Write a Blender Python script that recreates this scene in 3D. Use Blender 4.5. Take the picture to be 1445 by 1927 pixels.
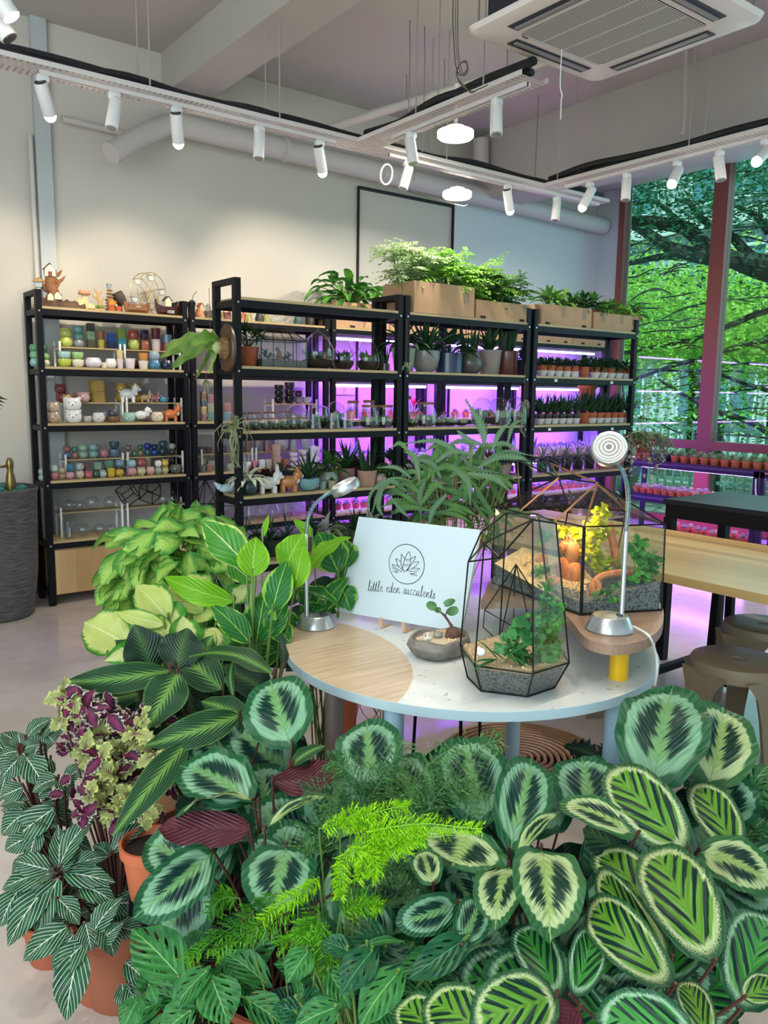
import bpy, math, random
from mathutils import Vector, Matrix, Quaternion
scene = bpy.context.scene
COL = scene.collection
for o in list(bpy.data.objects): bpy.data.objects.remove(o)
rnd = random.Random(7)
PI = math.pi
# ---------------------------------------------------------------- camera
FPX = 1508.5
PITCH, ROLL, YAW = math.radians(8.483), math.radians(-0.7685), math.radians(37.239)
CAM = Vector((0, 0, 1.45))
_f = Vector((math.sin(YAW)*math.cos(PITCH), math.cos(YAW)*math.cos(PITCH), -math.sin(PITCH)))
_r = Vector((math.cos(YAW), -math.sin(YAW), 0))
_d = _f.cross(_r)
_c, _s = math.cos(ROLL), math.sin(ROLL)
RX = _c*_r + _s*_d
DX = -_s*_r + _c*_d
cam = bpy.data.cameras.new('camera'); camo = bpy.data.objects.new('camera', cam); COL.objects.link(camo)
m = Matrix((( RX.x, -DX.x, -_f.x, CAM.x), (RX.y, -DX.y, -_f.y, CAM.y), (RX.z, -DX.z, -_f.z, CAM.z), (0,0,0,1)))
camo.matrix_world = m
cam.sensor_fit = 'VERTICAL'; cam.sensor_height = 36.0; cam.lens = FPX/1927*36.0
cam.clip_start = 0.05; cam.clip_end = 200
scene.camera = camo
# ---------------------------------------------------------------- light and exposure
scene.view_settings.view_transform = 'Standard'
scene.view_settings.look = 'None'
scene.view_settings.gamma = 1.0
scene.view_settings.exposure = 0.30
scene.view_settings.use_curve_mapping = False
w = bpy.data.worlds.new('world'); scene.world = w; w.use_nodes = True
bg = w.node_tree.nodes['Background']; bg.inputs[0].default_value = (0.62, 0.86, 1.0, 1); bg.inputs[1].default_value = 0.72
scene.cycles.max_bounces = 7; scene.cycles.diffuse_bounces = 3; scene.cycles.glossy_bounces = 3
scene.cycles.transparent_max_bounces = 32; scene.cycles.transmission_bounces = 4
scene.cycles.caustics_reflective = False; scene.cycles.caustics_refractive = False
scene.cycles.sample_clamp_indirect = 6.0
sun = bpy.data.lights.new('daylight_sun', 'SUN'); sun.energy = 8.5; sun.angle = 0.02; sun.color = (1.0, 0.96, 0.86)
suno = bpy.data.objects.new('daylight_sun', sun); COL.objects.link(suno)
suno.rotation_euler = Vector((-0.75, -0.10, 1.35)).normalized().to_track_quat('Z', 'Y').to_euler()
def lamp(name, kind, loc, energy, color=(1,1,1), aim=None, **k):
    l = bpy.data.lights.new(name, kind); l.energy = energy; l.color = color
    for a, v in k.items(): setattr(l, a, v)
    o = bpy.data.objects.new(name, l); COL.objects.link(o); o.location = loc
    if aim is not None: o.rotation_euler = (Vector(loc)-Vector(aim)).to_track_quat('Z', 'Y').to_euler()
    return o
# assumed daylight: area lights added behind and left of the camera, no shopfront modelled
lamp('assumed_rear_daylight', 'AREA', (-.6, -3.4, 1.9), 26, (.74, .90, 1.0), (1.0, 3.0, 1.0), shape='RECTANGLE', size=5.0, size_y=3.0)
lamp('assumed_side_daylight', 'AREA', (-3.15, -.2, 2.2), 190, (.80, .93, 1.0), (.3, 3.2, 0), shape='RECTANGLE', size=4.6, size_y=3.0)
lamp('window_daylight', 'AREA', (7.33, 2.2, 2.3), 60, (.60, .92, 1.0), (2.0, 3.4, 1.6), shape='RECTANGLE', size=5.5, size_y=2.5)  # area light added just inside the right windows, for their daylight
# ---------------------------------------------------------------- pixel -> place in the room
def at(x, y, X=None, Y=None, Z=None, D=None):
    d = RX*((x-722.5)/FPX) + DX*((y-963.5)/FPX) + _f
    if X is not None: t = (X-CAM.x)/d.x
    elif Y is not None: t = (Y-CAM.y)/d.y
    elif Z is not None: t = (Z-CAM.z)/d.z
    else: t = D
    return CAM + d*t
def pl(x, y, p0, n):
    d = RX*((x-722.5)/FPX) + DX*((y-963.5)/FPX) + _f
    return CAM + d*((Vector(p0)-CAM).dot(n)/d.dot(n))
def V(*a): return Vector(a)
# ---------------------------------------------------------------- materials
def srgb(h):
    if isinstance(h, str):
        h = h.lstrip('#'); c = [int(h[i:i+2], 16)/255 for i in (0, 2, 4)]
    else: c = list(h)
    return tuple((v/12.92 if v <= .04045 else ((v+.055)/1.055)**2.4) for v in c) + (1,)
class E_:
    """tiny node-expression helper"""
    def __init__(s, nt, sock): s.nt = nt; s.s = sock
    def _m(s, op, *a, clamp=False):
        n = s.nt.nodes.new('ShaderNodeMath'); n.operation = op; n.use_clamp = clamp
        for i, v in enumerate(a):
            if isinstance(v, E_): s.nt.links.new(v.s, n.inputs[i])
            else: n.inputs[i].default_value = v
        return E_(s.nt, n.outputs[0])
    def __add__(s, o): return s._m('ADD', s, o)
    def __radd__(s, o): return s._m('ADD', s, o)
    def __sub__(s, o): return s._m('SUBTRACT', s, o)
    def __rsub__(s, o): return s._m('SUBTRACT', o, s)
    def __mul__(s, o): return s._m('MULTIPLY', s, o)
    def __rmul__(s, o): return s._m('MULTIPLY', s, o)
    def __truediv__(s, o): return s._m('DIVIDE', s, o)
    def abs(s): return s._m('ABSOLUTE', s)
    def sin(s): return s._m('SINE', s)
    def frac(s): return s._m('FRACT', s)
    def sqrt(s): return s._m('SQRT', s)
    def mx(s, o): return s._m('MAXIMUM', s, o)
    def mn(s, o): return s._m('MINIMUM', s, o)
    def step(s, a, b):            # 0 below a, 1 above b (linear)
        n = s.nt.nodes.new('ShaderNodeMapRange'); s.nt.links.new(s.s, n.inputs[0])
        n.inputs[1].default_value = a; n.inputs[2].default_value = b
        return E_(s.nt, n.outputs[0])
def newmat(name):
    m = bpy.data.materials.new(name); m.use_nodes = True; nt = m.node_tree
    return m, nt, nt.nodes['Principled BSDF'], nt.nodes['Material Output']
def mixc(nt, f, a, b):
    n = nt.nodes.new('ShaderNodeMix'); n.data_type = 'RGBA'
    if isinstance(f, E_): nt.links.new(f.s, n.inputs[0])
    else: n.inputs[0].default_value = f
    for i, v in ((6, a), (7, b)):
        if isinstance(v, (tuple, list)): n.inputs[i].default_value = v
        elif isinstance(v, str): n.inputs[i].default_value = srgb(v)
        else: nt.links.new(v.s if isinstance(v, E_) else v, n.inputs[i])
    return n.outputs[2]
def noise(nt, vec=None, scale=5, detail=2, rough=.5, out=0):
    n = nt.nodes.new('ShaderNodeTexNoise'); n.inputs['Scale'].default_value = scale
    n.inputs['Detail'].default_value = detail; n.inputs['Roughness'].default_value = rough
    if vec is not None: nt.links.new(vec, n.inputs['Vector'])
    return E_(nt, n.outputs[out])
def objco(nt, scale=(1,1,1), src='Object'):
    t = nt.nodes.new('ShaderNodeTexCoord'); mp = nt.nodes.new('ShaderNodeMapping')
    mp.inputs['Scale'].default_value = scale
    nt.links.new(t.outputs[src], mp.inputs[0]); return mp.outputs[0]
def bump(nt, bsdf, h, strength=.3, dist=.01):
    b = nt.nodes.new('ShaderNodeBump'); b.inputs['Strength'].default_value = strength; b.inputs['Distance'].default_value = dist
    nt.links.new(h.s, b.inputs['Height']); nt.links.new(b.outputs[0], bsdf.inputs['Normal'])
_mc = {}
def mat(col, rough=.5, metal=0, name=None, var=.0, bmp=0, vscale=8, coat=0, spec=.5):
    key = (col, rough, metal, var, bmp, vscale, coat, spec)
    if key in _mc: return _mc[key]
    m, nt, b, o = newmat(name or 'mat_%s' % str(col).strip('#'))
    c = srgb(col); b.inputs['Base Color'].default_value = c
    b.inputs['Roughness'].default_value = rough; b.inputs['Metallic'].default_value = metal
    b.inputs['Coat Weight'].default_value = coat; b.inputs['Specular IOR Level'].default_value = spec
    co = objco(nt)
    n = noise(nt, co, vscale, 3)
    if var:
        d = tuple(x*(1-var) for x in c[:3])+(1,); l = tuple(min(1, x*(1+var)) for x in c[:3])+(1,)
        nt.links.new(mixc(nt, n.step(.3, .7), d, l), b.inputs['Base Color'])
    else:
        nt.links.new((n*.08+(rough-.04)).s, b.inputs['Roughness'])
    if bmp: bump(nt, b, n, bmp, .01)
    _mc[key] = m; return m
def emit(col, strength, name='emitter'):
    m, nt, b, o = newmat(name)
    b.inputs['Base Color'].default_value = srgb(col)
    b.inputs['Emission Color'].default_value = srgb(col); b.inputs['Emission Strength'].default_value = strength
    return m
def glassmat(name, tint='#ffffff', spec=1.0, rough=.02, ior=1.45, base=0.0):
    m, nt, b, o = newmat(name); nt.nodes.remove(b)
    t = nt.nodes.new('ShaderNodeBsdfTransparent'); t.inputs[0].default_value = srgb(tint)
    g = nt.nodes.new('ShaderNodeBsdfGlossy'); g.inputs['Roughness'].default_value = rough; g.inputs[0].default_value = (spec, spec, spec, 1)
    f = nt.nodes.new('ShaderNodeLayerWeight'); f.inputs['Blend'].default_value = .5
    fa = E_(nt, f.outputs['Facing']); ff = fa*fa*.5+(.05+base)
    mx = nt.nodes.new('ShaderNodeMixShader')
    nt.links.new(ff.mn(1.0).s, mx.inputs[0]); nt.links.new(t.outputs[0], mx.inputs[1]); nt.links.new(g.outputs[0], mx.inputs[2])
    nt.links.new(mx.outputs[0], o.inputs[0]); return m
def woodmat(name, c1, c2, axis=0, scale=6, rough=.4, planks=None):
    m, nt, b, o = newmat(name)
    sc = [scale*5]*3; sc[axis] = scale*.25
    n = noise(nt, objco(nt, tuple(sc)), 1.0, 4, .6)
    sc2 = [3]*3; sc2[axis] = .6
    n2 = noise(nt, objco(nt, tuple(sc2)), 1.5, 1)
    f = (n*.6+n2*.5)
    if planks:
        sp = nt.nodes.new('ShaderNodeSeparateXYZ'); t = nt.nodes.new('ShaderNodeTexCoord'); nt.links.new(t.outputs['Object'], sp.inputs[0])
        e = E_(nt, sp.outputs[planks[0]])*planks[1]
        fl = e._m('FLOOR', e)
        wn = nt.nodes.new('ShaderNodeTexWhiteNoise'); wn.noise_dimensions = '1D'; nt.links.new(fl.s, wn.inputs['W'])
        f = f*.55 + E_(nt, wn.outputs[0])*.45
    nt.links.new(mixc(nt, f.step(.3, .75), c1, c2), b.inputs['Base Color'])
    b.inputs['Roughness'].default_value = rough; bump(nt, b, n, .05, .005)
    return m
# ---------------------------------------------------------------- mesh builder
class MB:
    def __init__(s): s.v = []; s.f = []; s.uv = []; s.mi = []; s.m = 0
    def add(s, vs, fs, uvs=None):
        o = len(s.v); s.v.extend([tuple(p) for p in vs])
        for f in fs:
            s.f.append(tuple(o+i for i in f)); s.mi.append(s.m)
            s.uv.append([uvs[i] for i in f] if uvs else None)
        return s
    def box(s, a, b, M=None):
        x0, y0, z0 = a; x1, y1, z1 = b
        vs = [V(x, y, z) for x in (x0, x1) for y in (y0, y1) for z in (z0, z1)]
        if M: vs = [M @ p for p in vs]
        return s.add(vs, [(0,1,3,2),(4,6,7,5),(0,4,5,1),(2,3,7,6),(0,2,6,4),(1,5,7,3)])
    def cbox(s, c, sz, M=None):
        c = V(*c); h = V(*sz)/2
        return s.box(c-h, c+h, M)
    def bevbox(s, a, b, r, M=None):
        x0,y0,z0 = a; x1,y1,z1 = b; vs = []
        for z, i in ((z0, r), (z0+r, 0), (z1-r, 0), (z1, r)):
            for (cx, cy, q) in ((x1-r, y1-r, 0), (x0+r, y1-r, 1), (x0+r, y0+r, 2), (x1-r, y0+r, 3)):
                for k in range(3):
                    t = (q+k/2)*PI/2; rr = r-i*.7
                    vs.append(V(cx+math.cos(t)*rr, cy+math.sin(t)*rr, z))
        n = 12; fs = [tuple(reversed(range(n))), tuple(range(3*n, 4*n))]
        for k in range(3):
            for i in range(n): fs.append((k*n+i, k*n+(i+1) % n, (k+1)*n+(i+1) % n, (k+1)*n+i))
        if M: vs = [M @ p for p in vs]
        return s.add(vs, fs)
    def tube(s, pts, r, n=8, cap=True):
        pts = [Vector(p) for p in pts]; rs = r if isinstance(r, (list, tuple)) else [r]*len(pts)
        vs = []; fs = []; ref = None
        for i, p in enumerate(pts):
            t = (pts[min(i+1, len(pts)-1)]-pts[max(i-1, 0)])
            t = t.normalized() if t.length > 1e-9 else V(0,0,1)
            if ref is None: ref = t.orthogonal().normalized()
            ref = (ref - t*ref.dot(t)); ref = ref.normalized() if ref.length > 1e-6 else t.orthogonal().normalized()
            bn = t.cross(ref)
            for k in range(n):
                a = 2*PI*k/n; vs.append(p+(ref*math.cos(a)+bn*math.sin(a))*rs[i])
        for i in range(len(pts)-1):
            for k in range(n): fs.append((i*n+k, i*n+(k+1) % n, (i+1)*n+(k+1) % n, (i+1)*n+k))
        if cap: fs += [tuple(reversed(range(n))), tuple(range((len(pts)-1)*n, len(pts)*n))]
        return s.add(vs, fs)
    def lathe(s, prof, n=16, c=(0,0,0), M=None, sq=0, tw=0):
        """prof list of (r,z). sq>0 squares the section"""
        vs = []; fs = []; c = V(*c)
        for r, z in prof:
            for k in range(n):
                a = 2*PI*k/n+tw; ca, sa = math.cos(a), math.sin(a)
                g = 1.0
                if sq: g = 1/((abs(ca)**sq+abs(sa)**sq)**(1/sq))
                p = V(r*g*ca, r*g*sa, z)+c
                vs.append(M @ p if M else p)
        for i in range(len(prof)-1):
            for k in range(n): fs.append((i*n+k, i*n+(k+1) % n, (i+1)*n+(k+1) % n, (i+1)*n+k))
        if prof[0][0] > 1e-5: fs.append(tuple(reversed(range(n))))
        if prof[-1][0] > 1e-5: fs.append(tuple(range((len(prof)-1)*n, len(prof)*n)))
        return s.add(vs, fs)
    def ball(s, c, r, n=10, sc=(1,1,1), M=None):
        h = max(4, n//2); prof = []
        vs = []; fs = []; c = V(*c)
        for i in range(h+1):
            t = -PI/2+PI*i/h
            for k in range(n):
                a = 2*PI*k/n
                p = V(math.cos(t)*math.cos(a)*sc[0], math.cos(t)*math.sin(a)*sc[1], math.sin(t)*sc[2])*r
                vs.append((M @ p if M else p)+c)
        for i in range(h):
            for k in range(n): fs.append((i*n+k, i*n+(k+1) % n, (i+1)*n+(k+1) % n, (i+1)*n+k))
        return s.add(vs, fs)
    def poly(s, pts, thick=None, n=None):
        pts = [Vector(p) for p in pts]
        if not thick: return s.add(pts, [tuple(range(len(pts)))])
        off = n.normalized()*thick; m = len(pts)
        return s.add(pts+[p+off for p in pts], [tuple(reversed(range(m))), tuple(range(m, 2*m))]+[(i, (i+1) % m, m+(i+1) % m, m+i) for i in range(m)])
    def build(s, name, mats, parent=None, smooth=True, loc=None, rot=None):
        me = bpy.data.meshes.new(name); me.from_pydata(s.v, [], s.f)
        if any(u is not None for u in s.uv):
            ul = me.uv_layers.new(name='UVMap'); k = 0; dat = []
            for f, u in zip(s.f, s.uv):
                for j in range(len(f)): dat.extend(u[j] if u else (0, .5))
            ul.data.foreach_set('uv', dat)
        for m_ in (mats if isinstance(mats, (list, tuple)) else [mats]): me.materials.append(m_)
        if isinstance(mats, (list, tuple)): me.polygons.foreach_set('material_index', s.mi)
        if smooth: me.polygons.foreach_set('use_smooth', [True]*len(me.polygons))
        if smooth:
            try: me.set_sharp_from_angle(angle=math.radians(42))
            except Exception: pass
        me.update()
        o = bpy.data.objects.new(name, me); COL.objects.link(o)
        if parent: o.parent = parent
        if loc is not None: o.location = loc
        if rot is not None: o.rotation_euler = rot
        return o
def tag(o, label, cat, group=None, kind=None):
    o['label'] = label; o['category'] = cat
    if group: o['group'] = group
    if kind: o['kind'] = kind
    return o
def thing(name, label, cat, loc=(0,0,0), rz=0, group=None, s=1):
    o = bpy.data.objects.new(name, None); COL.objects.link(o); o.location = loc; o.rotation_euler = (0,0,rz); o.scale = (s,s,s)
    o.empty_display_size = .02
    return tag(o, label, cat, group)
def struct(o): o['kind'] = 'structure'; return o
def dup(root, loc, rz=0, label=None, group=None, s=None):
    r = root.copy(); COL.objects.link(r); r.location = loc; r.rotation_euler = (0, 0, rz)
    if s: r.scale = (s, s, s) if not isinstance(s, tuple) else s
    if label: r['label'] = label
    if group: r['group'] = group
    for ch in list(root.children):
        c = ch.copy(); COL.objects.link(c); c.parent = r
        for g in list(ch.children):
            d = g.copy(); COL.objects.link(d); d.parent = c
    return r
class First:
    """first placement builds, later ones copy"""
    def __init__(s, make): s.make = make; s.o = None
    def __call__(s, loc, rz, label, group=None, sc=1):
        if s.o is None:
            s.o = s.make(); o = s.o; o.location = loc; o.rotation_euler = (0,0,rz); o.scale = (sc,sc,sc) if not isinstance(sc, tuple) else sc
            o['label'] = label
            if group: o['group'] = group
            return o
        r = dup(s.o, loc, rz, label, None, sc)
        if group: r['group'] = group
        elif 'group' in r: del r['group']
        return r
def ordn(i): return ['first','second','third','fourth','fifth','sixth','seventh','eighth','ninth','tenth','eleventh','twelfth','thirteenth','fourteenth','fifteenth','sixteenth','seventeenth','eighteenth','nineteenth','twentieth'][i] if i < 20 else '%dth' % (i+1)
def crom(pts, k=6):
    """smooth curve through points"""
    P = [Vector(p) for p in pts]; P = [P[0]*2-P[1]]+P+[P[-1]*2-P[-2]]; out = []
    for i in range(1, len(P)-2):
        for j in range(k):
            t = j/k; a, b, c, d = P[i-1:i+3]
            out.append(.5*((2*b)+(c-a)*t+(2*a-5*b+4*c-d)*t*t+(3*b-a-3*c+d)*t**3))
    return out+[P[-2]]
M_BLACK = mat('#101015', .5, .2, 'black_powder_coat', spec=.25)
M_WHITE = mat('#e4e2dd', .45, 0, 'white_paint')
M_SHELF = woodmat('oak_shelf_board', '#a08a62', '#bfa878', 0, 5, .5)
M_TERRA = mat('#b5603c', .75, 0, 'terracotta_plastic', var=.1)
M_SOIL = mat('#2a1c14', .95, 0, 'potting_soil', var=.3, bmp=.6, vscale=60)
M_STEM = mat('#5d7a35', .5, 0, 'green_stem')
M_DSTEM = mat('#4a2a22', .5, 0, 'dark_red_stem')
GLASS = glassmat('clear_glass', '#f4f7f6', 1.0, .01)
# ================================================================= SETTING
WY, CZ, WX = 5.92, 3.84, 7.36
def wallmat(name, c, var=.04):
    m, nt, b, o = newmat(name); n = noise(nt, objco(nt), 1.3, 3)
    c0 = srgb(c); d = tuple(x*(1-var) for x in c0[:3])+(1,)
    nt.links.new(mixc(nt, n.step(.35, .65), d, c0), b.inputs['Base Color']); b.inputs['Roughness'].default_value = .75
    bump(nt, b, noise(nt, objco(nt), 120, 2), .05, .004); return m
M_WALL = wallmat('painted_plaster', '#c9c3b8')
M_CEIL = wallmat('painted_concrete', '#b9b4ac')
def floormat():
    m, nt, b, o = newmat('polished_cement'); n = noise(nt, objco(nt), 1.1, 5, .6); n2 = noise(nt, objco(nt), 14, 3)
    nt.links.new(mixc(nt, (n*.75+n2*.25).step(.35, .65), '#c9b8ac', '#ddd0c5'), b.inputs['Base Color'])
    nt.links.new((n2*.14+.13).s, b.inputs['Roughness']); bump(nt, b, noise(nt, objco(nt), 5, 2), .04, .01)
    b.inputs['Coat Weight'].default_value = .35; b.inputs['Coat Roughness'].default_value = .1
    return m
struct(MB().box((-3.2, -3.5, -.1), (WX+.2, WY+.2, 0)).build('floor', floormat(), smooth=False))
struct(MB().box((-3.2, -3.5, CZ), (WX+.2, WY+.2, CZ+.15)).build('ceiling', M_CEIL, smooth=False))
struct(MB().box((-3.2, WY, 0), (WX+.2, WY+.2, CZ)).build('wall_back', M_WALL, smooth=False))
struct(MB().box((-3.4, 2.3, 0), (-3.2, WY+.2, CZ)).build('wall_left', M_WALL, smooth=False))
# window wall on the right: sill, header beam, pier, far column
GY0, GY1 = -3.5, 5.60
struct(MB().box((WX, GY0, 0), (WX+.2, WY+.2, .14)).box((WX, GY1, 0), (WX+.2, WY+.2, CZ)).box((WX, GY0, 3.74), (WX+.2, GY1, CZ)).build('wall_right', mat('#c6ccd2', .7), smooth=False))
# ceiling beams
struct(MB().box((2.43, -3.5, 3.56), (2.74, WY, CZ)).build('trim_1', M_CEIL, smooth=False))
struct(MB().box((5.52, -3.5, 3.26), (5.92, WY, CZ)).build('trim_2', M_CEIL, smooth=False))
struct(MB().box((5.92, -3.5, 3.62), (WX, WY, CZ)).build('trim_3', M_CEIL, smooth=False))
# right part of the back wall: cool daylight put into this slab's colour
struct(MB().box((5.26, WY-.03, .0), (WX, WY, 3.25)).build('trim_4', mat('#ccd2d6', .6), smooth=False))
# pilaster strip and skirting
struct(MB().box((1.53, WY-.045, 0), (1.63, WY, CZ)).build('trim_6', mat('#b4babb', .6), smooth=False))
struct(MB().box((-3.2, WY-.015, 0), (WX, WY, .09)).build('baseboard_back', mat('#8e8880', .5), smooth=False))
# black outline of an access panel
pz = 3.20
g = MB(); g.box((4.16, WY-.034, pz-.022), (5.26, WY-.004, pz)).box((4.16, WY-.034, 0), (4.167, WY-.004, pz-.022)).box((5.252, WY-.034, 0), (5.2595, WY-.004, pz-.022))
struct(g.build('trim_7', mat('#15151a', .6), smooth=False))
# windows: red brown aluminium frames, panes
M_FRAME = mat('#8a4f45', .45, .2, 'red_brown_window_frame')
M_PANE = glassmat('tinted_window_glass', '#d2efec', .5, .01, 1.5, .0)
ymul = 4.44
def window(n, y0, y1, zs):
    fw = .075
    mb = MB(); x0, x1 = WX-.02, WX+.09
    mb.box((x0, y0, .14), (x1, y0+fw, 3.74)).box((x0, y1-fw, .14), (x1, y1, 3.74))
    for z in zs: mb.box((x0, y0+fw, z), (x1, y1-fw, z+.085))
    o = struct(mb.build('window_%d' % n, M_FRAME, smooth=False))
    zz = [z for z in zs]
    for a, b in zip(zz, zz[1:]):
        MB().box((WX+.03, y0+fw, a+.085), (WX+.04, y1-fw, b)).build('pane', M_PANE, o, smooth=False)
window(1, ymul, GY1, (.14, .93, 3.655))
window(2, ymul-2.0, ymul, (.14, .93, 3.655))
window(3, ymul-4.0, ymul-2.0, (.14, .93, 3.655))
window(4, ymul-6.0, ymul-4.0, (.14, .93, 3.655))
# pipes along the back wall
def pipe(name, pts, r, label, m=M_WHITE, cat='pipe', n=14, rings=()):
    t = thing(name, label, cat, pts[0])
    off = Vector(pts[0])
    MB().tube([Vector(p)-off for p in pts], r, n).build('pipe_run', m, t)
    for p, d in rings:
        p = Vector(p)-off; d = Vector(d).normalized()
        MB().tube([p-d*.02, p+d*.02], r*1.13, n).build('pipe_collar', m, t)
    return t
M_PIPE = mat('#c4beb8', .5, 0, 'grey_white_pipe')
pipe('drain_pipe', [(2.42,5.76,3.33),(4,5.76,3.31),(5.9,5.76,3.28),(7.3,5.76,3.25)], .085, 'thick pale drain pipe running along the top of back wall', M_PIPE, rings=[((3.35,5.76,3.32),(1,0,0)),((4.3,5.76,3.305),(1,0,0))])
pipe('branch_pipe', [(2.55,5.76,3.33),(2.38,5.73,3.30),(2.15,5.66,3.16),(2.0,5.62,3.05),(1.93,5.60,3.0)], .072, 'angled branch pipe with open end behind the second spotlight', M_PIPE)
pipe('conduit_pipe', [(1.70,5.86,3.235),(2.2,5.86,3.22)], .022, 'thin white horizontal conduit beside the angled branch pipe', M_PIPE)
pipe('wall_conduit', [(1.50,5.885,3.1),(1.50,5.885,2.2),(1.50,5.885,0.1)], .016, 'thin vertical white conduit beside the pilaster on back wall', M_PIPE, rings=[((1.50,5.885,2.74),(0,0,1))])
p0 = at(883,170,Z=3.05); 
pipe('water_pipe', [(3.45,5.55,3.40),(3.72,3.95,3.40),(3.86,3.1,3.40)], .03, 'white water pipe under the ceiling behind the middle cable tray', M_PIPE)
pipe('down_pipe', [at(905,262,Y=5.70), at(905,335,Y=5.70)], .075, 'short vertical pale pipe at the back behind round lamps', M_PIPE)
q0 = at(1030,235,Z=3.4)
# suspended air conditioner cassette
def aircon():
    t = thing('ceiling_air_conditioner', 'white square ceiling air conditioner cassette with ribbed grille hanging at top right', 'air conditioner', (3.195, 2.53, 3.10))
    W = .48
    mw = mat('#ddd5cd', .4, 0, 'cassette_plastic')
    # bevelled panel with an inner recess: rings
    def ring(mb, prof, n4=4):
        vs = []; fs = []; cc = 7
        rows = []
        for (hw, z, r) in prof:
            row = []
            for q, (sx, sy) in enumerate(((1,1),(-1,1),(-1,-1),(1,-1))):
                for k in range(cc):
                    a = (q+k/(cc-1))*PI/2
                    row.append(V(sx*(hw-r)+math.cos(a)*r, sy*(hw-r)+math.sin(a)*r, z))
            rows.append(row)
        n = len(rows[0])
        for row in rows: vs += row
        for i in range(len(rows)-1):
            for k in range(n): fs.append((i*n+k, (i*n+(k+1) % n), (i+1)*n+(k+1) % n, (i+1)*n+k))
        mb.add(vs, fs); return n, len(vs)
    mb = MB(); ring(mb, [(.40, .06, .03), (W-.03, .055, .05), (W, .035, .06), (W-.01, .012, .06), (.44, .0, .05), (.30, .0, .03), (.30, .012, .03), (.29, .012, .03), (.29, .0, .03)])
    mb.build('panel', mw, t)
    body = MB().box((-.40, -.40, .06), (.40, .40, .34)).build('housing', mat('#23262e', .6), t, smooth=False)
    gm, nt, b, o = newmat('ribbed_grille')
    sp = nt.nodes.new('ShaderNodeSeparateXYZ'); nt.links.new(objco(nt), sp.inputs[0])
    x = E_(nt, sp.outputs[0]); y = E_(nt, sp.outputs[1])
    rib = (y*(1/.012)).frac().step(.35, .5); cross = ((x*(1/.145)+.5).frac()-.5).abs().step(.03, .05)
    nt.links.new(mixc(nt, rib*cross+0.0, '#c9c6bd', '#77776f'), b.inputs['Base Color']); b.inputs['Roughness'].default_value = .6
    MB().box((-.29, -.29, .003), (.29, .29, .03)).build('grille', gm, t, smooth=False)
    for q in range(4):
        M = Matrix.Rotation(q*PI/2, 4, 'Z')
        v = MB(); v.box((-.27, .335, -.004), (.27, .40, .004), M)
        s_ = v.build('vent_slot', mat('#2c2f36', .5), t, smooth=False)
        MB().box((-.255, .35, -.010), (.255, .372, -.004), M).build('louver', mat('#8c8a86', .4), s_, smooth=False)
    for sx in (-1, 1):
        for sy in (-1, 1): MB().tube([(sx*.43, sy*.43, .05), (sx*.43, sy*.43, CZ-3.10)], .005, 6).build('hanging_rod', mat('#8a8a88', .4, .6), t)
    t.location.z = 3.10
    # small maker's plate
    MB().box((-.272, .297, -.003), (-.235, .303, 0)).build('badge', mat('#55504a', .5), t, smooth=False)
aircon()
# cable trays with cables, hangers, tracks, lamps
def traymat():
    m, nt, b, o = newmat('perforated_tray')
    tc = nt.nodes.new('ShaderNodeTexCoord'); sp = nt.nodes.new('ShaderNodeSeparateXYZ'); nt.links.new(tc.outputs['UV'], sp.inputs[0])
    u = E_(nt, sp.outputs[0]); v = E_(nt, sp.outputs[1])
    fu = (u*(1/.030)).frac()-.5; fv = (v*(1/.019)+(u*(1/.030))._m('FLOOR', u*(1/.030))*.5).frac()-.5
    hole = 1-((fu*fu*(.03/.019)**2+fv*fv).sqrt()).step(.24, .30)
    b.inputs['Base Color'].default_value = srgb('#ccc4c0'); b.inputs['Roughness'].default_value = .45
    tr = nt.nodes.new('ShaderNodeBsdfTransparent'); mx = nt.nodes.new('ShaderNodeMixShader')
    nt.links.new(hole.s, mx.inputs[0]); nt.links.new(b.outputs[0], mx.inputs[1]); nt.links.new(tr.outputs[0], mx.inputs[2]); nt.links.new(mx.outputs[0], o.inputs[0])
    return m
M_TRAY = traymat(); M_CABLE = mat('#16161a', .6, 0, 'black_cable'); M_TRACK = mat('#d2ccc8', .4, 0, 'white_track')
TZ = 3.0; TW = .095
def tray(a, b, label, hang, cab=3, seed=1):
    a = V(*a); b = V(*b); L = (b-a).length; d = (b-a)/L; s = V(-d.y, d.x, 0)
    t = thing('cable_tray', label, 'cable tray', a)
    def P(l, w, z): return d*l+s*w+V(0,0,z)
    mb = MB(); mb.add([P(0,-TW,0), P(L,-TW,0), P(L,TW,0), P(0,TW,0)], [(0,1,2,3)], [(0,0),(L,0),(L,2*TW),(0,2*TW)])
    base = mb.build('tray_floor', M_TRAY, t, smooth=False)
    mb = MB()
    for w_ in (-TW, TW):
        mb.add([P(0,w_,0), P(L,w_,0), P(L,w_*1.02,.024), P(0,w_*1.02,.024), P(L,w_*.93,.027), P(0,w_*.93,.027)], [(0,1,2,3), (3,2,4,5)])
    mb.build('tray_side', mat('#cdc6c1', .45), t, smooth=False)
    r = random.Random(seed)
    for c in range(cab):
        pts = []; n = max(4, int(L/.35)); w0 = r.uniform(-.045, .045); h0 = r.uniform(.02, .05)
        for i in range(n+1):
            pts.append(P(L*i/n, w0+r.uniform(-.018, .018), h0+abs(r.gauss(0, .018))))
        MB().tube(crom(pts, 4), r.choice([.018, .022, .014]), 7).build('cable', M_CABLE, t)
    for h in hang:
        for w_ in (-TW+.012, TW-.012):
            MB().tube([P(h, w_, .0), P(h, w_, CZ-TZ)], .0045, 6).build('hanging_rod', mat('#b9b2ac', .4, .5), t)
    return t
XA, XC, XD = -1.6, 3.15, 4.86; YA = 4.43
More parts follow.
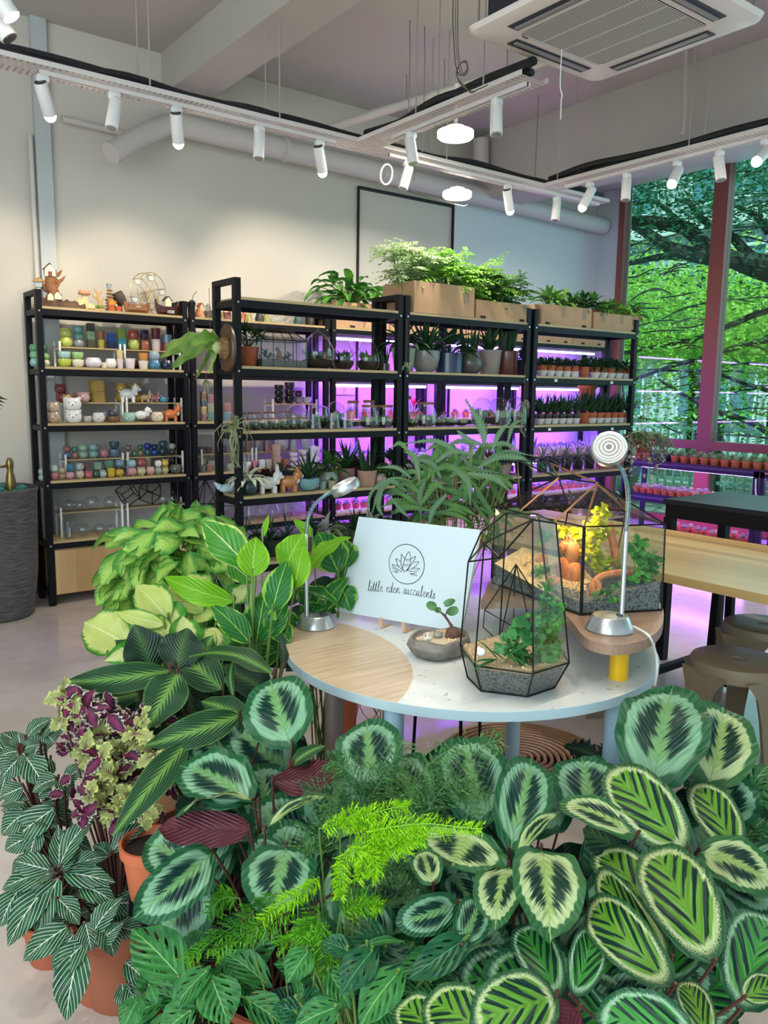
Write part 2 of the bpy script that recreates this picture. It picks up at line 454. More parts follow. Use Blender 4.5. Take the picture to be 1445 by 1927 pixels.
tray((XA, YA, TZ), (5.55, YA, TZ), 'long perforated cable tray parallel to back wall carrying black cables', (1.1, 3.32, 4.1, 5.4), 4, 3)
tray((XC, YA-TW, TZ), (XC, 2.95, TZ), 'middle cable tray reaching from back tray to the air conditioner', (.55, 1.1), 3, 4)
tray((XD, YA-TW, TZ), (XD, -1.5, TZ), 'right cable tray running alongside the tall window', (.12, 1.2, 2.6), 4, 5)
def track(a, b, label):
    a = V(*a); b = V(*b); d = (b-a).normalized(); s = V(-d.y, d.x, 0); L = (b-a).length
    t = thing('lighting_track', label, 'track', a)
    def P(l, w, z): return d*l+s*w+V(0,0,z)
    def bar(w0, w1, z0, z1, l0=0, l1=L): 
        mb = MB(); mb.add([P(l, w, z) for l in (l0, l1) for w in (w0, w1) for z in (z0, z1)], [(0,1,3,2),(4,6,7,5),(0,4,5,1),(2,3,7,6),(0,2,6,4),(1,5,7,3)]); return mb
    m1 = bar(-.018, -.006, -.022, -.001); m1.add(*[(bar(.006,.018,-.022,-.001)).v, (bar(.006,.018,-.022,-.001)).f])
    m1.build('rail', M_TRACK, t, smooth=False)
    bar(-.006, .006, -.018, -.002).build('slot', mat('#222228', .6), t, smooth=False)
track((at(70,140,Y=YA).x, YA-.02, TZ), (2.93, YA-.02, TZ), 'white lighting track under left part of back cable tray')
track((3.35, YA-.02, TZ), (5.5, YA-.02, TZ), 'white lighting track under right part of back cable tray')
track((XC, 4.1, TZ), (XC, 3.0, TZ), 'white lighting track under the middle cable tray')
track((XD, 4.2, TZ), (XD, 0.5, TZ), 'white lighting track under the window side cable tray')
M_SPOT = mat('#dcdad8', .35, 0, 'white_spotlight_body'); M_LENS_ON = emit('#fff2dc', 45, 'lit_lens'); M_LENS_OFF = mat('#3a3a40', .15)
def spot(px, py, ex, ey, Y=None, X=None, lit=True, label='', aim=None, power=60, body=.155):
    """mount at the track above pixel (px,py); (ex,ey) is the pixel of the lens end"""
    if Y is not None: top = at(px, py, Y=Y-.02)
    else: top = at(px, py, X=X)
    top.z = TZ-.022
    t = thing('track_spotlight', label, 'spotlight', top)
    MB().bevbox((-.03, -.018, -.035), (.03, .018, 0), .006).build('adapter', M_SPOT, t)
    MB().tube([(0,0,-.035), (0,0,-.075)], .009, 8).build('swivel_arm', M_SPOT, t)
    Dp = (top-CAM).dot(_f)
    # direction from the joint to the lens end
    e0 = at(ex, ey, D=Dp)
    j = V(0,0,-.078); d = (e0-top)-j
    if aim is not None:
        lat = d.normalized(); dd = (Vector(aim)-(top+j)).normalized()
        view = -(top-CAM).normalized()
        along = min(.30, dd.dot(-view))
        d = (lat - (-view)*lat.dot(-view)).normalized()*math.sqrt(max(.1, 1-along**2)) + (-view)*along
    d = d.normalized()
    c0 = j-d*.045; c1 = c0+d*body; r = .033
    n = 18
    pts = [c0, c0+d*.004, c1-d*.004, c1]
    MB().tube(pts, [r*.93, r, r, r*.96], n).build('lamp_body', M_SPOT, t)
    MB().tube([c0-d*.003, c0+d*.001], [r*.86, r*.86], n).build('rear_cap', mat('#1c1c20', .5), t)
    if lit: MB().ball(tuple(c1+d*.004), r*.90, 16, (1,1,1)).build('lens', M_LENS_ON, t)
    else: MB().tube([c1-d*.002, c1+d*.003], [r*.80, r*.74], n).build('lens', mat('#8a8a88', .25), t)
    if lit and power:
        L = lamp('spot_beam', 'SPOT', top+c1+d*.05, power, (1.0, .86, .66), aim or top+c1+d*2, spot_size=math.radians(62), spot_blend=.75, shadow_soft_size=.03)
        L.parent = t; L.matrix_parent_inverse = Matrix.Translation(-top)
    return t
spot(80,150,90,204, Y=YA, label='lit white track spotlight nearest the left edge', aim=(1.2,5.9,1.9), power=46)
spot(215,180,208,250, Y=YA, lit=False, label='unlit white cylinder spotlight second from left on back track')
spot(332,212,335,262, Y=YA, label='lit white spotlight third from left on back track', aim=(2.1,5.9,1.9), power=52)
spot(488,250,486,312, Y=YA, lit=False, label='unlit white cylinder spotlight fourth from left on back track')
spot(601,278,607,326, Y=YA, label='lit white spotlight left of tray junction', aim=(3.3,5.9,2.1), power=52)
spot(766,322,753,372, Y=YA, lit=False, label='unlit white spotlight on back track right of the tray junction')
spot(955,375,962,414, Y=YA, label='lit white spotlight just left of the tray corner', aim=(5.9,5.6,1.9), power=50)
spot(1047,392,1042,436, Y=YA, lit=False, label='unlit spotlight with pinkish body hanging at the tray corner')
spot(773,258,780,324, X=XC, lit=False, label='tilted white spotlight on middle tray near the junction')
spot(935,180,934,264, X=XC, lit=False, label='white upright spotlight on middle tray beside the air conditioner')
spot(1110,352,1096,390, X=XD, label='lit white spotlight first on window tray from the corner', aim=(5.0,3.2,.8), power=45)
spot(1180,322,1176,386, X=XD, lit=False, label='unlit spotlight second on window tray from the corner')
spot(1275,300,1262,350, X=XD, label='lit spotlight third on window tray in front of foliage', aim=(3.6,2.0,.75), power=45)
spot(1355,280,1357,340, X=XD, lit=False, label='unlit spotlight in front of the window mullion')
spot(1440,265,1422,306, X=XD, label='lit spotlight at right edge of the photo', aim=(3.2,1.3,.75), power=45)
# two more hang at the top left corner over the camera side
def free_spot(px, py, D, label, lit):
    p = at(px, py, D=D); t = thing('track_spotlight', label, 'spotlight', p)
    d = V(.5, -.2, -.8).normalized(); r = .033
    MB().tube([-d*.10, -d*.096, d*.05, d*.054], [r*.9, r, r, r*.96], 18).build('lamp_body', M_SPOT, t)
    MB().tube([d*.052, d*.058], r*.8, 18).build('lens', M_LENS_ON if lit else M_LENS_OFF, t)
    MB().tube([-d*.06, -d*.06+V(0,0,CZ-p.z-.02)], .006, 8).build('stem', M_SPOT, t)
free_spot(3, 4, 2.8, 'lit spotlight cut off by the top left corner', True)
free_spot(0, 45, 2.9, 'unlit spotlight cut off by the left edge of the photo', False)
def round_lamp(px, py, D, label, r=.112):
    p = at(px, py, D=D); t = thing('round_ceiling_lamp', label, 'lamp', p)
    MB().lathe([(r*.90, -.022), (r, -.012), (r, .02), (r*.9, .026)], 40).build('diffuser', emit('#fff6e6', 9, 'lamp_diffuser'), t)
    MB().lathe([(r*.55, .026), (r*.5, .05)], 24).build('base', M_WHITE, t)
    MB().tube([(0,0,.05), (0,0,TZ-p.z if TZ > p.z+.06 else .3)], .012, 8).build('stem', M_WHITE, t)
    L = lamp('round_lamp_light', 'AREA', p+V(0,0,-.03), 26, (1.0,.92,.8), p+V(0,0,-2), shape='DISK', size=.2)
    L.parent = t; L.matrix_parent_inverse = Matrix.Translation(-p)
# second track, added out of view, its spots put in to light the plants
track((-.9, 1.05, CZ-.6), (2.3, 1.05, CZ-.6), 'white lighting track above the plant display')
for i_, (x_, tx, ty, tz_) in enumerate(((-.6, .45, 1.75, .3), (0.0, .75, 1.15, .5), (.6, 1.0, .85, .5), (1.2, 1.35, 1.5, .8), (1.9, 1.3, .75, .4))):
    p_ = V(x_, 1.05, CZ-.6-.03); t_ = thing('track_spotlight', 'white spotlight over the plant display, %s from the left wall side' % ['first','second','third','fourth','fifth'][i_], 'spotlight', p_)
    d_ = (V(tx, ty, tz_)-p_).normalized(); MB().tube([(0,0,0), (0,0,-.06)], .009, 8).build('swivel_arm', M_SPOT, t_); MB().tube([V(0,0,-.06)-d_*.04, V(0,0,-.06)+d_*.11], .033, 16).build('lamp_body', M_SPOT, t_)
    MB().ball(tuple(V(0,0,-.06)+d_*.114), .029, 12).build('lens', M_LENS_ON, t_)
    L_ = lamp('spot_beam', 'SPOT', p_+V(0,0,-.06)+d_*.16, 32 if i_ < 3 else 23, (1.0, .95, .86), (tx, ty, tz_), spot_size=math.radians(66), spot_blend=.8, shadow_soft_size=.03); L_.parent = t_; L_.matrix_parent_inverse = Matrix.Translation(-p_)
round_lamp(857, 254, 5.0, 'large round glowing lamp under the middle cable tray', .113)
round_lamp(860, 367, 6.05, 'round glowing lamp under back cable tray', .108)
# loose wires
def wire(pts, r, label, m=M_CABLE, name='hanging_wire', cat='wire'):
    pts = [Vector(p) for p in pts]; return tag(MB().tube([p-pts[0] for p in crom(pts, 6)], r, 6).build(name, m, loc=pts[0]), label, cat)
for i, dx in enumerate((0, 5, 9)):
    wire([V(*at(853+dx,-10,D=3.8).xy, CZ-.01), at(853+dx,-10,D=3.8), at(852+dx,40,D=3.8), at(855+dx*.8,95,D=3.8), at(858+dx,125,D=3.8), at(866+dx*.8,142,D=3.8), at(878+dx*.3,132,D=3.8), at(877,118-dx*.4,D=3.8), at(866,120,D=3.8), at(860-dx*.2,140,D=3.8), at(868+dx*.5,160,D=3.8), at(886,172+dx*.3,D=3.8), at(900,168,D=3.8), at(918,160,D=3.8)], .0024, ['thin dark wire looping down from ceiling left of air conditioner','olive wire in the looped bundle left of air conditioner','grey wire in the looped bundle left of air conditioner'][i], mat(['#2a2a26','#6a6a3a','#55504a'][i], .6))
wire([at(380,192,Y=YA), at(400,187,Y=YA), at(430,200,Y=YA), at(468,222,Y=YA)], .004, 'thin dark red wire arching out of back tray', mat('#5a2020', .6))
wire([V(*at(1054,160,D=3.9).xy, 3.11), at(1054,160,D=3.9), at(1058,178,D=3.9), at(1056,190,D=3.9), at(1055,225,D=3.9)], .003, 'pale pull cord hanging under the air conditioner', M_WHITE)
wire([at(727+11*math.cos(a_*PI/6)+1.5*math.sin(a_*PI/6), 328-19*math.sin(a_*PI/6), Y=YA) for a_ in range(13)], .006, 'white flat cable loop hanging below tray junction', M_WHITE)
wire([at(750,355,D=6.2), at(860,385,D=6.2), at(880,385,D=6.2)], .004, 'thin wire along the back wall by access panel', mat('#6d6660', .6))
for i, (x, y0, y1) in enumerate(((771, 38, 205), (799, 50, 222), (836, 112, 200), (765, 140, 230), (783, 135, 235))):
    wire([at(x,y0,Z=CZ-.01), at(x,(y0+y1)/2,D=(at(x,y0,Z=CZ-.01)-CAM).dot(_f)), V(*(at(x,y0,Z=CZ-.01).xy), 3.05)], .004, 'thin suspension rod %s from left hanging from ceiling behind middle tray' % ordn(i), mat('#9a9590', .4, .5), 'suspension_rod', 'rod')
def hook():
    p = at(1288,112,Z=CZ-.03)
wire([V(*at(1290,112,D=5.6).xy, CZ-.005), at(1290,112,D=5.6), at(1288,200,D=5.55), at(1284,250,D=5.5)], .013, 'white vertical conduit dropping in front of the beam to window tray', M_PIPE, 'drop_conduit', 'pipe')
wire([V(*at(1010,258,D=6.5).xy, CZ-.005), at(1010,258,D=6.5), at(1008,300,D=6.5), at(1006,348,D=6.5)], .005, 'thin rod dropping to the tray corner', mat('#9a9590', .4, .5), 'suspension_rod', 'rod')
# ================================================================= OUTSIDE THE WINDOW
def leafm(name, c1, c2, trans=.35, rough=.45, back=None, spec=.4):
    """simple leaf: noise between two greens, light passes through"""
    m, nt, b, o = newmat(name)
    n = noise(nt, objco(nt), 7, 2)
    c = mixc(nt, n.step(.35, .65), c1, c2)
    finish_leaf(nt, b, o, c, trans, rough, back, spec); return m
def finish_leaf(nt, b, o, c, trans, rough, back=None, spec=.4):
    if back:
        g = nt.nodes.new('ShaderNodeNewGeometry'); c = mixc(nt, E_(nt, g.outputs['Backfacing']), c, back)
    nt.links.new(c, b.inputs['Base Color']); b.inputs['Roughness'].default_value = rough
    b.inputs['Specular IOR Level'].default_value = spec
    if trans:
        tl = nt.nodes.new('ShaderNodeBsdfTranslucent'); nt.links.new(c, tl.inputs[0]); mx = nt.nodes.new('ShaderNodeMixShader')
        mx.inputs[0].default_value = trans; nt.links.new(b.outputs[0], mx.inputs[1]); nt.links.new(tl.outputs[0], mx.inputs[2]); nt.links.new(mx.outputs[0], o.inputs[0])
def cards(mb, r, c, ext, n, size, flat=.5):
    for _ in range(n):
        p = V(*c)+V(r.gauss(0, ext[0]), r.gauss(0, ext[1]), r.gauss(0, ext[2]))
        a = V(r.gauss(0,1), r.gauss(0,1), r.gauss(0,flat)).normalized(); b = a.cross(V(r.gauss(0,.5), r.gauss(0,.5), 1)).normalized()
        s = size*r.uniform(.6, 1.3)
        mb.add([p-a*s, p+b*s*.42, p+a*s, p-b*s*.42], [(0,1,2,3)])
def outdoors():
    r = random.Random(11)
    DB = 13.0
    struct(MB().box((WX+.2, -14, -.6), (60, 40, -.5)).build('floor_outside', mat('#7d857f', .9, var=.1), smooth=False))
    M_BARK = mat('#33352c', .9, 0, 'dark_bark', var=.2, bmp=.4, vscale=6)
    t = thing('spreading_tree', 'large tree with long dark horizontal branches and tiered small leaves outside the window', 'tree', at(1560, 900, D=DB))
    off = Vector(t.location)
    br = [([(1640,1000),(1600,760),(1540,600),(1500,505),(1445,512),(1340,470),(1290,430),(1240,420),(1190,416),(1120,424)], [.42,.36,.30,.24,.17,.13,.12,.11,.09,.06], 0),
          ([(1540,560),(1460,505),(1400,492),(1340,485),(1300,478),(1260,466),(1220,440),(1170,410),(1130,380)], [.26,.17,.15,.13,.12,.10,.08,.06,.04], -.5),
          ([(1440,512),(1400,470),(1370,440),(1320,412),(1300,385),(1270,375)], [.12,.09,.07,.06,.04,.03], .3),
          ([(1300,480),(1250,482),(1200,492),(1140,505),(1100,512)], [.07,.055,.045,.035,.02], .2),
          ([(1500,470),(1445,430),(1420,405),(1380,385)], [.12,.07,.05,.03], .1),
          ([(1445,440),(1430,410),(1432,380)], [.05,.04,.02], .1),
          ([(1600,560),(1445,585),(1380,610),(1300,640),(1220,655),(1150,672)], [.10,.055,.05,.04,.03,.02], .4),
          ([(1600,620),(1445,640),(1380,655),(1330,672),(1260,690),(1180,720)], [.09,.05,.045,.04,.03,.02], -.3),
          ([(1330,470),(1300,440),(1260,400),(1230,380),(1190,385)], [.06,.05,.04,.03,.02], .2),
          ([(1500,880),(1445,815),(1400,790),(1350,775),(1290,745),(1240,715)], [.08,.05,.045,.04,.03,.02], -.8),
          ([(1500,760),(1445,735),(1400,722),(1340,700),(1290,698)], [.06,.04,.03,.03,.02], -.6)]
    mb = MB()
    for pts, rs, dd in br:
        P = crom([at(x, y, D=DB+dd)-off for x, y in pts], 4)
        R = []
        for i in range(len(rs)-1): R += [rs[i]+(rs[i+1]-rs[i])*j/4 for j in range(4)]
        R.append(rs[-1]); mb.tube(P, R, 8)
    # twigs
    for _ in range(150):
        x, y = r.uniform(1100, 1480), r.uniform(280, 830); D = DB+r.uniform(-1.2, 1.5)
        p = at(x, y, D=D)-off; q = p+V(r.uniform(-.3,.3), r.choice([-1,1])*r.uniform(.4,1.0), r.uniform(-.1,.2))
        mb.tube(crom([p, (p+q)/2+V(0,0,r.uniform(-.06,.1)), q], 3), [.012]*6+[.005], 5)
    mb.build('branch', M_BARK, t)
    dark = MB(); mid = MB(); br_ = MB()
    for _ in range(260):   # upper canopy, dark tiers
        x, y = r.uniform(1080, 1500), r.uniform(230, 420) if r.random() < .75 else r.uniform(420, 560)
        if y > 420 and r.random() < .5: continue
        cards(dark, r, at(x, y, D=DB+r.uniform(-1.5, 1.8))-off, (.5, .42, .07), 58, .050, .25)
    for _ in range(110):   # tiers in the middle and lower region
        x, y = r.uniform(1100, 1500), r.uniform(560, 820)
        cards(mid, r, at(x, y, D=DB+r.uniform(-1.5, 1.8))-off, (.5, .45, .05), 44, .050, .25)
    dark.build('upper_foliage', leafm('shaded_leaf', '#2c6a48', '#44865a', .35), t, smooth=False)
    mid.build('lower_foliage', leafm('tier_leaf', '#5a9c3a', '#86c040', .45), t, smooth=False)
    # bright trees behind
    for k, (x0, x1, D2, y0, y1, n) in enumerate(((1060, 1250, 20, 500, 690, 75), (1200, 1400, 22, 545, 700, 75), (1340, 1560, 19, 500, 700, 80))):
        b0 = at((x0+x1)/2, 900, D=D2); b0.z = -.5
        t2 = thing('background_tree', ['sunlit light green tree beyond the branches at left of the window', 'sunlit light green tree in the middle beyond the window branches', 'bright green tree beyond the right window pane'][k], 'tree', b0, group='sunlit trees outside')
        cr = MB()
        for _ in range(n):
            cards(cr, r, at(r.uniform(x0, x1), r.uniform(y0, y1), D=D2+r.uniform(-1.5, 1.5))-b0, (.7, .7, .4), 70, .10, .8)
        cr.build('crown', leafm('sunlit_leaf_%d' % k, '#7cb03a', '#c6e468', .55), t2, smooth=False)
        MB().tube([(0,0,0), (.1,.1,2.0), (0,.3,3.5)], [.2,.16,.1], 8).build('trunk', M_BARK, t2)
    # building across the street
    def building():
        x = 30
        t3 = thing('office_building', 'grey office building with ribbed cladding and teal windows across the street', 'building', (x, 18, -.5))
        cl, nt, b, o = newmat('ribbed_cladding'); sp = nt.nodes.new('ShaderNodeSeparateXYZ'); nt.links.new(objco(nt), sp.inputs[0])
        nt.links.new(mixc(nt, (E_(nt, sp.outputs[1])*2.2).frac().step(.35, .5), '#8d9aa0', '#b5c0c4'), b.inputs['Base Color'])
        MB().box((0, -24, 0), (6, 24, 16)).build('wall', cl, t3, smooth=False)
        gm = mat('#5c8d96', .1, .3)
        for zz in (1.0, 5.2, 9.4):
            for yy in range(-22, 22, 5):
                f = MB(); f.box((-.15, yy, zz), (-.02, yy+3.4, zz+.12)).box((-.15, yy, zz+2.4), (-.02, yy+3.4, zz+2.52))
                for q in (0, 1.1, 2.2, 3.3): f.box((-.15, yy+q, zz), (-.02, yy+q+.1, zz+2.5))
                fo = f.build('window_frame', mat('#c9d2d4', .5), t3, smooth=False)
                MB().box((-.06, yy, zz), (-.01, yy+3.4, zz+2.5)).build('glazing', gm, fo, smooth=False)
        for zz in (4.2, 8.4, 12.6): MB().box((-.5, -24, zz), (0, 24, zz+.5)).build('ledge', mat('#c4cac8', .7), t3, smooth=False)
    building()
    # boundary fence outside, low
    t4 = thing('metal_fence', 'pale green vertical bar fence outside below the tree', 'fence', (15.5, 6, -.5))
    fb = MB()
    for i in range(90): fb.box((-.02, -9+i*.2, 0), (.02, -8.96+i*.2, 1.35))
    fb.box((-.03, -9, 1.25), (.03, 9, 1.32)).box((-.03, -9, .15), (.03, 9, .22))
    fb.build('bar', mat('#8fb7a8', .5), t4, smooth=False)
    for i in range(7): MB().box((-.12, -9+i*3, 0), (.12, -8.72+i*3, 1.5)).build('post', mat('#3f5b4c', .8), t4, smooth=False)
    t5 = tag(MB().lathe([(.0,0),(.9,0),(1.0,.4),(.9,.8),(.5,1.05),(0,1.1)], 14).build('round_shrub', mat('#6d8a68', .9), loc=(14,11,-.5)), 'round clipped shrub beyond the fence', 'shrub')
    hb = MB()
    for i in range(70): cards(hb, r, (r.uniform(-.3,.3), r.uniform(-9, 9), r.uniform(.2, 1.7)), (.35,.5,.25), 50, .08, 1)
    tag(hb.build('hedge', leafm('hedge_leaf', '#3c7a3a', '#5f9c46', .3), loc=(17.5, 8, -.5), smooth=False), 'long green hedge behind the fence outside', 'hedge')
outdoors()
# ================================================================= RACKS
ZS = [.439, .843, 1.221, 1.588, 1.967]
YA_, YAb, YB_, YBb = 5.50, 5.80, 4.14, 4.43
def rack(x0, x1, yf, yb, label, group, zs=ZS, H=2.07, left_end=True):
    t = thing('shelving_rack', label, 'shelving rack', ((x0+x1)/2, (yf+yb)/2, 0), 0, group)
    ox, oy = (x0+x1)/2, (yf+yb)/2; w = (x1-x0)/2; d = (yb-yf)/2; p = .038
    for sx in (-1, 1):
        for sy in (-1, 1):
            cx, cy = sx*(w-p/2), sy*(d-p/2)
            MB().box((cx-p/2, cy-p/2, 0), (cx+p/2, cy+p/2, H)).build('post', M_BLACK, t, smooth=False)
        cx = sx*(w-p/2)
        MB().box((cx-p/2, -d+p, H-.03), (cx+p/2, d-p, H)).build('top_end_rail', M_BLACK, t, smooth=False); MB().box((cx-p/2, -d+p, .06), (cx+p/2, d-p, .09)).build('bottom_end_rail', M_BLACK, t, smooth=False)
    for z in zs:
        MB().box((-w+p, -d, z-.055), (w-p, -d+.022, z-.016)).box((-w+p, d-.022, z-.055), (w-p, d, z-.016)).box((-w+.004, -d+p, z-.05), (-w+.03, d-p, z-.016)).box((w-.03, -d+p, z-.05), (w-.004, d-p, z-.016)).build('shelf_rail', M_BLACK, t, smooth=False)
        MB().box((-w+p*.9, -d+.001, z-.0155), (w-p*.9, d-.001, z)).build('shelf_board', M_SHELF, t, smooth=False)
    bl = MB()
    for sx in (-1, 1):
        for z in zs: bl.tube([(sx*(w-p/2), -d-.004, z-.03), (sx*(w-p/2), -d+.001, z-.03)], .006, 8)
    bl.build('bolt', mat('#c9c9c9', .3, .9), t)
    return t
RA = [(1.385, 2.405), (2.425, 3.605), (3.635, 4.795), (4.825, 5.985), (6.015, 7.13)]
RB = [(2.09, 3.28), (3.30, 4.475), (4.515, 5.765)]
an = ['leftmost black rack on the back wall, full of pots over a wood cabinet', 'black back wall rack second from left, behind the end of front row', 'back wall rack third from left lit purple', 'purple lit back wall rack fourth from left', 'rightmost purple lit rack on the back wall']
for i, (a, b) in enumerate(RA): rack(a, b, YA_, YAb, an[i], 'back wall racks')
bn = ['left rack of the front row with the staghorn plaque on its end', 'middle rack of the front row carrying the tall bushy plants in boxes', 'right rack of the front row beside the window']
for i, (a, b) in enumerate(RB): rack(a, b, YB_, YBb, bn[i], 'front row racks')
# cabinet under the leftmost rack
M_OAKV = woodmat('oak_cabinet_front', '#a88655', '#d6b888', 2, 5, .45, (0, 9))
t = thing('base_cabinet', 'light oak cabinet at the bottom of leftmost rack', 'cabinet', (1.895, 5.65, 0))
MB().box((-.465, -.125, .07), (.465, .13, .42)).build('carcass', woodmat('oak_side', '#8f7148', '#b4946a', 2, 5, .5), t, smooth=False)
for x0, x1 in ((-.465, -.003), (.003, .465)): MB().box((x0, -.146, .075), (x1, -.127, .375)).build('door', M_OAKV, t, smooth=False)
MB().box((-.465, -.146, .379), (.465, -.127, .42)).build('top_rail', M_OAKV, t, smooth=False)
# grow lights
M_GROW = emit('#c08cff', 26, 'grow_tube')
def grow(x0, x1, y, z, row, pos, power=9):
    cx = (x0+x1)/2; L = (x1-x0)-.16
    t = thing('grow_light', 'purple white grow tube under %s of %s' % (pos, row), 'grow light', (cx, y, z-.075), group='purple grow lights')
    MB().box((-L/2, -.016, .0), (L/2, .016, .018)).build('fixture', mat('#e4e0ee', .4), t, smooth=False)
    MB().tube([(-L/2+.01, 0, -.008), (L/2-.01, 0, -.008)], .011, 10).build('tube', M_GROW, t)
    l = lamp('grow_light_glow', 'AREA', V(cx, y, z-.098), power, (.24, .02, 1.0), V(cx, y+.10, z-1), shape='RECTANGLE', size=L, size_y=.05)
    l.parent = t; l.matrix_parent_inverse = Matrix.Translation(-V(cx, y, z-.075))
sn = {1.967: 'the top shelf', 1.588: 'the second shelf', 1.221: 'the middle shelf', .843: 'the fourth shelf', .439: 'the bottom shelf'}
for i in (2, 3, 4):
    for z in (1.967, 1.588, 1.221, .843): grow(RA[i][0], RA[i][1], YA_+.10, z, ['', '', 'third back rack', 'fourth back rack', 'rightmost back rack'][i], sn[z], 13)
# ================================================================= WINDOW SIDE SHELF, TABLES, STOOLS
M_NAVY = mat('#1e1b33', .5, .3, 'dark_frame')
def winshelf():
    for k, (y0, y1, lab) in enumerate(((3.62, 5.05, 'low dark shelf stand under the window, far section'), (2.10, 3.60, 'low dark shelf stand under the window, near section'))):
        t = thing('window_shelf', lab, 'shelf', (7.08, (y0+y1)/2, 0)); d = (y1-y0)/2
        for sy in (-1, 1):
            for sx in (-1, 1): MB().box((sx*.17-.02, sy*(d-.02)-.02, 0), (sx*.17+.02, sy*(d-.02)+.02, .80)).build('post', M_NAVY, t, smooth=False)
        for z in (.80, .455, .10):
            MB().box((-.19, -d, z-.015), (.19, d, z)).build('shelf_board', M_SHELF if z > .7 and k else mat('#4a3f5c', .5), t, smooth=False)
            MB().box((-.19, -d, z-.05), (-.165, d, z-.0155)).box((.165, -d, z-.05), (.19, d, z-.0155)).build('shelf_rail', M_NAVY, t, smooth=False)
        for z in (.80, .455):
            g = thing('grow_light', 'purple grow tube below %s of the %s window shelf' % ('top' if z > .7 else 'lower board', 'far' if k == 0 else 'near'), 'grow light', (7.08, (y0+y1)/2, z-.06), group='purple grow lights')
            MB().tube([(0, -d+.1, 0), (0, d-.1, 0)], .01, 8).build('tube', M_GROW, g)
            l = lamp('grow_light_glow', 'AREA', V(7.08, (y0+y1)/2, z-.075), 7, (.62,.16,1), V(7.08, (y0+y1)/2, -1), shape='RECTANGLE', size=.05, size_y=2*d-.2)
            l.parent = g; l.matrix_parent_inverse = Matrix.Translation(-V(7.08, (y0+y1)/2, z-.06))
winshelf()
def legs(mb_pts, r, name, m, t):
    for a, b in mb_pts: MB().tube([a, b], r, 4).build(name, m, t, smooth=False)
# black high table
t = thing('high_table', 'black square topped high table in front of window shelf', 'table', (4.12, 1.55, 0))
MB().box((-.30, -.95, .875), (.31, .97, .90)).build('tabletop', mat('#171a26', .5, 0, 'black_laminate', spec=.3), t, smooth=False)
MB().box((-.29, -.94, .80), (-.26, .96, .874)).box((.27, -.94, .80), (.30, .96, .874)).box((-.26, .93, .80), (.27, .96, .874)).box((-.26, -.94, .80), (.27, -.91, .874)).build('apron', M_BLACK, t, smooth=False)
for x, y in ((-.27,.94), (.28,.94), (-.27,-.92), (.28,-.92), (-.27, .20)): MB().box((x-.025, y-.025, 0), (x+.025, y+.025, .80)).build('leg', M_BLACK, t, smooth=False)
# oak work table
M_TABLE = woodmat('oak_work_table', '#a98650', '#cfae74', 1, 4, .35, (0, 14))
t = thing('work_table', 'long light oak work table with black trestle legs', 'table', (3.22, 1.3, 0))
MB().box((-.47, -1.7, .725), (.47, 1.95, .76)).build('tabletop', M_TABLE, t, smooth=False)
for y in (1.35, .70, -.75):
    for x in (-.36, .36):
        for q in (-1, 1):
            MB().tube([(x+q*.05, y, .722), (x+q*.12, y+.02*q, .02)], .024, 4).build('leg', M_BLACK, t, smooth=False)
    MB().box((-.44, y-.02, .68), (.44, y+.02, .724)).box((-.36, y-.015, .22), (.36, y+.015, .25)).build('trestle_bar', M_BLACK, t, smooth=False)
MB().tube([(-.36, 1.35, .66), (-.36, 1.0, .45), (-.36, .74, .30)], .018, 4).build('brace', M_BLACK, t)
# stools
M_STOOL = mat('#8d7f68', .45, 0, 'taupe_plastic')
def stool():
    t = thing('plastic_stool', '', 'stool')
    MB().lathe([(.0, .435), (.03, .432), (.032, .436), (.155, .442), (.17, .437), (.176, .425), (.175, .385), (.168, .378)], 32).build('seat', M_STOOL, t)
    for k in range(4):
        a = PI/4+k*PI/2; M = Matrix.Rotation(a, 4, 'Z')
        mb = MB(); vs = []; fs = []
        prof = [(.158, .40, .115), (.172, .34, .075), (.180, .25, .055), (.195, .12, .045), (.208, 0, .040)]
        for (x, z, h) in prof:
            for dx, dy in ((.012, -h), (.012, h), (-.012, h*.8), (-.012, -h*.8)): vs.append(M @ V(x+dx, dy, z))
        for i in range(4):
            for k2 in range(4): fs.append((i*4+k2, i*4+(k2+1) % 4, (i+1)*4+(k2+1) % 4, (i+1)*4+k2))
        fs += [(3,2,1,0), (16,17,18,19)]
        mb.add(vs, fs).build('leg', M_STOOL, t)
    return t
F_STOOL = First(stool)
sp_ = at(1388, 1238, Z=.44)
F_STOOL((sp_.x, sp_.y, 0), .5, 'taupe plastic stool with curved legs nearest at the right edge')
F_STOOL((2.98, 2.35, 0), .2, 'taupe plastic stool under the work table left of the trestle', 'stools under the work table')
F_STOOL((3.5, 1.75, 0), .8, 'taupe stool seen between the black legs at far right', 'stools under the work table')
# woven basket bin
bl = at(-20, 1160, Z=0)
t = thing('fabric_bin', 'tall dark grey woven bin cropped at the left edge', 'bin', (1.06, 5.46, 0))
bm_, nt, b, o = newmat('woven_grey'); n = noise(nt, objco(nt, (4, 4, 60)), 3, 4); nt.links.new(mixc(nt, n.step(.35,.65), '#3a3836', '#625e5b'), b.inputs['Base Color']); b.inputs['Roughness'].default_value = .9; bump(nt, b, n, .5, .01)
MB().lathe([(.17, 0), (.21, .015), (.245, .3), (.262, .80), (.27, .815), (.262, .83), (.25, .80), (.235, .75)], 36).build('body', bm_, t)
MB().lathe([(.0, .74), (.24, .76)], 24).build('liner', mat('#2c2a2a', .9), t)
r = random.Random(3)
mb = MB()
for i in range(120): 
    a = r.uniform(0, 2*PI); rr = r.uniform(0, .2); mb.ball((rr*math.cos(a), rr*math.sin(a), .80+r.uniform(-.02,.03)), .035, 6, (1, 1.3, .5))
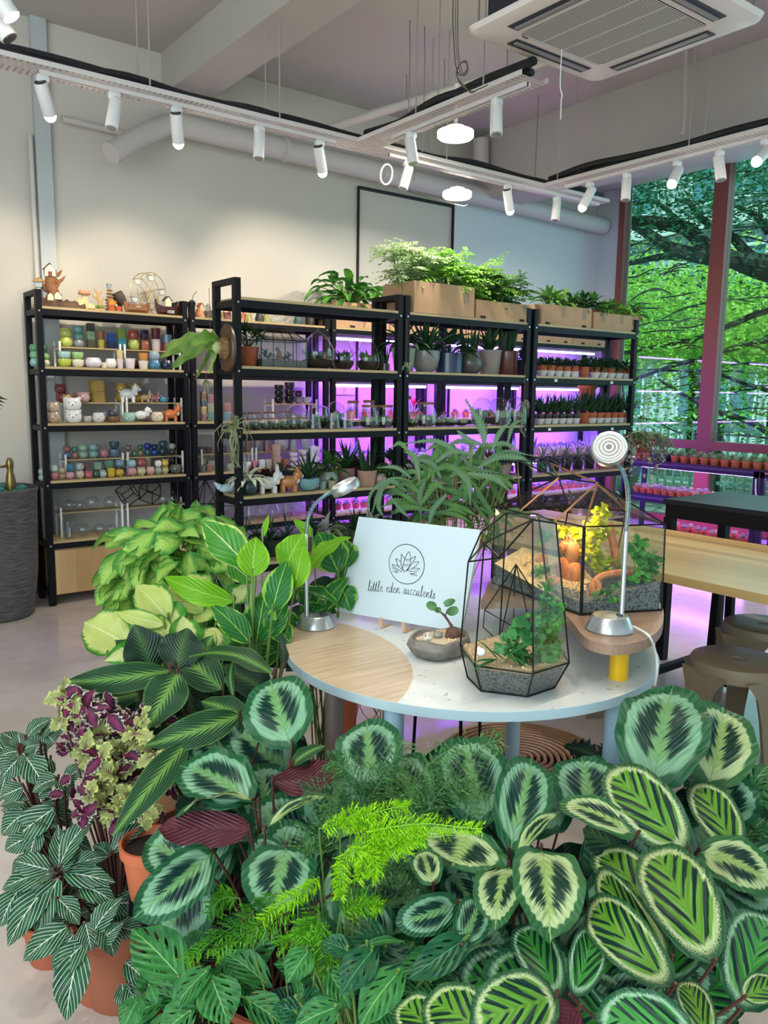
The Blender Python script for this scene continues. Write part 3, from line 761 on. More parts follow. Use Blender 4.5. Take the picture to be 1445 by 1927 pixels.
tag(mb.build('teal_cloth_scraps', mat('#3f7d7c', .8, var=.2), loc=(1.06, 5.46, .0)), 'teal crumpled filling at the top of the woven bin', 'filling', kind='stuff')
t = thing('pump_bottle', 'bronze bird shaped spray pump bottle standing in the woven bin', 'bottle', (1.15, 5.36, .815))
MB().lathe([(.0,0),(.03,0),(.032,.04),(.026,.09),(.018,.12),(.022,.15),(.024,.17),(.014,.20),(0,.205)], 16).build('body', mat('#7d6a3c', .3, .8), t)
MB().tube([(-.01,0,.155), (-.05,-.01,.15), (-.075,-.015,.16)], [.010,.008,.004], 8).build('spout', mat('#7d6a3c', .3, .8), t)
# small palm leaves poking in at the left edge
t = thing('palm_plant', 'dark palm leaf tips poking in at the left edge beside the rack', 'plant', at(-60, 800, D=4.3))
mb = MB()
for k in range(9):
    e = at(14-k*4, 752+k*6, D=4.3)-Vector(t.location); mb.tube(crom([(0,0,0), e*.6+V(0,0,.06), e], 4), [.004,.008,.010,.011,.011,.010,.008,.004,.001][:9], 4)
mb.build('frond', leafm('palm_leaf', '#1d3b22', '#2c5230', .1), t)
# ================================================================= SMALL THING MAKERS
def atYZ(px, Y, Z):
    y = 770.0
    for _ in range(6):
        p = at(px, y, Y=Y); q = at(px, y+10, Y=Y)
        y += (Z-p.z)/(q.z-p.z)*10
    return at(px, y, Y=Y)
def pw(w, Y):            # pixel width -> metres near row depth Y (value per pixel)
    return w
def width_at(px, w, Y, Z):
    a = atYZ(px-w/2, Y, Z); b = atYZ(px+w/2, Y, Z)
    return (b.x-a.x)*.95    # round things seen at an angle
def ceramic(c, sh=.25):
    v = [int(c[i:i+2], 16) for i in (1, 3, 5)]; g = sum(v)/3; c = '#%02x%02x%02x' % tuple(int((a*.84+g*.16)*.96) for a in v)
    return mat(c, sh, 0, 'glazed_ceramic', var=.08, vscale=30, coat=.3)
PROF = {
 'round': [(.55,0),(.80,.12),(1,.42),(.98,.62),(.82,.90),(.76,1),(.70,.96),(.74,.8)],
 'cup': [(.70,0),(.76,.04),(.96,.94),(1,1),(.92,1),(.88,.85)],
 'bowl': [(.5,0),(.86,.25),(1,.7),(1,.97),(.93,1),(.88,.8)],
 'cyl': [(.93,0),(1,.04),(1,.97),(.93,1),(.9,.85)],
 'bell': [(.60,0),(.92,.22),(1,.45),(.86,.72),(.80,.82),(.98,1),(.86,.97),(.75,.8)],
 'nursery': [(.68,0),(.72,.02),(.90,.80),(1.0,.81),(1.02,1),(.93,1),(.88,.84)],
}
def pot_mb(kind, r, h, n=18, mb=None, z0=0, feet=False):
    mb = mb or MB(); sq = 0
    if kind == 'square': prof = PROF['cyl']; sq = 8
    else: prof = PROF[kind]
    f = h*.10 if feet else 0
    mb.lathe([(0, z0+f)]+[(a*r*(.80 if sq else 1), z0+f+b*(h-f)) for a, b in prof]+[(0, z0+f+(h-f)*.82)], n if not sq else 16, sq=sq, tw=PI/16 if sq else 0)
    if feet:
        for k in range(3):
            a = k*2*PI/3-PI/2; mb.lathe([(0, z0), (r*.14, z0), (r*.2, z0+f*1.6), (0, z0+f*1.7)], 6, c=(math.cos(a)*r*.5, math.sin(a)*r*.5, 0))
    return mb
def pot(px, w, h, col, kind, Y, Z, label, group=None, feet=False, under=0):
    p = atYZ(px, Y, Z); r = width_at(px, w, Y, Z)/2
    hh = h*r*2
    o = pot_mb(kind, r, hh, feet=feet).build('ceramic_pot', ceramic(col), loc=(p.x, p.y, Z+under))
    tag(o, label, 'pot', group); return under+hh*.965
def cname(c):
    r_, g, b = [int(c[i:i+2], 16)/255 for i in (1, 3, 5)]
    mx, mn = max(r_, g, b), min(r_, g, b); l = (mx+mn)/2; s_ = mx-mn
    if s_ < .09: return 'white' if l > .78 else 'light grey' if l > .58 else 'grey' if l > .3 else 'charcoal'
    h = (60*(((g-b)/s_) % 6) if mx == r_ else 60*((b-r_)/s_+2) if mx == g else 60*((r_-g)/s_+4)) % 360
    if h < 15 or h > 345: n = 'red' if s_ > .35 else 'pink' if l > .55 else 'maroon'
    elif h < 40: n = 'orange' if s_ > .5 else 'cream' if l > .72 else 'tan' if l > .45 else 'brown'
    elif h < 64: n = 'yellow' if s_ > .4 else 'cream' if l > .7 else 'olive'
    elif h < 95: n = 'lime green' if s_ > .3 else 'pale olive green'
    elif h < 160: n = 'green'
    elif h < 200: n = 'teal'
    elif h < 255: n = 'blue'
    elif h < 300: n = 'purple'
    else: n = 'pink' if l > .5 else 'plum'
    return ('pale ' if l > .72 and n not in ('cream', 'white') else 'dark ' if l < .25 else '')+n
def riser(px0, px1, Y, Z, h, label, rep=1):
    """little white metal stand with a thin board; sub posts each side"""
    a = atYZ(px0, Y, Z); b = atYZ(px1, Y, Z); L = b.x-a.x
    t = thing('display_riser', label, 'riser', ((a.x+b.x)/2, Y, Z))
    MB().box((-L/2, -.05, h-.008), (L/2, .06, h)).build('board', M_SHELF, t, smooth=False)
    for sx in (-1, 1):
        x = sx*(L/2-.008)
        MB().box((x-.006, -.064, 0), (x+.006, -.052, h+.035)).box((x-.006, .062, 0), (x+.006, .074, h+.035)).box((x-.006, -.052, h-.02), (x+.006, .062, h-.008)).build('side_frame', M_WHITE, t, smooth=False)
    return t
def stacks(row, Y, Z, where, under=0, group=None):
    """row: (px, w, kind, h, [colours bottom to top], feet)"""
    for i, (px, w, kind, h, cols, *ft) in enumerate(row):
        u = under
        for k, c in enumerate(cols):
            nm = {'round': 'rounded', 'cup': 'tapered', 'bowl': 'bowl', 'cyl': 'cylindrical', 'bell': 'flared', 'square': 'square', 'nursery': 'plain'}[kind]
            pos = '' if len(cols) == 1 else ('lower ' if k == 0 else 'upper ' if k == len(cols)-1 else 'middle ')
            if len(cols) == 4 and k == 2: pos = 'second highest '
            u = pot(px, w*(1 if k == 0 else .96), h, c, kind, Y, Z, '%s%s %s pot, %s from left, %s' % (pos, cname(c), nm, ordn(i), where), feet=bool(ft and ft[0]), under=u)
def eyes(mb, c, d, r, sep, up):
    for s in (-1, 1): mb.ball((c[0]+s*sep, c[1]-d, c[2]+up), r, 6)
M_DARK = mat('#1d1714', .3, 0, 'dark_detail')
def face_pot(px, w, col, ear, Y, Z, label, spots=None, under=0, kind='face', group=None, snout='#f3ead8'):
    """round pot with an animal face"""
    p = atYZ(px, Y, Z); r = width_at(px, w, Y, Z)/2
    t = thing('animal_face_pot', label, 'pot', (p.x, p.y, Z+under), -.35, group)
    pot_mb('round', r, r*1.55).build('body', ceramic(col), t)
    e = MB()
    for s in (-1, 1):
        if ear == 'round': e.ball((s*r*.72, 0, r*1.45), r*.24, 8)
        elif ear == 'pointed': e.tube([(s*r*.6, 0, r*1.30), (s*r*.78, 0, r*1.75)], [r*.26, r*.03], 6)
    if ear: e.build('ears', ceramic(col), t)
    f = MB(); eyes(f, (0, 0, r*.9), r*.86, r*.08, r*.38, r*.1); f.ball((0, -r*1.0, r*.72), r*.09, 6); f.build('face_marks', M_DARK, t)
    MB().ball((0, -r*.80, r*.68), r*.28, 8, (1, .6, .8)).build('muzzle', ceramic(snout), t)
    return under+r*1.5
def animal(px, w, col, Y, Z, label, belly='#f3ead8', under=0, face=1, ears='pointed', legs=True, hollow=True, spot=None, name='animal_planter'):
    """standing animal planter seen from the side, head at +x*face"""
    p = atYZ(px, Y, Z); L = width_at(px, w, Y, Z)*1.15; t = thing(name, label, 'planter', (p.x, p.y, Z+under), -.25)
    h = L*.28; c = ceramic(col)
    mb = MB(); mb.ball((-face*L*.08, 0, h*1.35), L*.30, 14, (1.15, .72, .78))
    if legs:
        for sx in (-.32, .18):
            for sy in (-.12, .12): mb.lathe([(0,0),(L*.065,0),(L*.07,h*.3),(L*.08,h)], 8, c=(face*sx*L*.9, sy*L, 0))
    mb.tube([(-face*L*.35, 0, h*1.6), (-face*L*.46, 0, h*1.9)], [L*.05, L*.02], 6)
    mb.build('body', c, t)
    hx = face*L*.30; hz = h*2.25
    hd = MB(); hd.ball((hx, 0, hz), L*.19, 12, (1, .9, .92)); hd.tube([(hx-face*L*.12, 0, h*1.5), (hx, 0, hz)], [L*.15, L*.13], 8)
    for s in (-1, 1): hd.tube([(hx-face*.02*L, s*L*.10, hz+L*.10), (hx-face*.03*L, s*L*.13, hz+L*(.30 if ears == 'pointed' else .42 if ears == 'long' else .2))], [L*.06, L*.015], 6)
    hd.build('head', c, t)
    MB().ball((hx+face*L*.15, 0, hz-L*.05), L*.085, 8).ball((hx-face*L*.02, -L*.02, h*1.55), L*.12, 8, (.8, .9, 1.2)).build('muzzle', ceramic(belly), t)
    f = MB(); f.ball((hx+face*L*.235, 0, hz-L*.03), L*.025, 6)
    for s in (-1, 1): f.ball((hx+face*L*.13, s*L*.11, hz+L*.05), L*.022, 6)
    f.build('face_marks', M_DARK, t)
    return t
def blade(mb, b, d, L, w, droop=.3, up=V(0,0,1), n=4, fold=.25, taper=.8):
    """narrow pointed leaf starting at b along d"""
    d = Vector(d).normalized(); s = d.cross(up); s = s.normalized() if s.length > .05 else V(1,0,0); nn = s.cross(d)
    vs = []; uv = []; p = Vector(b); dd = d.copy(); st = L/n
    for i in range(n+1):
        t = i/n; ww = w*(1-t**2)*(.55+.45*math.sin(min(1, t*2.2)*PI/2)) if taper else w
        nn = s.cross(dd).normalized()
        vs += [p-s*ww*.5+nn*ww*fold, p.copy(), p+s*ww*.5+nn*ww*fold]; uv += [(t, 0), (t, .5), (t, 1)]
        dd = (dd+V(0,0,-1)*droop/n*1.2).normalized(); p = p+dd*st
    fs = []
    for i in range(n):
        a = i*3; fs += [(a, a+3, a+4, a+1), (a+1, a+4, a+5, a+2)]
    mb.add(vs, fs, uv)
def rosette(mb, r, c, n, L, w, tilt=(.2, 1.2), droop=.5, fold=.25):
    for k in range(n):
        a = k*2.399+r.uniform(-.2,.2); e = tilt[0]+(tilt[1]-tilt[0])*(1-k/n)+r.uniform(-.1,.1)
        blade(mb, c, (math.cos(a)*math.cos(e), math.sin(a)*math.cos(e), math.sin(e)), L*r.uniform(.75, 1.1), w, droop, fold=fold)
def bush(mb, r, c, n, R, L, w, squash=.8, droop=.6):
    """ball of leaves"""
    for _ in range(n):
        a = r.uniform(0, 2*PI); e = r.uniform(-.1, 1.5); q = R*r.uniform(.25, .9)
        d = V(math.cos(a)*math.cos(e), math.sin(a)*math.cos(e), math.sin(e)*squash)
        blade(mb, Vector(c)+d*q, d+V(r.gauss(0,.35), r.gauss(0,.35), r.gauss(0,.25)), L*r.uniform(.6, 1.2), w, droop, n=3)
LF = {
 'dark': leafm('dark_green_leaf', '#1f3d24', '#2f5a32', .15),
 'mid': leafm('mid_green_leaf', '#3c6a30', '#5a8a3c', .25),
 'pale': leafm('pale_variegated_leaf', '#8da876', '#c4d2a8', .25),
 'succ': leafm('bluish_succulent', '#7f9a8c', '#a9b8a6', .12, .4),
 'red': leafm('dark_red_leaf', '#4a2228', '#6d3038', .2),
 'fresh': leafm('fresh_green_leaf', '#6fa83a', '#a8d05a', .35),
 'white': leafm('cream_leaf', '#d2dcb8', '#e8ecd2', .25),
}
# small potted plant prototypes; parts: pot, plant
_pp = {}
def potted(kind, potkind, potcol, r0, h0, leaf, seed, scale=1.0):
    key = (kind, potkind, potcol, leaf, seed % 3, round(r0, 2), round(h0, 2))
    def make():
        r = random.Random(seed*7+len(kind)); t = thing('potted_plant', '', 'plant')
        pm = MB(); pot_mb(potkind, r0, h0, 16, pm); pm.build('pot', M_TERRA if potcol == 'terra' else ceramic(potcol, .35), t)
        MB().lathe([(0, h0*.86), (r0*.86, h0*.84)], 12).build('soil', M_SOIL, t)
        mb = MB(); z = h0*.88
        if kind == 'aloe': rosette(mb, r, (0,0,z), 20, r0*2.8, r0*.46, (.5, 1.5), .25)
        elif kind == 'tall': rosette(mb, r, (0,0,z), 18, r0*4.6, r0*.62, (.7, 1.5), .35)
        elif kind == 'big': bush(mb, r, (0,0,z+r0*.2), 110, r0*1.7, r0*.9, r0*.36)
        elif kind == 'succ': rosette(mb, r, (0,0,z), 22, r0*1.15, r0*.52, (.15, 1.3), -.4, .4)
        elif kind == 'bush': bush(mb, r, (0,0,z), 90, r0*1.3, r0*.85, r0*.4)
        elif kind == 'snake':
            for k in range(9): 
                a = r.uniform(0, 2*PI); blade(mb, (r0*.35*math.cos(a), r0*.35*math.sin(a), z), (math.cos(a)*.22, math.sin(a)*.22, 1), r0*r.uniform(2.0, 3.6), r0*.5, 0.0, up=V(math.cos(a+1), math.sin(a+1), 0), fold=.12)
        elif kind == 'grass': rosette(mb, r, (0,0,z), 34, r0*3.0, r0*.24, (.3, 1.5), 1.3)
        elif kind == 'palm':
            for k in range(14):
                a = r.uniform(0, 2*PI); e = r.uniform(.5, 1.4); b = V(0,0,z); d = V(math.cos(a)*math.cos(e), math.sin(a)*math.cos(e), math.sin(e))
                mb.tube([b, b+d*r0*1.6], [r0*.04, r0*.02], 4)
                for q in range(7): blade(mb, b+d*r0*(1.2+.08*q), d+V(r.gauss(0,.5), r.gauss(0,.5), r.gauss(0,.3)), r0*1.1, r0*.22, .8, n=3)
        elif kind == 'leafy':
            for k in range(26):
                a = k*2.4; e = r.uniform(.15, 1.4); d = V(math.cos(a)*math.cos(e), math.sin(a)*math.cos(e), math.sin(e)); b = V(0,0,z)
                mb.tube([b, b+d*r0*1.0], r0*.03, 4); blade(mb, b+d*r0*.9, d+V(0,0,-.2), r0*1.9, r0*.7, 1.0)
        mb.build('leaves', LF[leaf], t)
        return t
    if key not in _pp: _pp[key] = First(make)
    return _pp[key]
def put(kind, potkind, potcol, r0, h0, leaf, loc, rz, label, group=None, seed=1, sc=1):
    return potted(kind, potkind, potcol, r0, h0, leaf, seed)(loc, rz, label, group, sc)
# ================================================================= LEFTMOST RACK
YF = 5.56; YM = 5.66; YK = 5.72
W2 = 'leftmost rack second shelf'
stacks([(84,22,'round',.62,['#d8cba8','#9cc463']),(122,26,'bowl',.62,['#c2d23c','#a9cfc4']),(147,24,'bowl',.66,['#eae2c0','#9ccc72']),(176,33,'round',.60,['#d6d0de']),(196,11,'cyl',1.0,['#efe0c0']),(209,22,'round',.86,['#eceae0']),(226,14,'cup',1.3,['#e8cdd6','#e8cf86']),(245,21,'cup',.95,['#f0e0e4']),(270,20,'cup',.8,['#f0e4d8','#e8983c']),(291,22,'round',.8,['#3d7da8','#8ea0ae']),(313,22,'round',.8,['#1a2448'])], YF, 1.588, 'front row, '+W2)
stacks([(66,20,'round',.8,['#7fb8b0','#6fae84','#4f9a62']),(82,20,'round',.8,['#5d9a6a','#3f6e48','#3d6b3d'])], 5.68, 1.588, 'behind post, '+W2)
stacks([(186,20,'round',.8,['#4a4c50']),(206,20,'round',.75,['#7a7f84']),(222,16,'square',1.0,['#4a7fa0']),(240,14,'square',1.0,['#6a7f98']),(258,20,'square',.9,['#5a3038'])], 5.70, 1.588, 'back row, '+W2)
riser(107, 224, YM+.02, 1.588, .135, 'left white framed riser on the second shelf of leftmost rack'); riser(228, 335, YM+.02, 1.588, .135, 'right white framed riser on the second shelf of leftmost rack')
stacks([(126,27,'round',.72,['#b9c24a','#c2ca58']),(150,22,'round',.70,['#7f8288','#5f8f88','#6fa098']),(173,19,'square',.9,['#4a5238','#8fb080','#40443a']),(192,15,'cup',1.15,['#a8a83a','#b56a3c']),(211,17,'square',.95,['#20285e','#2a50a8']),(230,21,'square',1.0,['#2f7f98','#7f9c40']),(253,22,'round',.9,['#b6c256','#b04a3a']),(273,18,'square',1.1,['#a8583a','#3a2438']),(295,19,'cup',1.15,['#e0ccc8','#6d2c30']),(316,18,'cyl',.9,['#a83038','#6f86a0'])], YM+.02, 1.588, 'on riser, '+W2, under=.135)
# animals shelf
W3 = 'on leftmost rack middle shelf'
u = face_pot(101, 29, '#bfa183', 'round', YF, 1.221, 'tan bear face pot at the bottom left '+W3)
face_pot(101, 27, '#c4a78a', 'round', YF, 1.221, 'tan bear face pot stacked on another at left '+W3, under=u)
u = face_pot(139, 33, '#f0ece4', 'round', YF, 1.221, 'white bear face pot with dark spots, lower of two '+W3)
face_pot(139, 33, '#f2eee8', 'round', YF, 1.221, 'white bear face pot stacked on the spotted white one '+W3, under=u)
face_pot(165, 17, '#b8b4ae', 'pointed', YF, 1.221, 'small grey striped cat pot '+W3)
face_pot(186, 25, '#e6d6d2', '', YF, 1.221, 'white pot with pinkish top beside the grey cat '+W3)
face_pot(190, 24, '#7fa6c6', 'round', 5.68, 1.221, 'pale blue face pot behind the pinkish one '+W3)
face_pot(213, 20, '#4a4a52', 'pointed', 5.60, 1.221, 'dark grey eared pot behind small brown basket '+W3, under=.03)
stacks([(214,24,'bowl',.5,['#8a6038'])], YF, 1.221, 'by riser post '+W3)
face_pot(243, 24, '#9cc9b4', '', YF, 1.221, 'mint green round animal pot '+W3)
animal(268, 31, '#e6e8e2', YF, 1.221, 'white whale shaped planter '+W3, ears='round', legs=False, face=1)
face_pot(273, 24, '#a08290', '', 5.68, 1.221, 'dusky pink pot behind the white whale planter '+W3)
face_pot(296, 24, '#e8d2b0', '', YF, 1.221, 'cream bird face pot with yellow beak '+W3, snout='#e8c040')
animal(324, 33, '#dd7233', YF, 1.221, 'bright orange four legged animal planter '+W3, ears='pointed')
riser(116, 228, YM+.02, 1.221, .135, 'left riser holding animal pots '+W3); riser(232, 338, YM+.02, 1.221, .135, 'right riser holding animal pots '+W3)
u = face_pot(118, 24, '#8e3c40', 'pointed', YM+.02, 1.221, 'lower red and white cat pot at left of riser '+W3, under=.135, snout='#efeae4')
face_pot(116, 24, '#8e3c40', 'pointed', YM+.03, 1.221, 'upper red and white cat pot at left of riser '+W3, under=u, snout='#efeae4')
face_pot(128, 20, '#d8a060', 'pointed', YM-.02, 1.221, 'orange and white corgi figure on the riser '+W3, under=.135, snout='#f2eee8')
u = face_pot(150, 24, '#c07c58', 'pointed', YM+.04, 1.221, 'fox face pot on riser '+W3, under=.135, snout='#f2eee8')
face_pot(159, 26, '#dba59c', 'round', YM-.02, 1.221, 'pink pig pot on riser '+W3, under=.135, snout='#e8b8b0')
stacks([(185,36,'square',.62,['#b08a2a','#b8902c']),(188,28,'square',.6,['#c8643a'])], YM+.03, 1.221, 'left riser '+W3, under=.135)
stacks([(231,24,'round',.8,['#b08a28','#b8942e']),(257,24,'round',.8,['#b08a28','#b8942e'])], YM+.03, 1.221, 'by riser post '+W3, under=.135)
animal(245, 38, '#e8e6e2', YM-.02, 1.221, 'black and white cow planter on riser '+W3, under=.135, ears='round')
animal(276, 22, '#c9a06a', YM-.02, 1.221, 'small tan horse planter on riser '+W3, under=.135)
animal(293, 20, '#b86a70', YM-.02, 1.221, 'small pink animal planter on riser '+W3, under=.135)
stacks([(309,20,'bowl',.55,['#5fb0c4'])], YM, 1.221, 'right riser '+W3, under=.135)
# small glazed pots shelf
W4 = 'leftmost rack fourth shelf'
stacks([(80,16,'round',.8,['#a9c0bc','#b8c4b4']),(101,20,'round',.8,['#c06a70','#a9c4ae'],1),(117,14,'round',.9,['#a07a58','#b0a070'],1),(132,18,'round',.8,['#c98a98'],1),(151,17,'round',.95,['#c9aa90','#9aa8a8'],1),(167,16,'bell',.9,['#c85a68'],1),(181,14,'round',.95,['#2f5a3a'],1),(194,15,'bell',.95,['#a9b8b8'],1),(209,16,'square',1.1,['#d8b428'],1),(225,18,'round',.8,['#c8a02c'],1),(248,19,'round',.85,['#c4848c','#8fb0ba'],1),(266,18,'bell',.95,['#c2bf86','#a04a50'],1),(283,17,'round',.95,['#d09a94'],1),(298,14,'round',1.0,['#90a08a','#e0dcd4'],1),(311,14,'bell',1.05,['#b8a868','#d0b030'],1),(331,25,'round',.7,['#5a5a50'],1)], YF, .843, 'front row, '+W4)
stacks([(132,18,'square',.8,['#2f5a44','#4a8aa8']),(156,16,'round',.9,['#5a4448','#8a4c50']),(184,20,'square',.75,['#4a5248','#7fa08c']),(206,21,'cup',.75,['#3c4a44','#6a9a7c']),(226,20,'round',.8,['#3a3c34','#6f8fa0']),(277,16,'cyl',1.0,['#6a6a50','#9aa070']),(318,20,'round',.8,['#25282c','#2c3036'])], 5.64, .843, 'middle row, '+W4)
riser(118, 229, YM+.04, .843, .125, 'left riser of glazed pots, '+W4); riser(234, 340, YM+.04, .843, .125, 'right riser of glazed pots, '+W4)
stacks([(128,18,'round',.75,['#5f86c0','#b86a68'],1),(143,14,'round',.9,['#b8766c','#4f8a72'],1),(159,19,'round',.75,['#9ab89c','#a4bea0'],1),(178,19,'round',.75,['#88b4aa','#8ab8b0'],1),(198,19,'round',.85,['#c07a88'],1),(217,20,'bowl',.8,['#6c8098','#3c5a6c'],1),(243,12,'round',.95,['#c09a90','#7a6a68'],1),(255,12,'bell',.95,['#4f8a70'],1),(266,12,'round',.95,['#a08458','#3f6a4c'],1),(279,14,'round',.9,['#3a6a70','#2a3a9a'],1),(292,14,'round',.8,['#2a50a8','#28306a'],1),(308,18,'round',.8,['#2c4a4a','#3a5a58'],1),(325,14,'round',.8,['#3c3a38','#b8b0a8'],1)], YM+.04, .843, 'on riser, '+W4, under=.125)
# glass on the cabinet
W5 = 'on leftmost rack cabinet'
def glass_vase(px, w, Y, Z, label, kind='ball', under=0, hgt=1.0, mat_=None, group=None, name='glass_vase', cat='vase'):
    p = atYZ(px, Y, Z); r = width_at(px, w, Y, Z)/2
    pr = {'ball': [(.35,0),(.75,.15),(1,.5),(.95,.75),(.65,.97),(.45,1.0)], 'cyl': [(.97,0),(1,.02),(1,1)], 'tear': [(.5,0),(.9,.12),(1,.33),(.8,.62),(.48,.85),(.40,.95),(.46,1.0)], 'jar': [(.75,0),(.98,.06),(1,.4),(.85,.75),(.72,.88),(.74,1.0)], 'cup': [(.97,0),(1,.02),(.80,1)], 'dome': [(1,0),(1.04,.5),(.9,.75),(.55,.94),(.0,1.0)], 'globe': [(.45,0),(.8,.12),(1.0,.42),(.93,.68),(.66,.88),(.60,.92)]}[kind]
    H = 2*r*hgt
    o = MB().lathe([(0,0.002)]+[(a*r, b*H) for a, b in pr], 22).build(name, mat_ or GLASS, loc=(p.x, p.y, Z+under))
    tag(o, label, cat, group); return o, r, H
for i, (px, w, k, hg) in enumerate(((130,24,'cyl',1.5),(156,28,'ball',.95),(188,26,'ball',.9),(210,24,'ball',.8),(255,22,'ball',.8),(280,24,'ball',.9))):
    glass_vase(px, w, YF+.02, .439, 'empty clear glass %s, %s from left in front %s' % ('cylinder' if k == 'cyl' else 'globe', ordn(i), W5), k, hgt=hg)
riser(110, 228, YM+.02, .439, .17, 'left low riser for empty glassware '+W5); riser(234, 350, YM+.02, .439, .17, 'right low riser for empty glassware '+W5)
for i, (px, w, k, hg) in enumerate(((133,26,'ball',.9),(152,24,'ball',.8),(175,28,'ball',.95),(208,24,'ball',.95),(308,22,'tear',1.3),(326,16,'tear',1.5))):
    glass_vase(px, w, YM+.02, .439, 'empty glass vase, %s from left on risers %s' % (ordn(i), W5), k, under=.17, hgt=hg)
M_LEAD = mat('#22211f', .4, .5, 'dark_lead')
def edges(vs, es, r, mb=None):
    mb = mb or MB()
    for a, b in es: mb.tube([vs[a], vs[b]], r, 6)
    return mb
def geo_cube(px, w, Y, Z, under, label, rot):
    p = atYZ(px, Y, Z); s = width_at(px, w, Y, Z)*.42
    R_ = Matrix.Rotation(rot, 4, 'Z') @ Matrix.Rotation(PI/4, 4, 'X') @ Matrix.Rotation(.6, 4, 'Y')
    vs = [R_ @ V(x*s, y*s, z*s) for x in (-1,1) for y in (-1,1) for z in (-1,1)]
    dz = -min(v.z for v in vs)+.004; vs = [v+V(0,0,dz) for v in vs]
    t = thing('geometric_terrarium', label, 'terrarium', (p.x, p.y, Z+under))
    E = [(0,1),(2,3),(4,5),(6,7),(0,2),(1,3),(4,6),(5,7),(0,4),(1,5),(2,6),(3,7)]
    edges(vs, E, .0035).build('frame', M_LEAD, t)
    MB().add(vs, [(0,1,3,2),(4,6,7,5),(0,4,5,1),(2,3,7,6),(0,2,6,4)]).build('glass', GLASS, t, smooth=False)
geo_cube(243, 34, YM+.02, .439, .17, 'left tilted black edged glass cube '+W5, .3)
geo_cube(284, 34, YM+.02, .439, .17, 'right tilted black edged glass cube '+W5, -.4)
# ================================================================= FIGURINES ON THE LEFTMOST RACK
M_BROWN = mat('#8a5a38', .7, 0, var=.2, vscale=25, bmp=.3); M_DKBR = mat('#3c221a', .5, 0, var=.2, vscale=25); M_BARKF = mat('#5a4030', .8, 0, var=.35, vscale=18, bmp=.6)
M_ROOF = mat('#9a4a38', .6); M_CREAMF = mat('#e6d6b4', .5); M_PALEF = mat('#d8b98a', .6, var=.15, vscale=30)
def hut(mb_w, mb_r, c, w, h, rot=0, roof=.5):
    M = Matrix.Translation(c) @ Matrix.Rotation(rot, 4, 'Z')
    mb_w.box((-w/2,-w/2,0), (w/2,w/2,h), M)
    a = [(-w*.7,-w*.62,h*.9),(w*.7,-w*.62,h*.9),(0,-w*.62,h+w*roof),(-w*.7,w*.62,h*.9),(w*.7,w*.62,h*.9),(0,w*.62,h+w*roof)]
    mb_w.add([M @ V(-w/2,-w/2,h), M @ V(w/2,-w/2,h), M @ V(0,-w/2,h+w*roof*.8)], [(0,1,2)])
    mb_r.add([M @ V(*p) for p in a], [(0,2,5,3),(1,4,5,2)])
ZT = 1.967
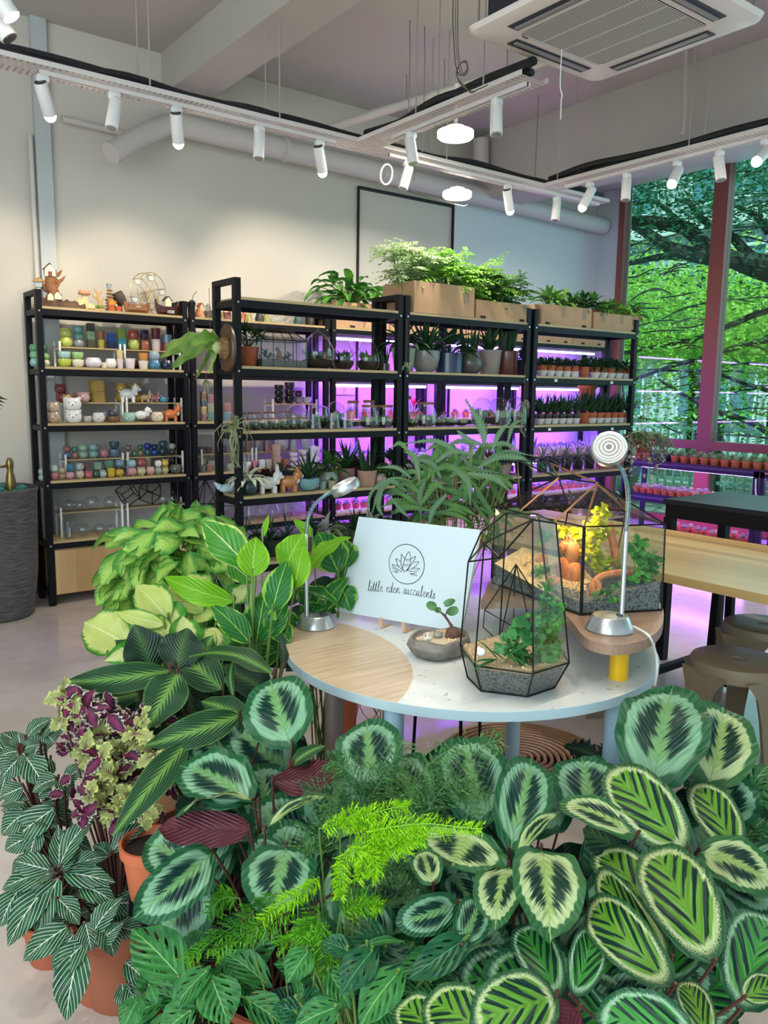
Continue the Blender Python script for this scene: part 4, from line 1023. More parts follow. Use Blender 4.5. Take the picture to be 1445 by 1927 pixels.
def figurines():
    r = random.Random(5)
    # bark slab with tree house
    p = atYZ(112, 5.60, ZT); t = thing('bark_slab', 'long rough dark bark trough at left end of the rack top', 'planter', (p.x+.0, 5.60, ZT), 0)
    mb = MB(); nx = 22
    vs = []; fs = []
    for i in range(nx+1):
        x = -.14+.29*i/nx
        for k in range(8):
            a = PI*k/7; rr = .055*(1+r.uniform(-.18,.18)); vs.append(V(x, -math.cos(a)*rr*1.1, max(0, math.sin(a)*rr)))
    for i in range(nx):
        for k in range(7): fs.append((i*8+k, (i+1)*8+k, (i+1)*8+k+1, i*8+k+1))
    fs.append(tuple(range(8))); fs.append(tuple(nx*8+k for k in reversed(range(8))))
    mb.add(vs, fs).build('bark', M_BARKF, t)
    p = atYZ(98, 5.62, ZT+.05); t = thing('tree_house_figurine', 'brown tree house figurine with red roof standing on bark at far left', 'figurine', (p.x, 5.62, ZT+.045), -.4)
    mb = MB(); mb.tube(crom([(0,0,0), (.01,0,.05), (-.005,0,.10), (0,0,.15)], 4), [.052,.046,.042,.040,.038,.036,.036,.036,.035,.035,.036,.038,.040], 9)
    for a, L, z in ((2.6,.085,.07), (3.3,.10,.10), (.3,.09,.13), (-.2,.06,.1), (2.2,.08,.16), (.6,.08,.17)):
        d = V(math.cos(a), math.sin(a)*.5, 0); mb.tube(crom([(0,0,z), d*L*.6+V(0,0,z), d*L+V(0,0,z+.035)], 3), [.016,.015,.013,.012,.010,.006,.002], 6)
    mb.build('trunk', M_BROWN, t)
    w_ = MB(); rr = MB(); hut(w_, rr, V(.0,0,.155), .065, .045, 0, .6); hut(w_, rr, V(.035,-.02,.01), .04, .03, .3, .6); hut(w_, rr, V(.0,-.045,.0), .035, .03, 0, .7)
    w_.build('house_walls', M_CREAMF, t, smooth=False); rr.build('roofs', M_ROOF, t, smooth=False)
    w2 = MB(); w2.box((-.095,-.02,.085), (-.055,.02,.125)); w2.build('side_cabin', mat('#aab0b4', .5), t, smooth=False)
    MB().lathe([(.04,.120),(.034,.13),(.0,.150)], 8, c=(-.075,0,0)).build('side_roof', mat('#c79a5c', .6), t, smooth=False)
    MB().box((-.012,-.034,.155), (.012,-.031,.185)).build('red_door', mat('#7a2e28', .5), t, smooth=False)
    # pale grotto figurine
    p = atYZ(160, 5.58, ZT); t = thing('grotto_figurine', 'pale yellow grotto figurine with flat mushroom cap', 'figurine', (p.x, 5.58, ZT))
    mb = MB(); mb.ball((-.03,0,.03), .035, 10, (1,1,1.2)).ball((.03,0,.02), .04, 10, (1,1,.7)).tube([(0,0,.0),(0,0,.10)], [.03,.018], 8); mb.tube([(-.05,0,.02),(-.062,0,.07)], [.012,.006], 6)
    mb.build('rock', M_PALEF, t); MB().lathe([(0,.10),(.038,.10),(.042,.108),(.036,.125),(0,.13)], 14).build('cap', mat('#c98a68', .6), t)
    # little tree with owls
    p = atYZ(186, 5.58, ZT); t = thing('tree_figurine', 'small bare branched tree figurine with green leaves at its base', 'figurine', (p.x, 5.58, ZT))
    mb = MB(); mb.tube(crom([(0,0,0),(.008,0,.05),(-.004,0,.09),(.01,0,.12)], 4), [.014]*4+[.012]*4+[.01]*4+[.008], 7)
    for a, z in ((.5,.06),(2.7,.08),(1.0,.10),(2.2,.11)): mb.tube([(0,0,z), (math.cos(a)*.035, 0, z+math.sin(a)*.03), (math.cos(a)*.042, 0, z+.035)], [.007,.006,.003], 6)
    mb.lathe([(0,0),(.035,0),(.03,.008),(0,.012)], 10); mb.build('tree', mat('#c49a62', .6, var=.15), t)
    mb = MB(); 
    for q in range(5): mb.ball((-.02+q*.012, -.015, .025+.006*(q % 2)), .010, 6)
    mb.build('leaves', mat('#6c8a3a', .6), t)
    # stacked stone chimney with terracotta pots
    p = atYZ(208, 5.60, ZT); t = thing('stone_stack_figurine', 'stack of tan stones with terracotta pots and a small grey bucket on top', 'figurine', (p.x, 5.60, ZT))
    mb = MB()
    for q in range(7): mb.ball((r.uniform(-.006,.006), .01, .018+q*.021), .036-q*.0022, 9, (1.0,.9,.36))
    mb.build('stones', mat('#a88256', .7, var=.2), t); MB().lathe([(0,.155),(.013,.155),(.020,.185),(.015,.186),(.012,.165)], 10, c=(-.004,0,0)).build('bucket', mat('#9aa6a8', .5), t)
    mb = MB(); pot_mb('nursery', .030, .045, 14, mb); mb.m = 0
    mb.build('large_pot', M_TERRA, t, loc=(-.005,-.03,0)); pot_mb('nursery', .029, .04, 14).build('tilted_pot', mat('#d8903c', .6), t, loc=(-.005,-.03,.034), rot=(0,.22,0)); pot_mb('nursery', .024, .036, 14).build('small_pot', mat('#c8602c', .6), t, loc=(.045,-.03,0))
    # dark barrel figurine
    p = atYZ(226, 5.66, ZT); t = thing('barrel_figurine', 'dark brown wooden barrel figurine tilted on a stand', 'figurine', (p.x, 5.66, ZT))
    M = Matrix.Translation(V(0,0,.10)) @ Matrix.Rotation(-.5, 4, 'Y')
    MB().lathe([(.0,-.045),(.03,-.045),(.042,0),(.04,.04),(.034,.045),(.03,.02),(0,.02)], 14, M=M).build('barrel', mat('#55453a', .45, .2, var=.2), t)
    MB().tube([(0,0,0),(0,0,.08)], [.02,.012], 8).build('stand', M_DKBR, t)
    # wire ferris wheel
    p = atYZ(283, 5.66, ZT); t = thing('ferris_wheel_stand', 'gold wire ferris wheel stand holding white cups', 'stand', (p.x-.01, 5.66, ZT), .35)
    G = mat('#b59a5e', .35, .7, 'gold_wire'); mb = MB(); R0 = .128; hz = .165
    for y in (-.035, .035):
        mb.tube([(R0*math.cos(a*PI/20), y, hz+R0*math.sin(a*PI/20)) for a in range(41)], .0022, 5)
        for k in range(6): mb.tube([(0,y,hz), (R0*math.cos(k*PI/3+.3), y, hz+R0*math.sin(k*PI/3+.3))], .0018, 5)
    mb.build('wheel', G, t); mb = MB()
    for y in (-.05, .05):
        for s in (-1, 1): mb.tube([(0,y*.8,hz), (s*.085, y, 0)], .0028, 5)
        mb.tube([(-.045,y*.95,.08),(.045,y*.95,.08)], .0022, 5); mb.tube([(.05*math.cos(a*PI/8), y*.9, .09+.075*math.sin(a*PI/8)) for a in range(9)], .0022, 5)
    mb.build('support', G, t)
    for k in range(6):
        a = k*PI/3+.3; c = V(R0*math.cos(a), 0, hz+R0*math.sin(a)-.02)
        MB().lathe([(0,-.032),(.018,-.028),(.027,-.008),(.028,.006),(.024,.004),(.0,-.02)], 14, c=c).build('cup', mat('#e2e0dc', .25), t)
        MB().tube([c+V(.031*math.cos(q*PI/8), .031*math.sin(q*PI/8), .006) for q in range(17)], .002, 5).build('cup_ring', G, t)
    # boat planter and ship planter
    def boat(px, w, col, label, house):
        p = atYZ(px, 5.55, ZT); L = width_at(px, w, 5.55, ZT)*1.2; t = thing('boat_planter', label, 'planter', (p.x, 5.55, ZT))
        vs = []; fs = []; n = 12
        for i in range(n+1):
            x = -L/2+L*i/n; e = 1-abs(2*i/n-1)**2.2; hw = .012+.034*e; top = .055+.025*abs(2*i/n-1)**3
            vs += [V(x*.85, 0, .0), V(x*.93, -hw*.8, .02), V(x, -hw, top), V(x, hw, top), V(x*.93, hw*.8, .02)]
        for i in range(n):
            for k in range(5):
                if k == 2: continue
                fs.append((i*5+k, i*5+(k+1) % 5, (i+1)*5+(k+1) % 5, (i+1)*5+k))
        fs += [(0,1,2,3,4), tuple(n*5+k for k in (4,3,2,1,0))]
        MB().add(vs, fs).build('hull', mat(col, .5, 0, var=.2, vscale=30), t)
        MB().box((-L*.38,-.03,.045), (L*.38,.03,.05)).build('soil_deck', M_SOIL, t, smooth=False)
        if house:
            a = MB(); b = MB(); hut(a, b, V(-.005,0,.06), .045, .04, .1, .7); a.build('cabin', M_CREAMF, t, smooth=False); b.build('cabin_roof', mat('#4a4844', .6), t, smooth=False)
            f = MB(); f.box((-.02,-.046,.03), (.03,-.042,.032))
            for q in range(6): f.box((-.02+q*.009,-.046,.012), (-.017+q*.009,-.042,.032))
            f.build('white_fence', M_WHITE, t, smooth=False)
            MB().tube([(-L*.45,0,.05),(-L*.52,0,.105)], [.012,.008], 6).tube([(L*.45,0,.05),(L*.46,0,.10)], [.014,.013], 6).build('bow_posts', M_DKBR, t)
        else:
            MB().ball((0,-.040,.04), .012, 8, (2,.4,.6)).build('bow_ribbon', mat('#9aa0a0', .5), t)
    boat(257, 42, '#96643c', 'tan wooden boat planter under the wire ferris wheel', False)
    boat(316, 38, '#452018', 'dark brown ship planter with a little white house', True)
    # figurines on rack two
    cs = [('#3a302c', 362), ('#c98a5c', 376), ('#4a4238', 392), ('#8a7a58', 412), ('#6d3a34', 426), ('#b06a4c', 452), ('#8f8a50', 466)]
    lab = ['dark cherry shaped ornament with thin curved stem on second rack top', 'peach house figurine on second rack top beside the post', 'dark stone ornament behind the front rack post', 'small sandy castle ornament between front rack posts', 'dark red hut ornament between the front rack posts', 'orange roofed hut ornament right of the front rack post', 'mossy green ornament with flowers right of front rack post']
    for i, (c, px) in enumerate(cs):
        p = atYZ(px, 5.60, ZT); t = thing('garden_figurine', lab[i], 'figurine', (p.x, 5.60, ZT), r.uniform(-.4,.4))
        m_ = mat(c, .5, 0, var=.3, vscale=40, bmp=.3)
        if i == 0:
            MB().ball((0,0,.07+.03), .028, 12).build('ball', m_, t); MB().tube([(0,0,0),(0,0,.075)], .012, 8).build('stand', m_, t); MB().tube(crom([(0,0,.125),(.012,0,.16),(.04,0,.19)], 4), .0022, 5).build('stem', m_, t)
        else:
            mb = MB(); mb.lathe([(.0,0),(.04,0),(.036,.02),(.030,.05),(.02,.07),(0,.075)], 9); 
            for q in range(6): mb.ball((r.uniform(-.03,.03), r.uniform(-.03,.0), r.uniform(.02,.08)), r.uniform(.01,.02), 7)
            mb.build('base_rock', m_, t)
            a = MB(); b = MB(); hut(a, b, V(0,-.01,.055), .035, .03, r.uniform(-.3,.3), .7); a.build('hut', mat('#d8b494' if i != 2 else '#8a8a88', .5), t, smooth=False); b.build('hut_roof', mat('#a85a3a' if i in (1,4,5) else '#5a5a48', .5), t, smooth=False)
    for i, (px, hh) in enumerate(((488,.10),(500,.08),(520,.10),(545,.12),(560,.11),(585,.12))):
        if i in (2, 3): 
            glass_vase(px, 22, 5.62, ZT, 'clear glass bowl on second rack top, %s of two' % ('left' if i == 2 else 'right'), 'bowl' if 0 else 'ball', hgt=.7); continue
        p = atYZ(px, 5.62, ZT); t = thing('garden_figurine', ['dark birdcage ornament at middle of second rack top', 'flower covered small ornament on the second rack top', '', '', 'small dark teal box ornament under front rack top board', 'dark wire basket ornament near right end of second rack top'][i], 'figurine', (p.x, 5.62, ZT))
        mb = MB(); mb.lathe([(0,0),(.03,0),(.034,.03),(.022,hh*.7),(.008,hh),(0,hh)], 9); mb.build('body', mat(['#33302c','#8a8a4a','','','#2f4f50','#2c2a28'][i], .5, var=.3, vscale=40), t)
figurines()
# ================================================================= SECOND RACK
X2 = 'second back rack'
stacks([(383,13,'square',1.1,['#9a5a68','#c8a868','#4a5a70','#8a5a48']),(397,17,'square',1.0,['#6f9a94','#b0b090','#b87888']),(427,17,'square',1.0,['#7a9ab0','#b88078']),(441,14,'cup',.8,['#c89c8c'])], YF, 1.221, 'middle shelf, second back rack')
put('palm', 'cup', '#b05030', .06, .10, 'dark', atYZ(466, 4.30, 1.588)-V(0,0,0), 0, 'tall dark palm in terracotta pot, left end of front rack second shelf', sc=1.15)
riser(372, 470, YM+.02, .843, .13, 'left riser of pastel pots on fourth shelf of second back rack'); riser(474, 600, YM+.02, .843, .13, 'right riser of white pots on fourth shelf of second back rack')
stacks([(368,12,'round',.9,['#9a6a64'],1),(381,14,'cup',.95,['#6a7672'],1),(394,13,'cup',1.0,['#a86a60'],1),(419,12,'square',1.0,['#5a5e64'],1),(433,14,'round',.9,['#9aa49c'],1),(457,10,'square',1.4,['#c0c8dc']),(467,11,'square',1.3,['#e0dcd0']),(479,13,'square',1.2,['#c87888']),(492,14,'square',1.2,['#cfd6e0']),(505,14,'cup',1.2,['#c8b8a0']),(520,18,'cup',1.2,['#c8a088','#cfa890']),(537,14,'cup',1.1,['#b86a50']),(552,15,'bowl',.6,['#d8d2d4','#d8d2d4','#e0dade']),(570,17,'bowl',.6,['#dcd6da','#dcd6da','#e6e0e4']),(590,22,'square',.8,['#d8cfe0','#dcd4e4'])], YF, .843, 'fourth shelf front, '+X2)
stacks([(381,14,'square',.9,['#4a4a50','#b8a890']),(398,24,'square',.75,['#a8a09a']),(440,13,'square',1.0,['#4a4a52']),(500,14,'square',1.0,['#b8c0d8'])], 5.68, .843, 'fourth shelf middle, '+X2)
stacks([(366,11,'round',.9,['#b07c78'],1),(379,14,'round',.9,['#6a747a'],1),(393,13,'cup',.9,['#8a5a58'],1),(420,14,'round',.9,['#5a6068'],1),(452,15,'round',.8,['#9a8a84','#b8a8a4']),(468,13,'square',1.0,['#8a6a68','#9a7270']),(487,16,'square',.9,['#8a8e9a','#b09088']),(504,14,'square',.9,['#c07888','#a08890']),(530,26,'bowl',.85,['#d8d4d8','#dedade']),(552,18,'cup',.9,['#d6d0da','#dcd6e0']),(578,24,'bowl',.85,['#d4cce0','#e0d8ea'])], YM+.02, .843, 'fourth shelf riser, '+X2, under=.13)
# dark stacked pots on middle shelf
stacks([(525,16,'bowl',.7,['#1e1c24','#24222a','#2c2a30']),(545,18,'bowl',.7,['#1c1a22','#282630','#4a4450']),(562,14,'round',.8,['#a8989c','#5a3a5c']),(577,16,'bowl',.7,['#d8ccd4'])], YM+.03, 1.221, 'middle shelf riser, '+X2, under=.13)
riser(505, 590, YM+.04, 1.221, .13, 'riser with dark bowls on middle shelf of second back rack')
def tripod_geo(px, label):
    p = atYZ(px, 5.62, .439); t = thing('geometric_terrarium', label, 'terrarium', (p.x, 5.62, .44))
    vs = [V(0,0,.34)]+[V(.13*math.cos(k*PI/2.5), .13*math.sin(k*PI/2.5), .14) for k in range(5)]+[V(.06*math.cos(k*PI/2.5), .06*math.sin(k*PI/2.5), .003) for k in range(5)]
    E = [(0,k) for k in range(1,6)]+[(k, k % 5+1) for k in range(1,6)]+[(k, k+5) for k in range(1,6)]+[(k+5, k % 5+6) for k in range(1,6)]
    edges(vs, E, .003).build('frame', M_LEAD, t)
    MB().add(vs, [(0,k,k % 5+1) for k in range(1,6)]+[(k,k+5,k % 5+6,k % 5+1) for k in range(1,6)]).build('glass', GLASS, t, smooth=False)
tripod_geo(388, 'black wire geometric terrarium at left on bottom shelf of second back rack'); tripod_geo(425, 'black wire geometric terrarium just behind the front rack post, bottom shelf')
for i, (px, w) in enumerate(((470,22),(492,22),(515,24),(540,20),(560,22),(585,22))):
    glass_vase(px, w, 5.60, .439, 'clear glass jar %s from left on bottom shelf of second back rack' % ordn(i), ['jar','ball','tear'][i % 3], hgt=1.2, under=0)
# ================================================================= PURPLE RACKS (third to fifth)
def cardboard():
    m, nt, b, o = newmat('cardboard'); n = noise(nt, objco(nt, (1,1,1)), 6, 3); n2 = noise(nt, objco(nt, (60,60,2)), 3, 1)
    nt.links.new(mixc(nt, (n*.6+n2*.4).step(.3,.7), '#a98460', '#bb9772'), b.inputs['Base Color']); b.inputs['Roughness'].default_value = .8; return m
M_CARD = cardboard(); M_TAPE = mat('#8a6a4a', .35, 0, 'brown_tape')
def carton(x0, x1, y0, y1, z, h, label, group=None, tapes=(.2, .8), holes=(.25, .85)):
    cx, cy = (x0+x1)/2, (y0+y1)/2; w, d = (x1-x0)/2, (y1-y0)/2; t = thing('cardboard_box', label, 'box', (cx, cy, z), 0, group); k = .006
    MB().box((-w,-d,0), (w,d,k)).box((-w,-d,k), (w,-d+k,h)).box((-w,d-k,k), (w,d,h)).box((-w,-d+k,k), (-w+k,d-k,h)).box((w-k,-d+k,k), (w,d-k,h)).build('carton', M_CARD, t, smooth=False)
    tb = MB()
    for f in tapes: tb.box((-w+2*w*f-.02, -d-.0015, h*.45), (-w+2*w*f+.02, -d+.0005, h))
    tb.build('tape', M_TAPE, t, smooth=False)
    hb = MB()
    for f in holes: hb.box((-w+2*w*f-.025, -d-.001, 0.002), (-w+2*w*f+.025, -d+.0008, .02))
    hb.build('hand_hole', mat('#2a1f18', .9), t, smooth=False)
    MB().box((-w+k,-d+k,k), (w-k,d-k,h*.7)).build('soil', M_SOIL, t, smooth=False)
for i in (2, 3, 4):
    a, b = RA[i]; L = (b-a-.08)/2
    for j in range(2): carton(a+.035+j*(L+.01), a+.035+j*(L+.01)+L, YA_+.0, YAb-.01, 1.968, .20, 'brown cardboard box on back rack top, behind front row, %s from left' % ordn((i-2)*2+j), holes=(.3, .8), tapes=(.5,))
    for j in range(2): carton(a+.05+j*(L+.01), a+.03+j*(L+.01)+L, YA_+.02, YAb-.01, .003, .30, 'brown cardboard box on floor under purple back rack, %s from left' % ordn((i-2)*2+j))
# trays of succulents under the grow lights
def tray_of(x0, x1, y0, y1, z, col, label):
    t = thing('plant_tray', label, 'tray', ((x0+x1)/2, (y0+y1)/2, z)); w, d = (x1-x0)/2, (y1-y0)/2
    MB().box((-w,-d,0), (w,d,.004)).box((-w,-d,.004), (w,-d+.004,.028)).box((-w,d-.004,.004), (w,d,.028)).box((-w,-d+.004,.004), (-w+.004,d-.004,.028)).box((w-.004,-d+.004,.004), (w,d-.004,.028)).build('tray', mat(col, .5), t, smooth=False)
r = random.Random(21)
def grid_plants(x0, x1, y0, y1, z, nx, ny, kinds, label, group, rot=True, jit=.006, sc=1.0):
    for j in range(ny):
        for i in range(nx):
            k = r.choice(kinds); x = x0+(x1-x0)*(i+.5)/nx+r.uniform(-jit, jit); y = y0+(y1-y0)*(j+.5)/max(1, ny)+r.uniform(-jit, jit)
            put(*k[:6], (x, y, z), r.uniform(0, 6), label, group, seed=k[6], sc=sc*r.uniform(.9, 1.12))
SW = [('succ','cup','#e0dce2',.045,.075,'succ',1), ('succ','square','#d8d4dc',.045,.07,'succ',2), ('bush','cup','#dad6de',.042,.075,'succ',3), ('snake','cup','#c8b8b0',.04,.07,'succ',4)]
SR = [('succ','nursery','terra',.034,.055,'succ',1), ('succ','nursery','terra',.034,.055,'succ',2), ('succ','nursery','terra',.034,.055,'pale',5)]
for i in (2, 3, 4):
    a, b = RA[i][0]+.06, RA[i][1]-.06; nm = ['third','fourth','rightmost'][i-2]
    grid_plants(a, b, 5.52, 5.76, .844, 9, 2, SW, 'small succulent in pale pot, purple lit fourth shelf of %s back rack' % nm, 'pale potted succulents, fourth shelf of %s back rack' % nm)
    tray_of(a, b, 5.52, 5.78, .44, '#e6e2ea', 'white tray of red pots on bottom shelf of %s purple back rack' % nm)
    grid_plants(a+.01, b-.01, 5.53, 5.77, .4445, 11, 2, SR, 'small succulent in red pot in white tray, bottom shelf of %s back rack' % nm, 'red potted succulents, bottom shelf of %s back rack' % nm)
    grid_plants(a, b, 5.54, 5.74, 1.222, 7, 1, SR, 'small succulent in red pot on the middle shelf of %s back rack' % nm, 'red potted succulents, middle shelf of %s back rack' % nm, sc=1.1)
# pink flower bloom in the purple light
t = thing('pink_flower', 'bright pink flower with long petals behind the front rack, middle shelf', 'flower', atYZ(778, 5.6, 1.222)+V(0,0,.06))
mb = MB(); rosette(mb, random.Random(3), (0,0,.05), 9, .11, .03, (.5, 1.4), .3); mb.build('petals', mat('#e0506c', .5), t)
pot_mb('nursery', .04, .06).build('pot', M_TERRA, t, loc=(0,0,-.06)); MB().tube([(0,0,-.01),(0,0,.055)], .004, 6).build('stem', M_STEM, t)
# electrical sockets
for i, px in enumerate((636, 655)):
    p = atYZ(px, WY-.03, 1.47); t = thing('wall_socket', 'white double wall socket, %s one, behind purple rack' % ('left' if i == 0 else 'right'), 'socket', p)
    MB().bevbox((-.07,-.012,-.045), (.07,0,.045), .004).build('plate', M_WHITE, t); MB().box((-.04,-.014,-.01), (-.02,-.0121,.01)).box((.02,-.014,-.01), (.04,-.0121,.01)).build('switch', mat('#c9c5d0', .4), t, smooth=False)
# ================================================================= FRONT ROW CONTENTS
BF, BM = YB_+.07, YB_+.16
# --- cartons on top of middle and right racks, with plants
bz = 1.968
def xB(px, z=1.968): return atYZ(px, YB_+.0, z).x
carton(xB(779), xB(892), YB_+.0, YBb+.05, bz, .20, 'largest cardboard box holding tall bushy ferns on front rack top', tapes=(.86,), holes=())
carton(xB(897), xB(997), YB_+.01, YBb+.02, bz, .125, 'cardboard box second from left on front rack top', holes=(.13, .86), tapes=(.92,))
carton(xB(1022), xB(1116), YB_+.02, YBb, bz, .15, 'cardboard box third from left, on the right front rack', holes=(.12, .85), tapes=(.42, .85))
carton(xB(1121), xB(1203), YB_+.02, YBb, bz, .13, 'rightmost cardboard box by the window, on the right front rack', holes=(.9,), tapes=(.2, .62, .9))
def pinnate(mb, b, d, L, n, pl_, w, droop=.5, up=V(0,0,1), r=rnd):
    """compound leaf: rachis with paired leaflets"""
    d = Vector(d).normalized(); s = d.cross(up); s = s.normalized() if s.length > .05 else V(1,0,0)
    p = Vector(b); dd = d.copy(); pts = [p.copy()]
    for i in range(n):
        t = (i+1)/n; p = p+dd*L/n; pts.append(p.copy())
        q = pl_*math.sin(min(1, .25+t*1.1)*PI*.95)*.9+pl_*.15
        for sg in (-1, 1): blade(mb, p, s*sg+dd*.55+V(0,0,r.uniform(-.15,.1)), q, w, .35, n=2)
        dd = (dd+V(0,0,-1)*droop/n).normalized()
    mb.tube(pts, L*.008, 3, cap=False)
def bushy(name, label, loc, spread, h, n, leaf, seed, L=.22, pl_=.075, w=.030, cat='plant', group=None):
    r = random.Random(seed); t = thing(name, label, cat, loc, 0, group); mb = MB(); st = MB()
    for k in range(n):
        x = r.uniform(-spread, spread); y = r.uniform(-.10, .10); hh = h*r.uniform(.25, 1)*(1-.35*abs(x/spread)**2)
        st.tube([(x*.6, y*.5, -.04), (x, y, hh)], .003, 4)
        for q in range(3):
            a = r.uniform(0, 2*PI); e = r.uniform(-.1, .9)
            pinnate(mb, (x, y, hh*r.uniform(.6, 1)), (math.cos(a)*math.cos(e), math.sin(a)*math.cos(e)*.8, math.sin(e)), L*r.uniform(.6, 1.1), 6, pl_, w, .9, r=r)
    mb.build('foliage', leaf, t); st.build('stem', M_STEM, t); return t
LM = leafm('bright_fern_leaf', '#5f9a34', '#9ccc54', .35); LW = leafm('silver_fern_leaf', '#8fb070', '#c8d8a8', .3); LD = leafm('deep_fern_leaf', '#3a6a2c', '#5d8f3a', .25)  # three fern greens: bright, silvery and deep
c = (xB(779)+xB(892))/2
bushy('bushy_fern_plant', 'tall bushy fern with silvery fronds growing from the largest cardboard box', (c-.14, 4.31, bz+.15), .19, .34, 36, LW, 31)
bushy('bushy_fern_plant', 'tall bright green bushy fern at the right half of the largest cardboard box', (c+.15, 4.29, bz+.15), .19, .31, 34, LM, 32)
c2 = (xB(897)+xB(997))/2
bushy('bushy_fern_plant', 'bright green bushy fern in the second cardboard box', (c2-.10, 4.29, bz+.09), .17, .32, 30, LM, 33)
bushy('bushy_fern_plant', 'lower bushy fern at right end of the second cardboard box', (c2+.12, 4.29, bz+.09), .15, .24, 24, LD, 34, L=.18)
def lowplant(px, z, sc_, label, leaf, seed, kind='leafy', Y=4.29):
    p = atYZ(px, Y, z); put(kind, 'nursery', 'terra', .05, .07, leaf, (p.x, Y, z), seed, label, seed=seed, sc=sc_)
for i, (px, lf) in enumerate(((1030,'mid'),(1050,'fresh'),(1072,'mid'),(1095,'dark'),(1112,'mid'),(1132,'fresh'),(1150,'mid'),(1172,'fresh'),(1192,'mid'))):
    lowplant(px, bz+.065, 1.35 if px < 1120 else 1.15, 'low leafy plant %s from left in the boxes on right front rack' % ordn(i), lf, 3+i, 'leafy')
# monstera like plant on back cartons
def swiss(t, mb, st, b, tip, w, nrm, holes): pass
tm = thing('philodendron_plant', 'large glossy split leaf plant on top of back rack in front of the wall', 'plant', (3.87, 5.62, 2.12))
mb = MB(); st = MB(); rr = random.Random(44)
for k in range(90):
    a = rr.uniform(0, 2*PI); e = rr.uniform(-.1, 1.35); R_ = rr.uniform(.10, .36); d = V(math.cos(a)*math.cos(e), math.sin(a)*math.cos(e)*.6, math.sin(e)*.85)
    b = d*R_; st.tube([(0,0,0), b*.6+V(0,0,.04), b], .004, 4); blade(mb, b, d+V(0,0,-.35)+V(rr.gauss(0,.3), rr.gauss(0,.3), 0), rr.uniform(.12,.20), rr.uniform(.065,.10), .9, n=4)
mb.build('foliage', leafm('glossy_split_leaf', '#2f6a2c', '#5fa03c', .3, .3), tm); st.build('stem', M_STEM, tm); pot_mb('nursery', .08, .10).build('pot', mat('#3a2a22', .6), tm, loc=(0,0,-.13))
# --- terrarium jars
M_CORK = mat('#8a6040', .9, 0, 'cork', var=.2, vscale=50)
def fill(t, r, H, seed, plants=True, leaf='mid', accent=None, level=.28, tall=.55):
    rr = random.Random(seed)
    MB().lathe([(0,.004),(r*.62,.006),(r*.90,H*level*.6),(r*.92,H*level),(r*.5,H*(level+.06)),(0,H*(level+.09))], 16).build('soil', M_SOIL, t)
    mb = MB()
    if plants:
        for q in range(22):
            a = rr.uniform(0,6.3); R_ = rr.uniform(0,.6)*r; blade(mb, (R_*math.cos(a), R_*math.sin(a), H*level), (math.cos(a)*.5, math.sin(a)*.5, 1), H*tall*rr.uniform(.4,.95), r*.26, .5, n=3)
        for q in range(16): mb.ball((rr.uniform(-.6,.6)*r, rr.uniform(-.6,.3)*r, H*(level+rr.uniform(.02,.22))), r*rr.uniform(.10,.24), 7)
    mb.build('plants', LF[leaf], t)
    MB().ball((rr.uniform(-.3,.3)*r, -r*.45, H*(level+.12)), r*.14, 7, (1,1,1.5)).build('ornament', mat(accent or '#d8cfb8', .5), t)
def jar(px, w, Y, Z, kind, hgt, label, lid=None, leaf='mid', accent=None, seed=1, level=.28, planted=True):
    p = atYZ(px, Y, Z); r = width_at(px, w, Y, Z)/2; t = thing('glass_terrarium', label, 'terrarium', (p.x, Y, Z))
    pr = {'cyl': [(.97,0),(1,.02),(1,1)], 'jar': [(.75,0),(.98,.08),(1,.35),(.85,.75),(.70,.9),(.72,1.0)], 'tear': [(.5,0),(.9,.12),(1,.33),(.8,.62),(.50,.85),(.44,.93),(.50,1.0)], 'globe': [(.45,0),(.8,.12),(1.0,.42),(.93,.68),(.70,.88),(.66,.92)], 'dome': [(1,0),(1.04,.5),(.9,.78),(.55,.95),(.0,1.0)], 'cup': [(.97,0),(1,.02),(.80,1)], 'ball': [(.35,0),(.75,.15),(1,.5),(.95,.75),(.75,.93),(.6,1.0)], 'sphere': [(.4,0),(.75,.13),(1,.5),(.78,.86),(.4,.97),(0,1)]}[kind]
    H = 2*r*hgt
    MB().lathe([(0,0.002)]+[(a*r, b*H) for a, b in pr], 24).build('glass', GLASS, t)
    if planted: fill(t, r, H, seed, leaf=leaf, accent=accent, level=level)
    if lid == 'cork': MB().lathe([(0,H*.985),(r*pr[-1][0]*1.06,H*.985),(r*pr[-1][0]*1.08,H*1.09),(0,H*1.09)], 18).build('cork_lid', M_CORK, t)
    if lid == 'glass': MB().lathe([(r*.68,H*.92),(r*.70,H*.95),(r*.35,H*1.12),(r*.05,H*1.22),(r*.04,H*1.26),(r*.07,H*1.30),(0,H*1.33)], 20).build('glass_lid', GLASS, t)
    return t
J = 'on left front rack second shelf'
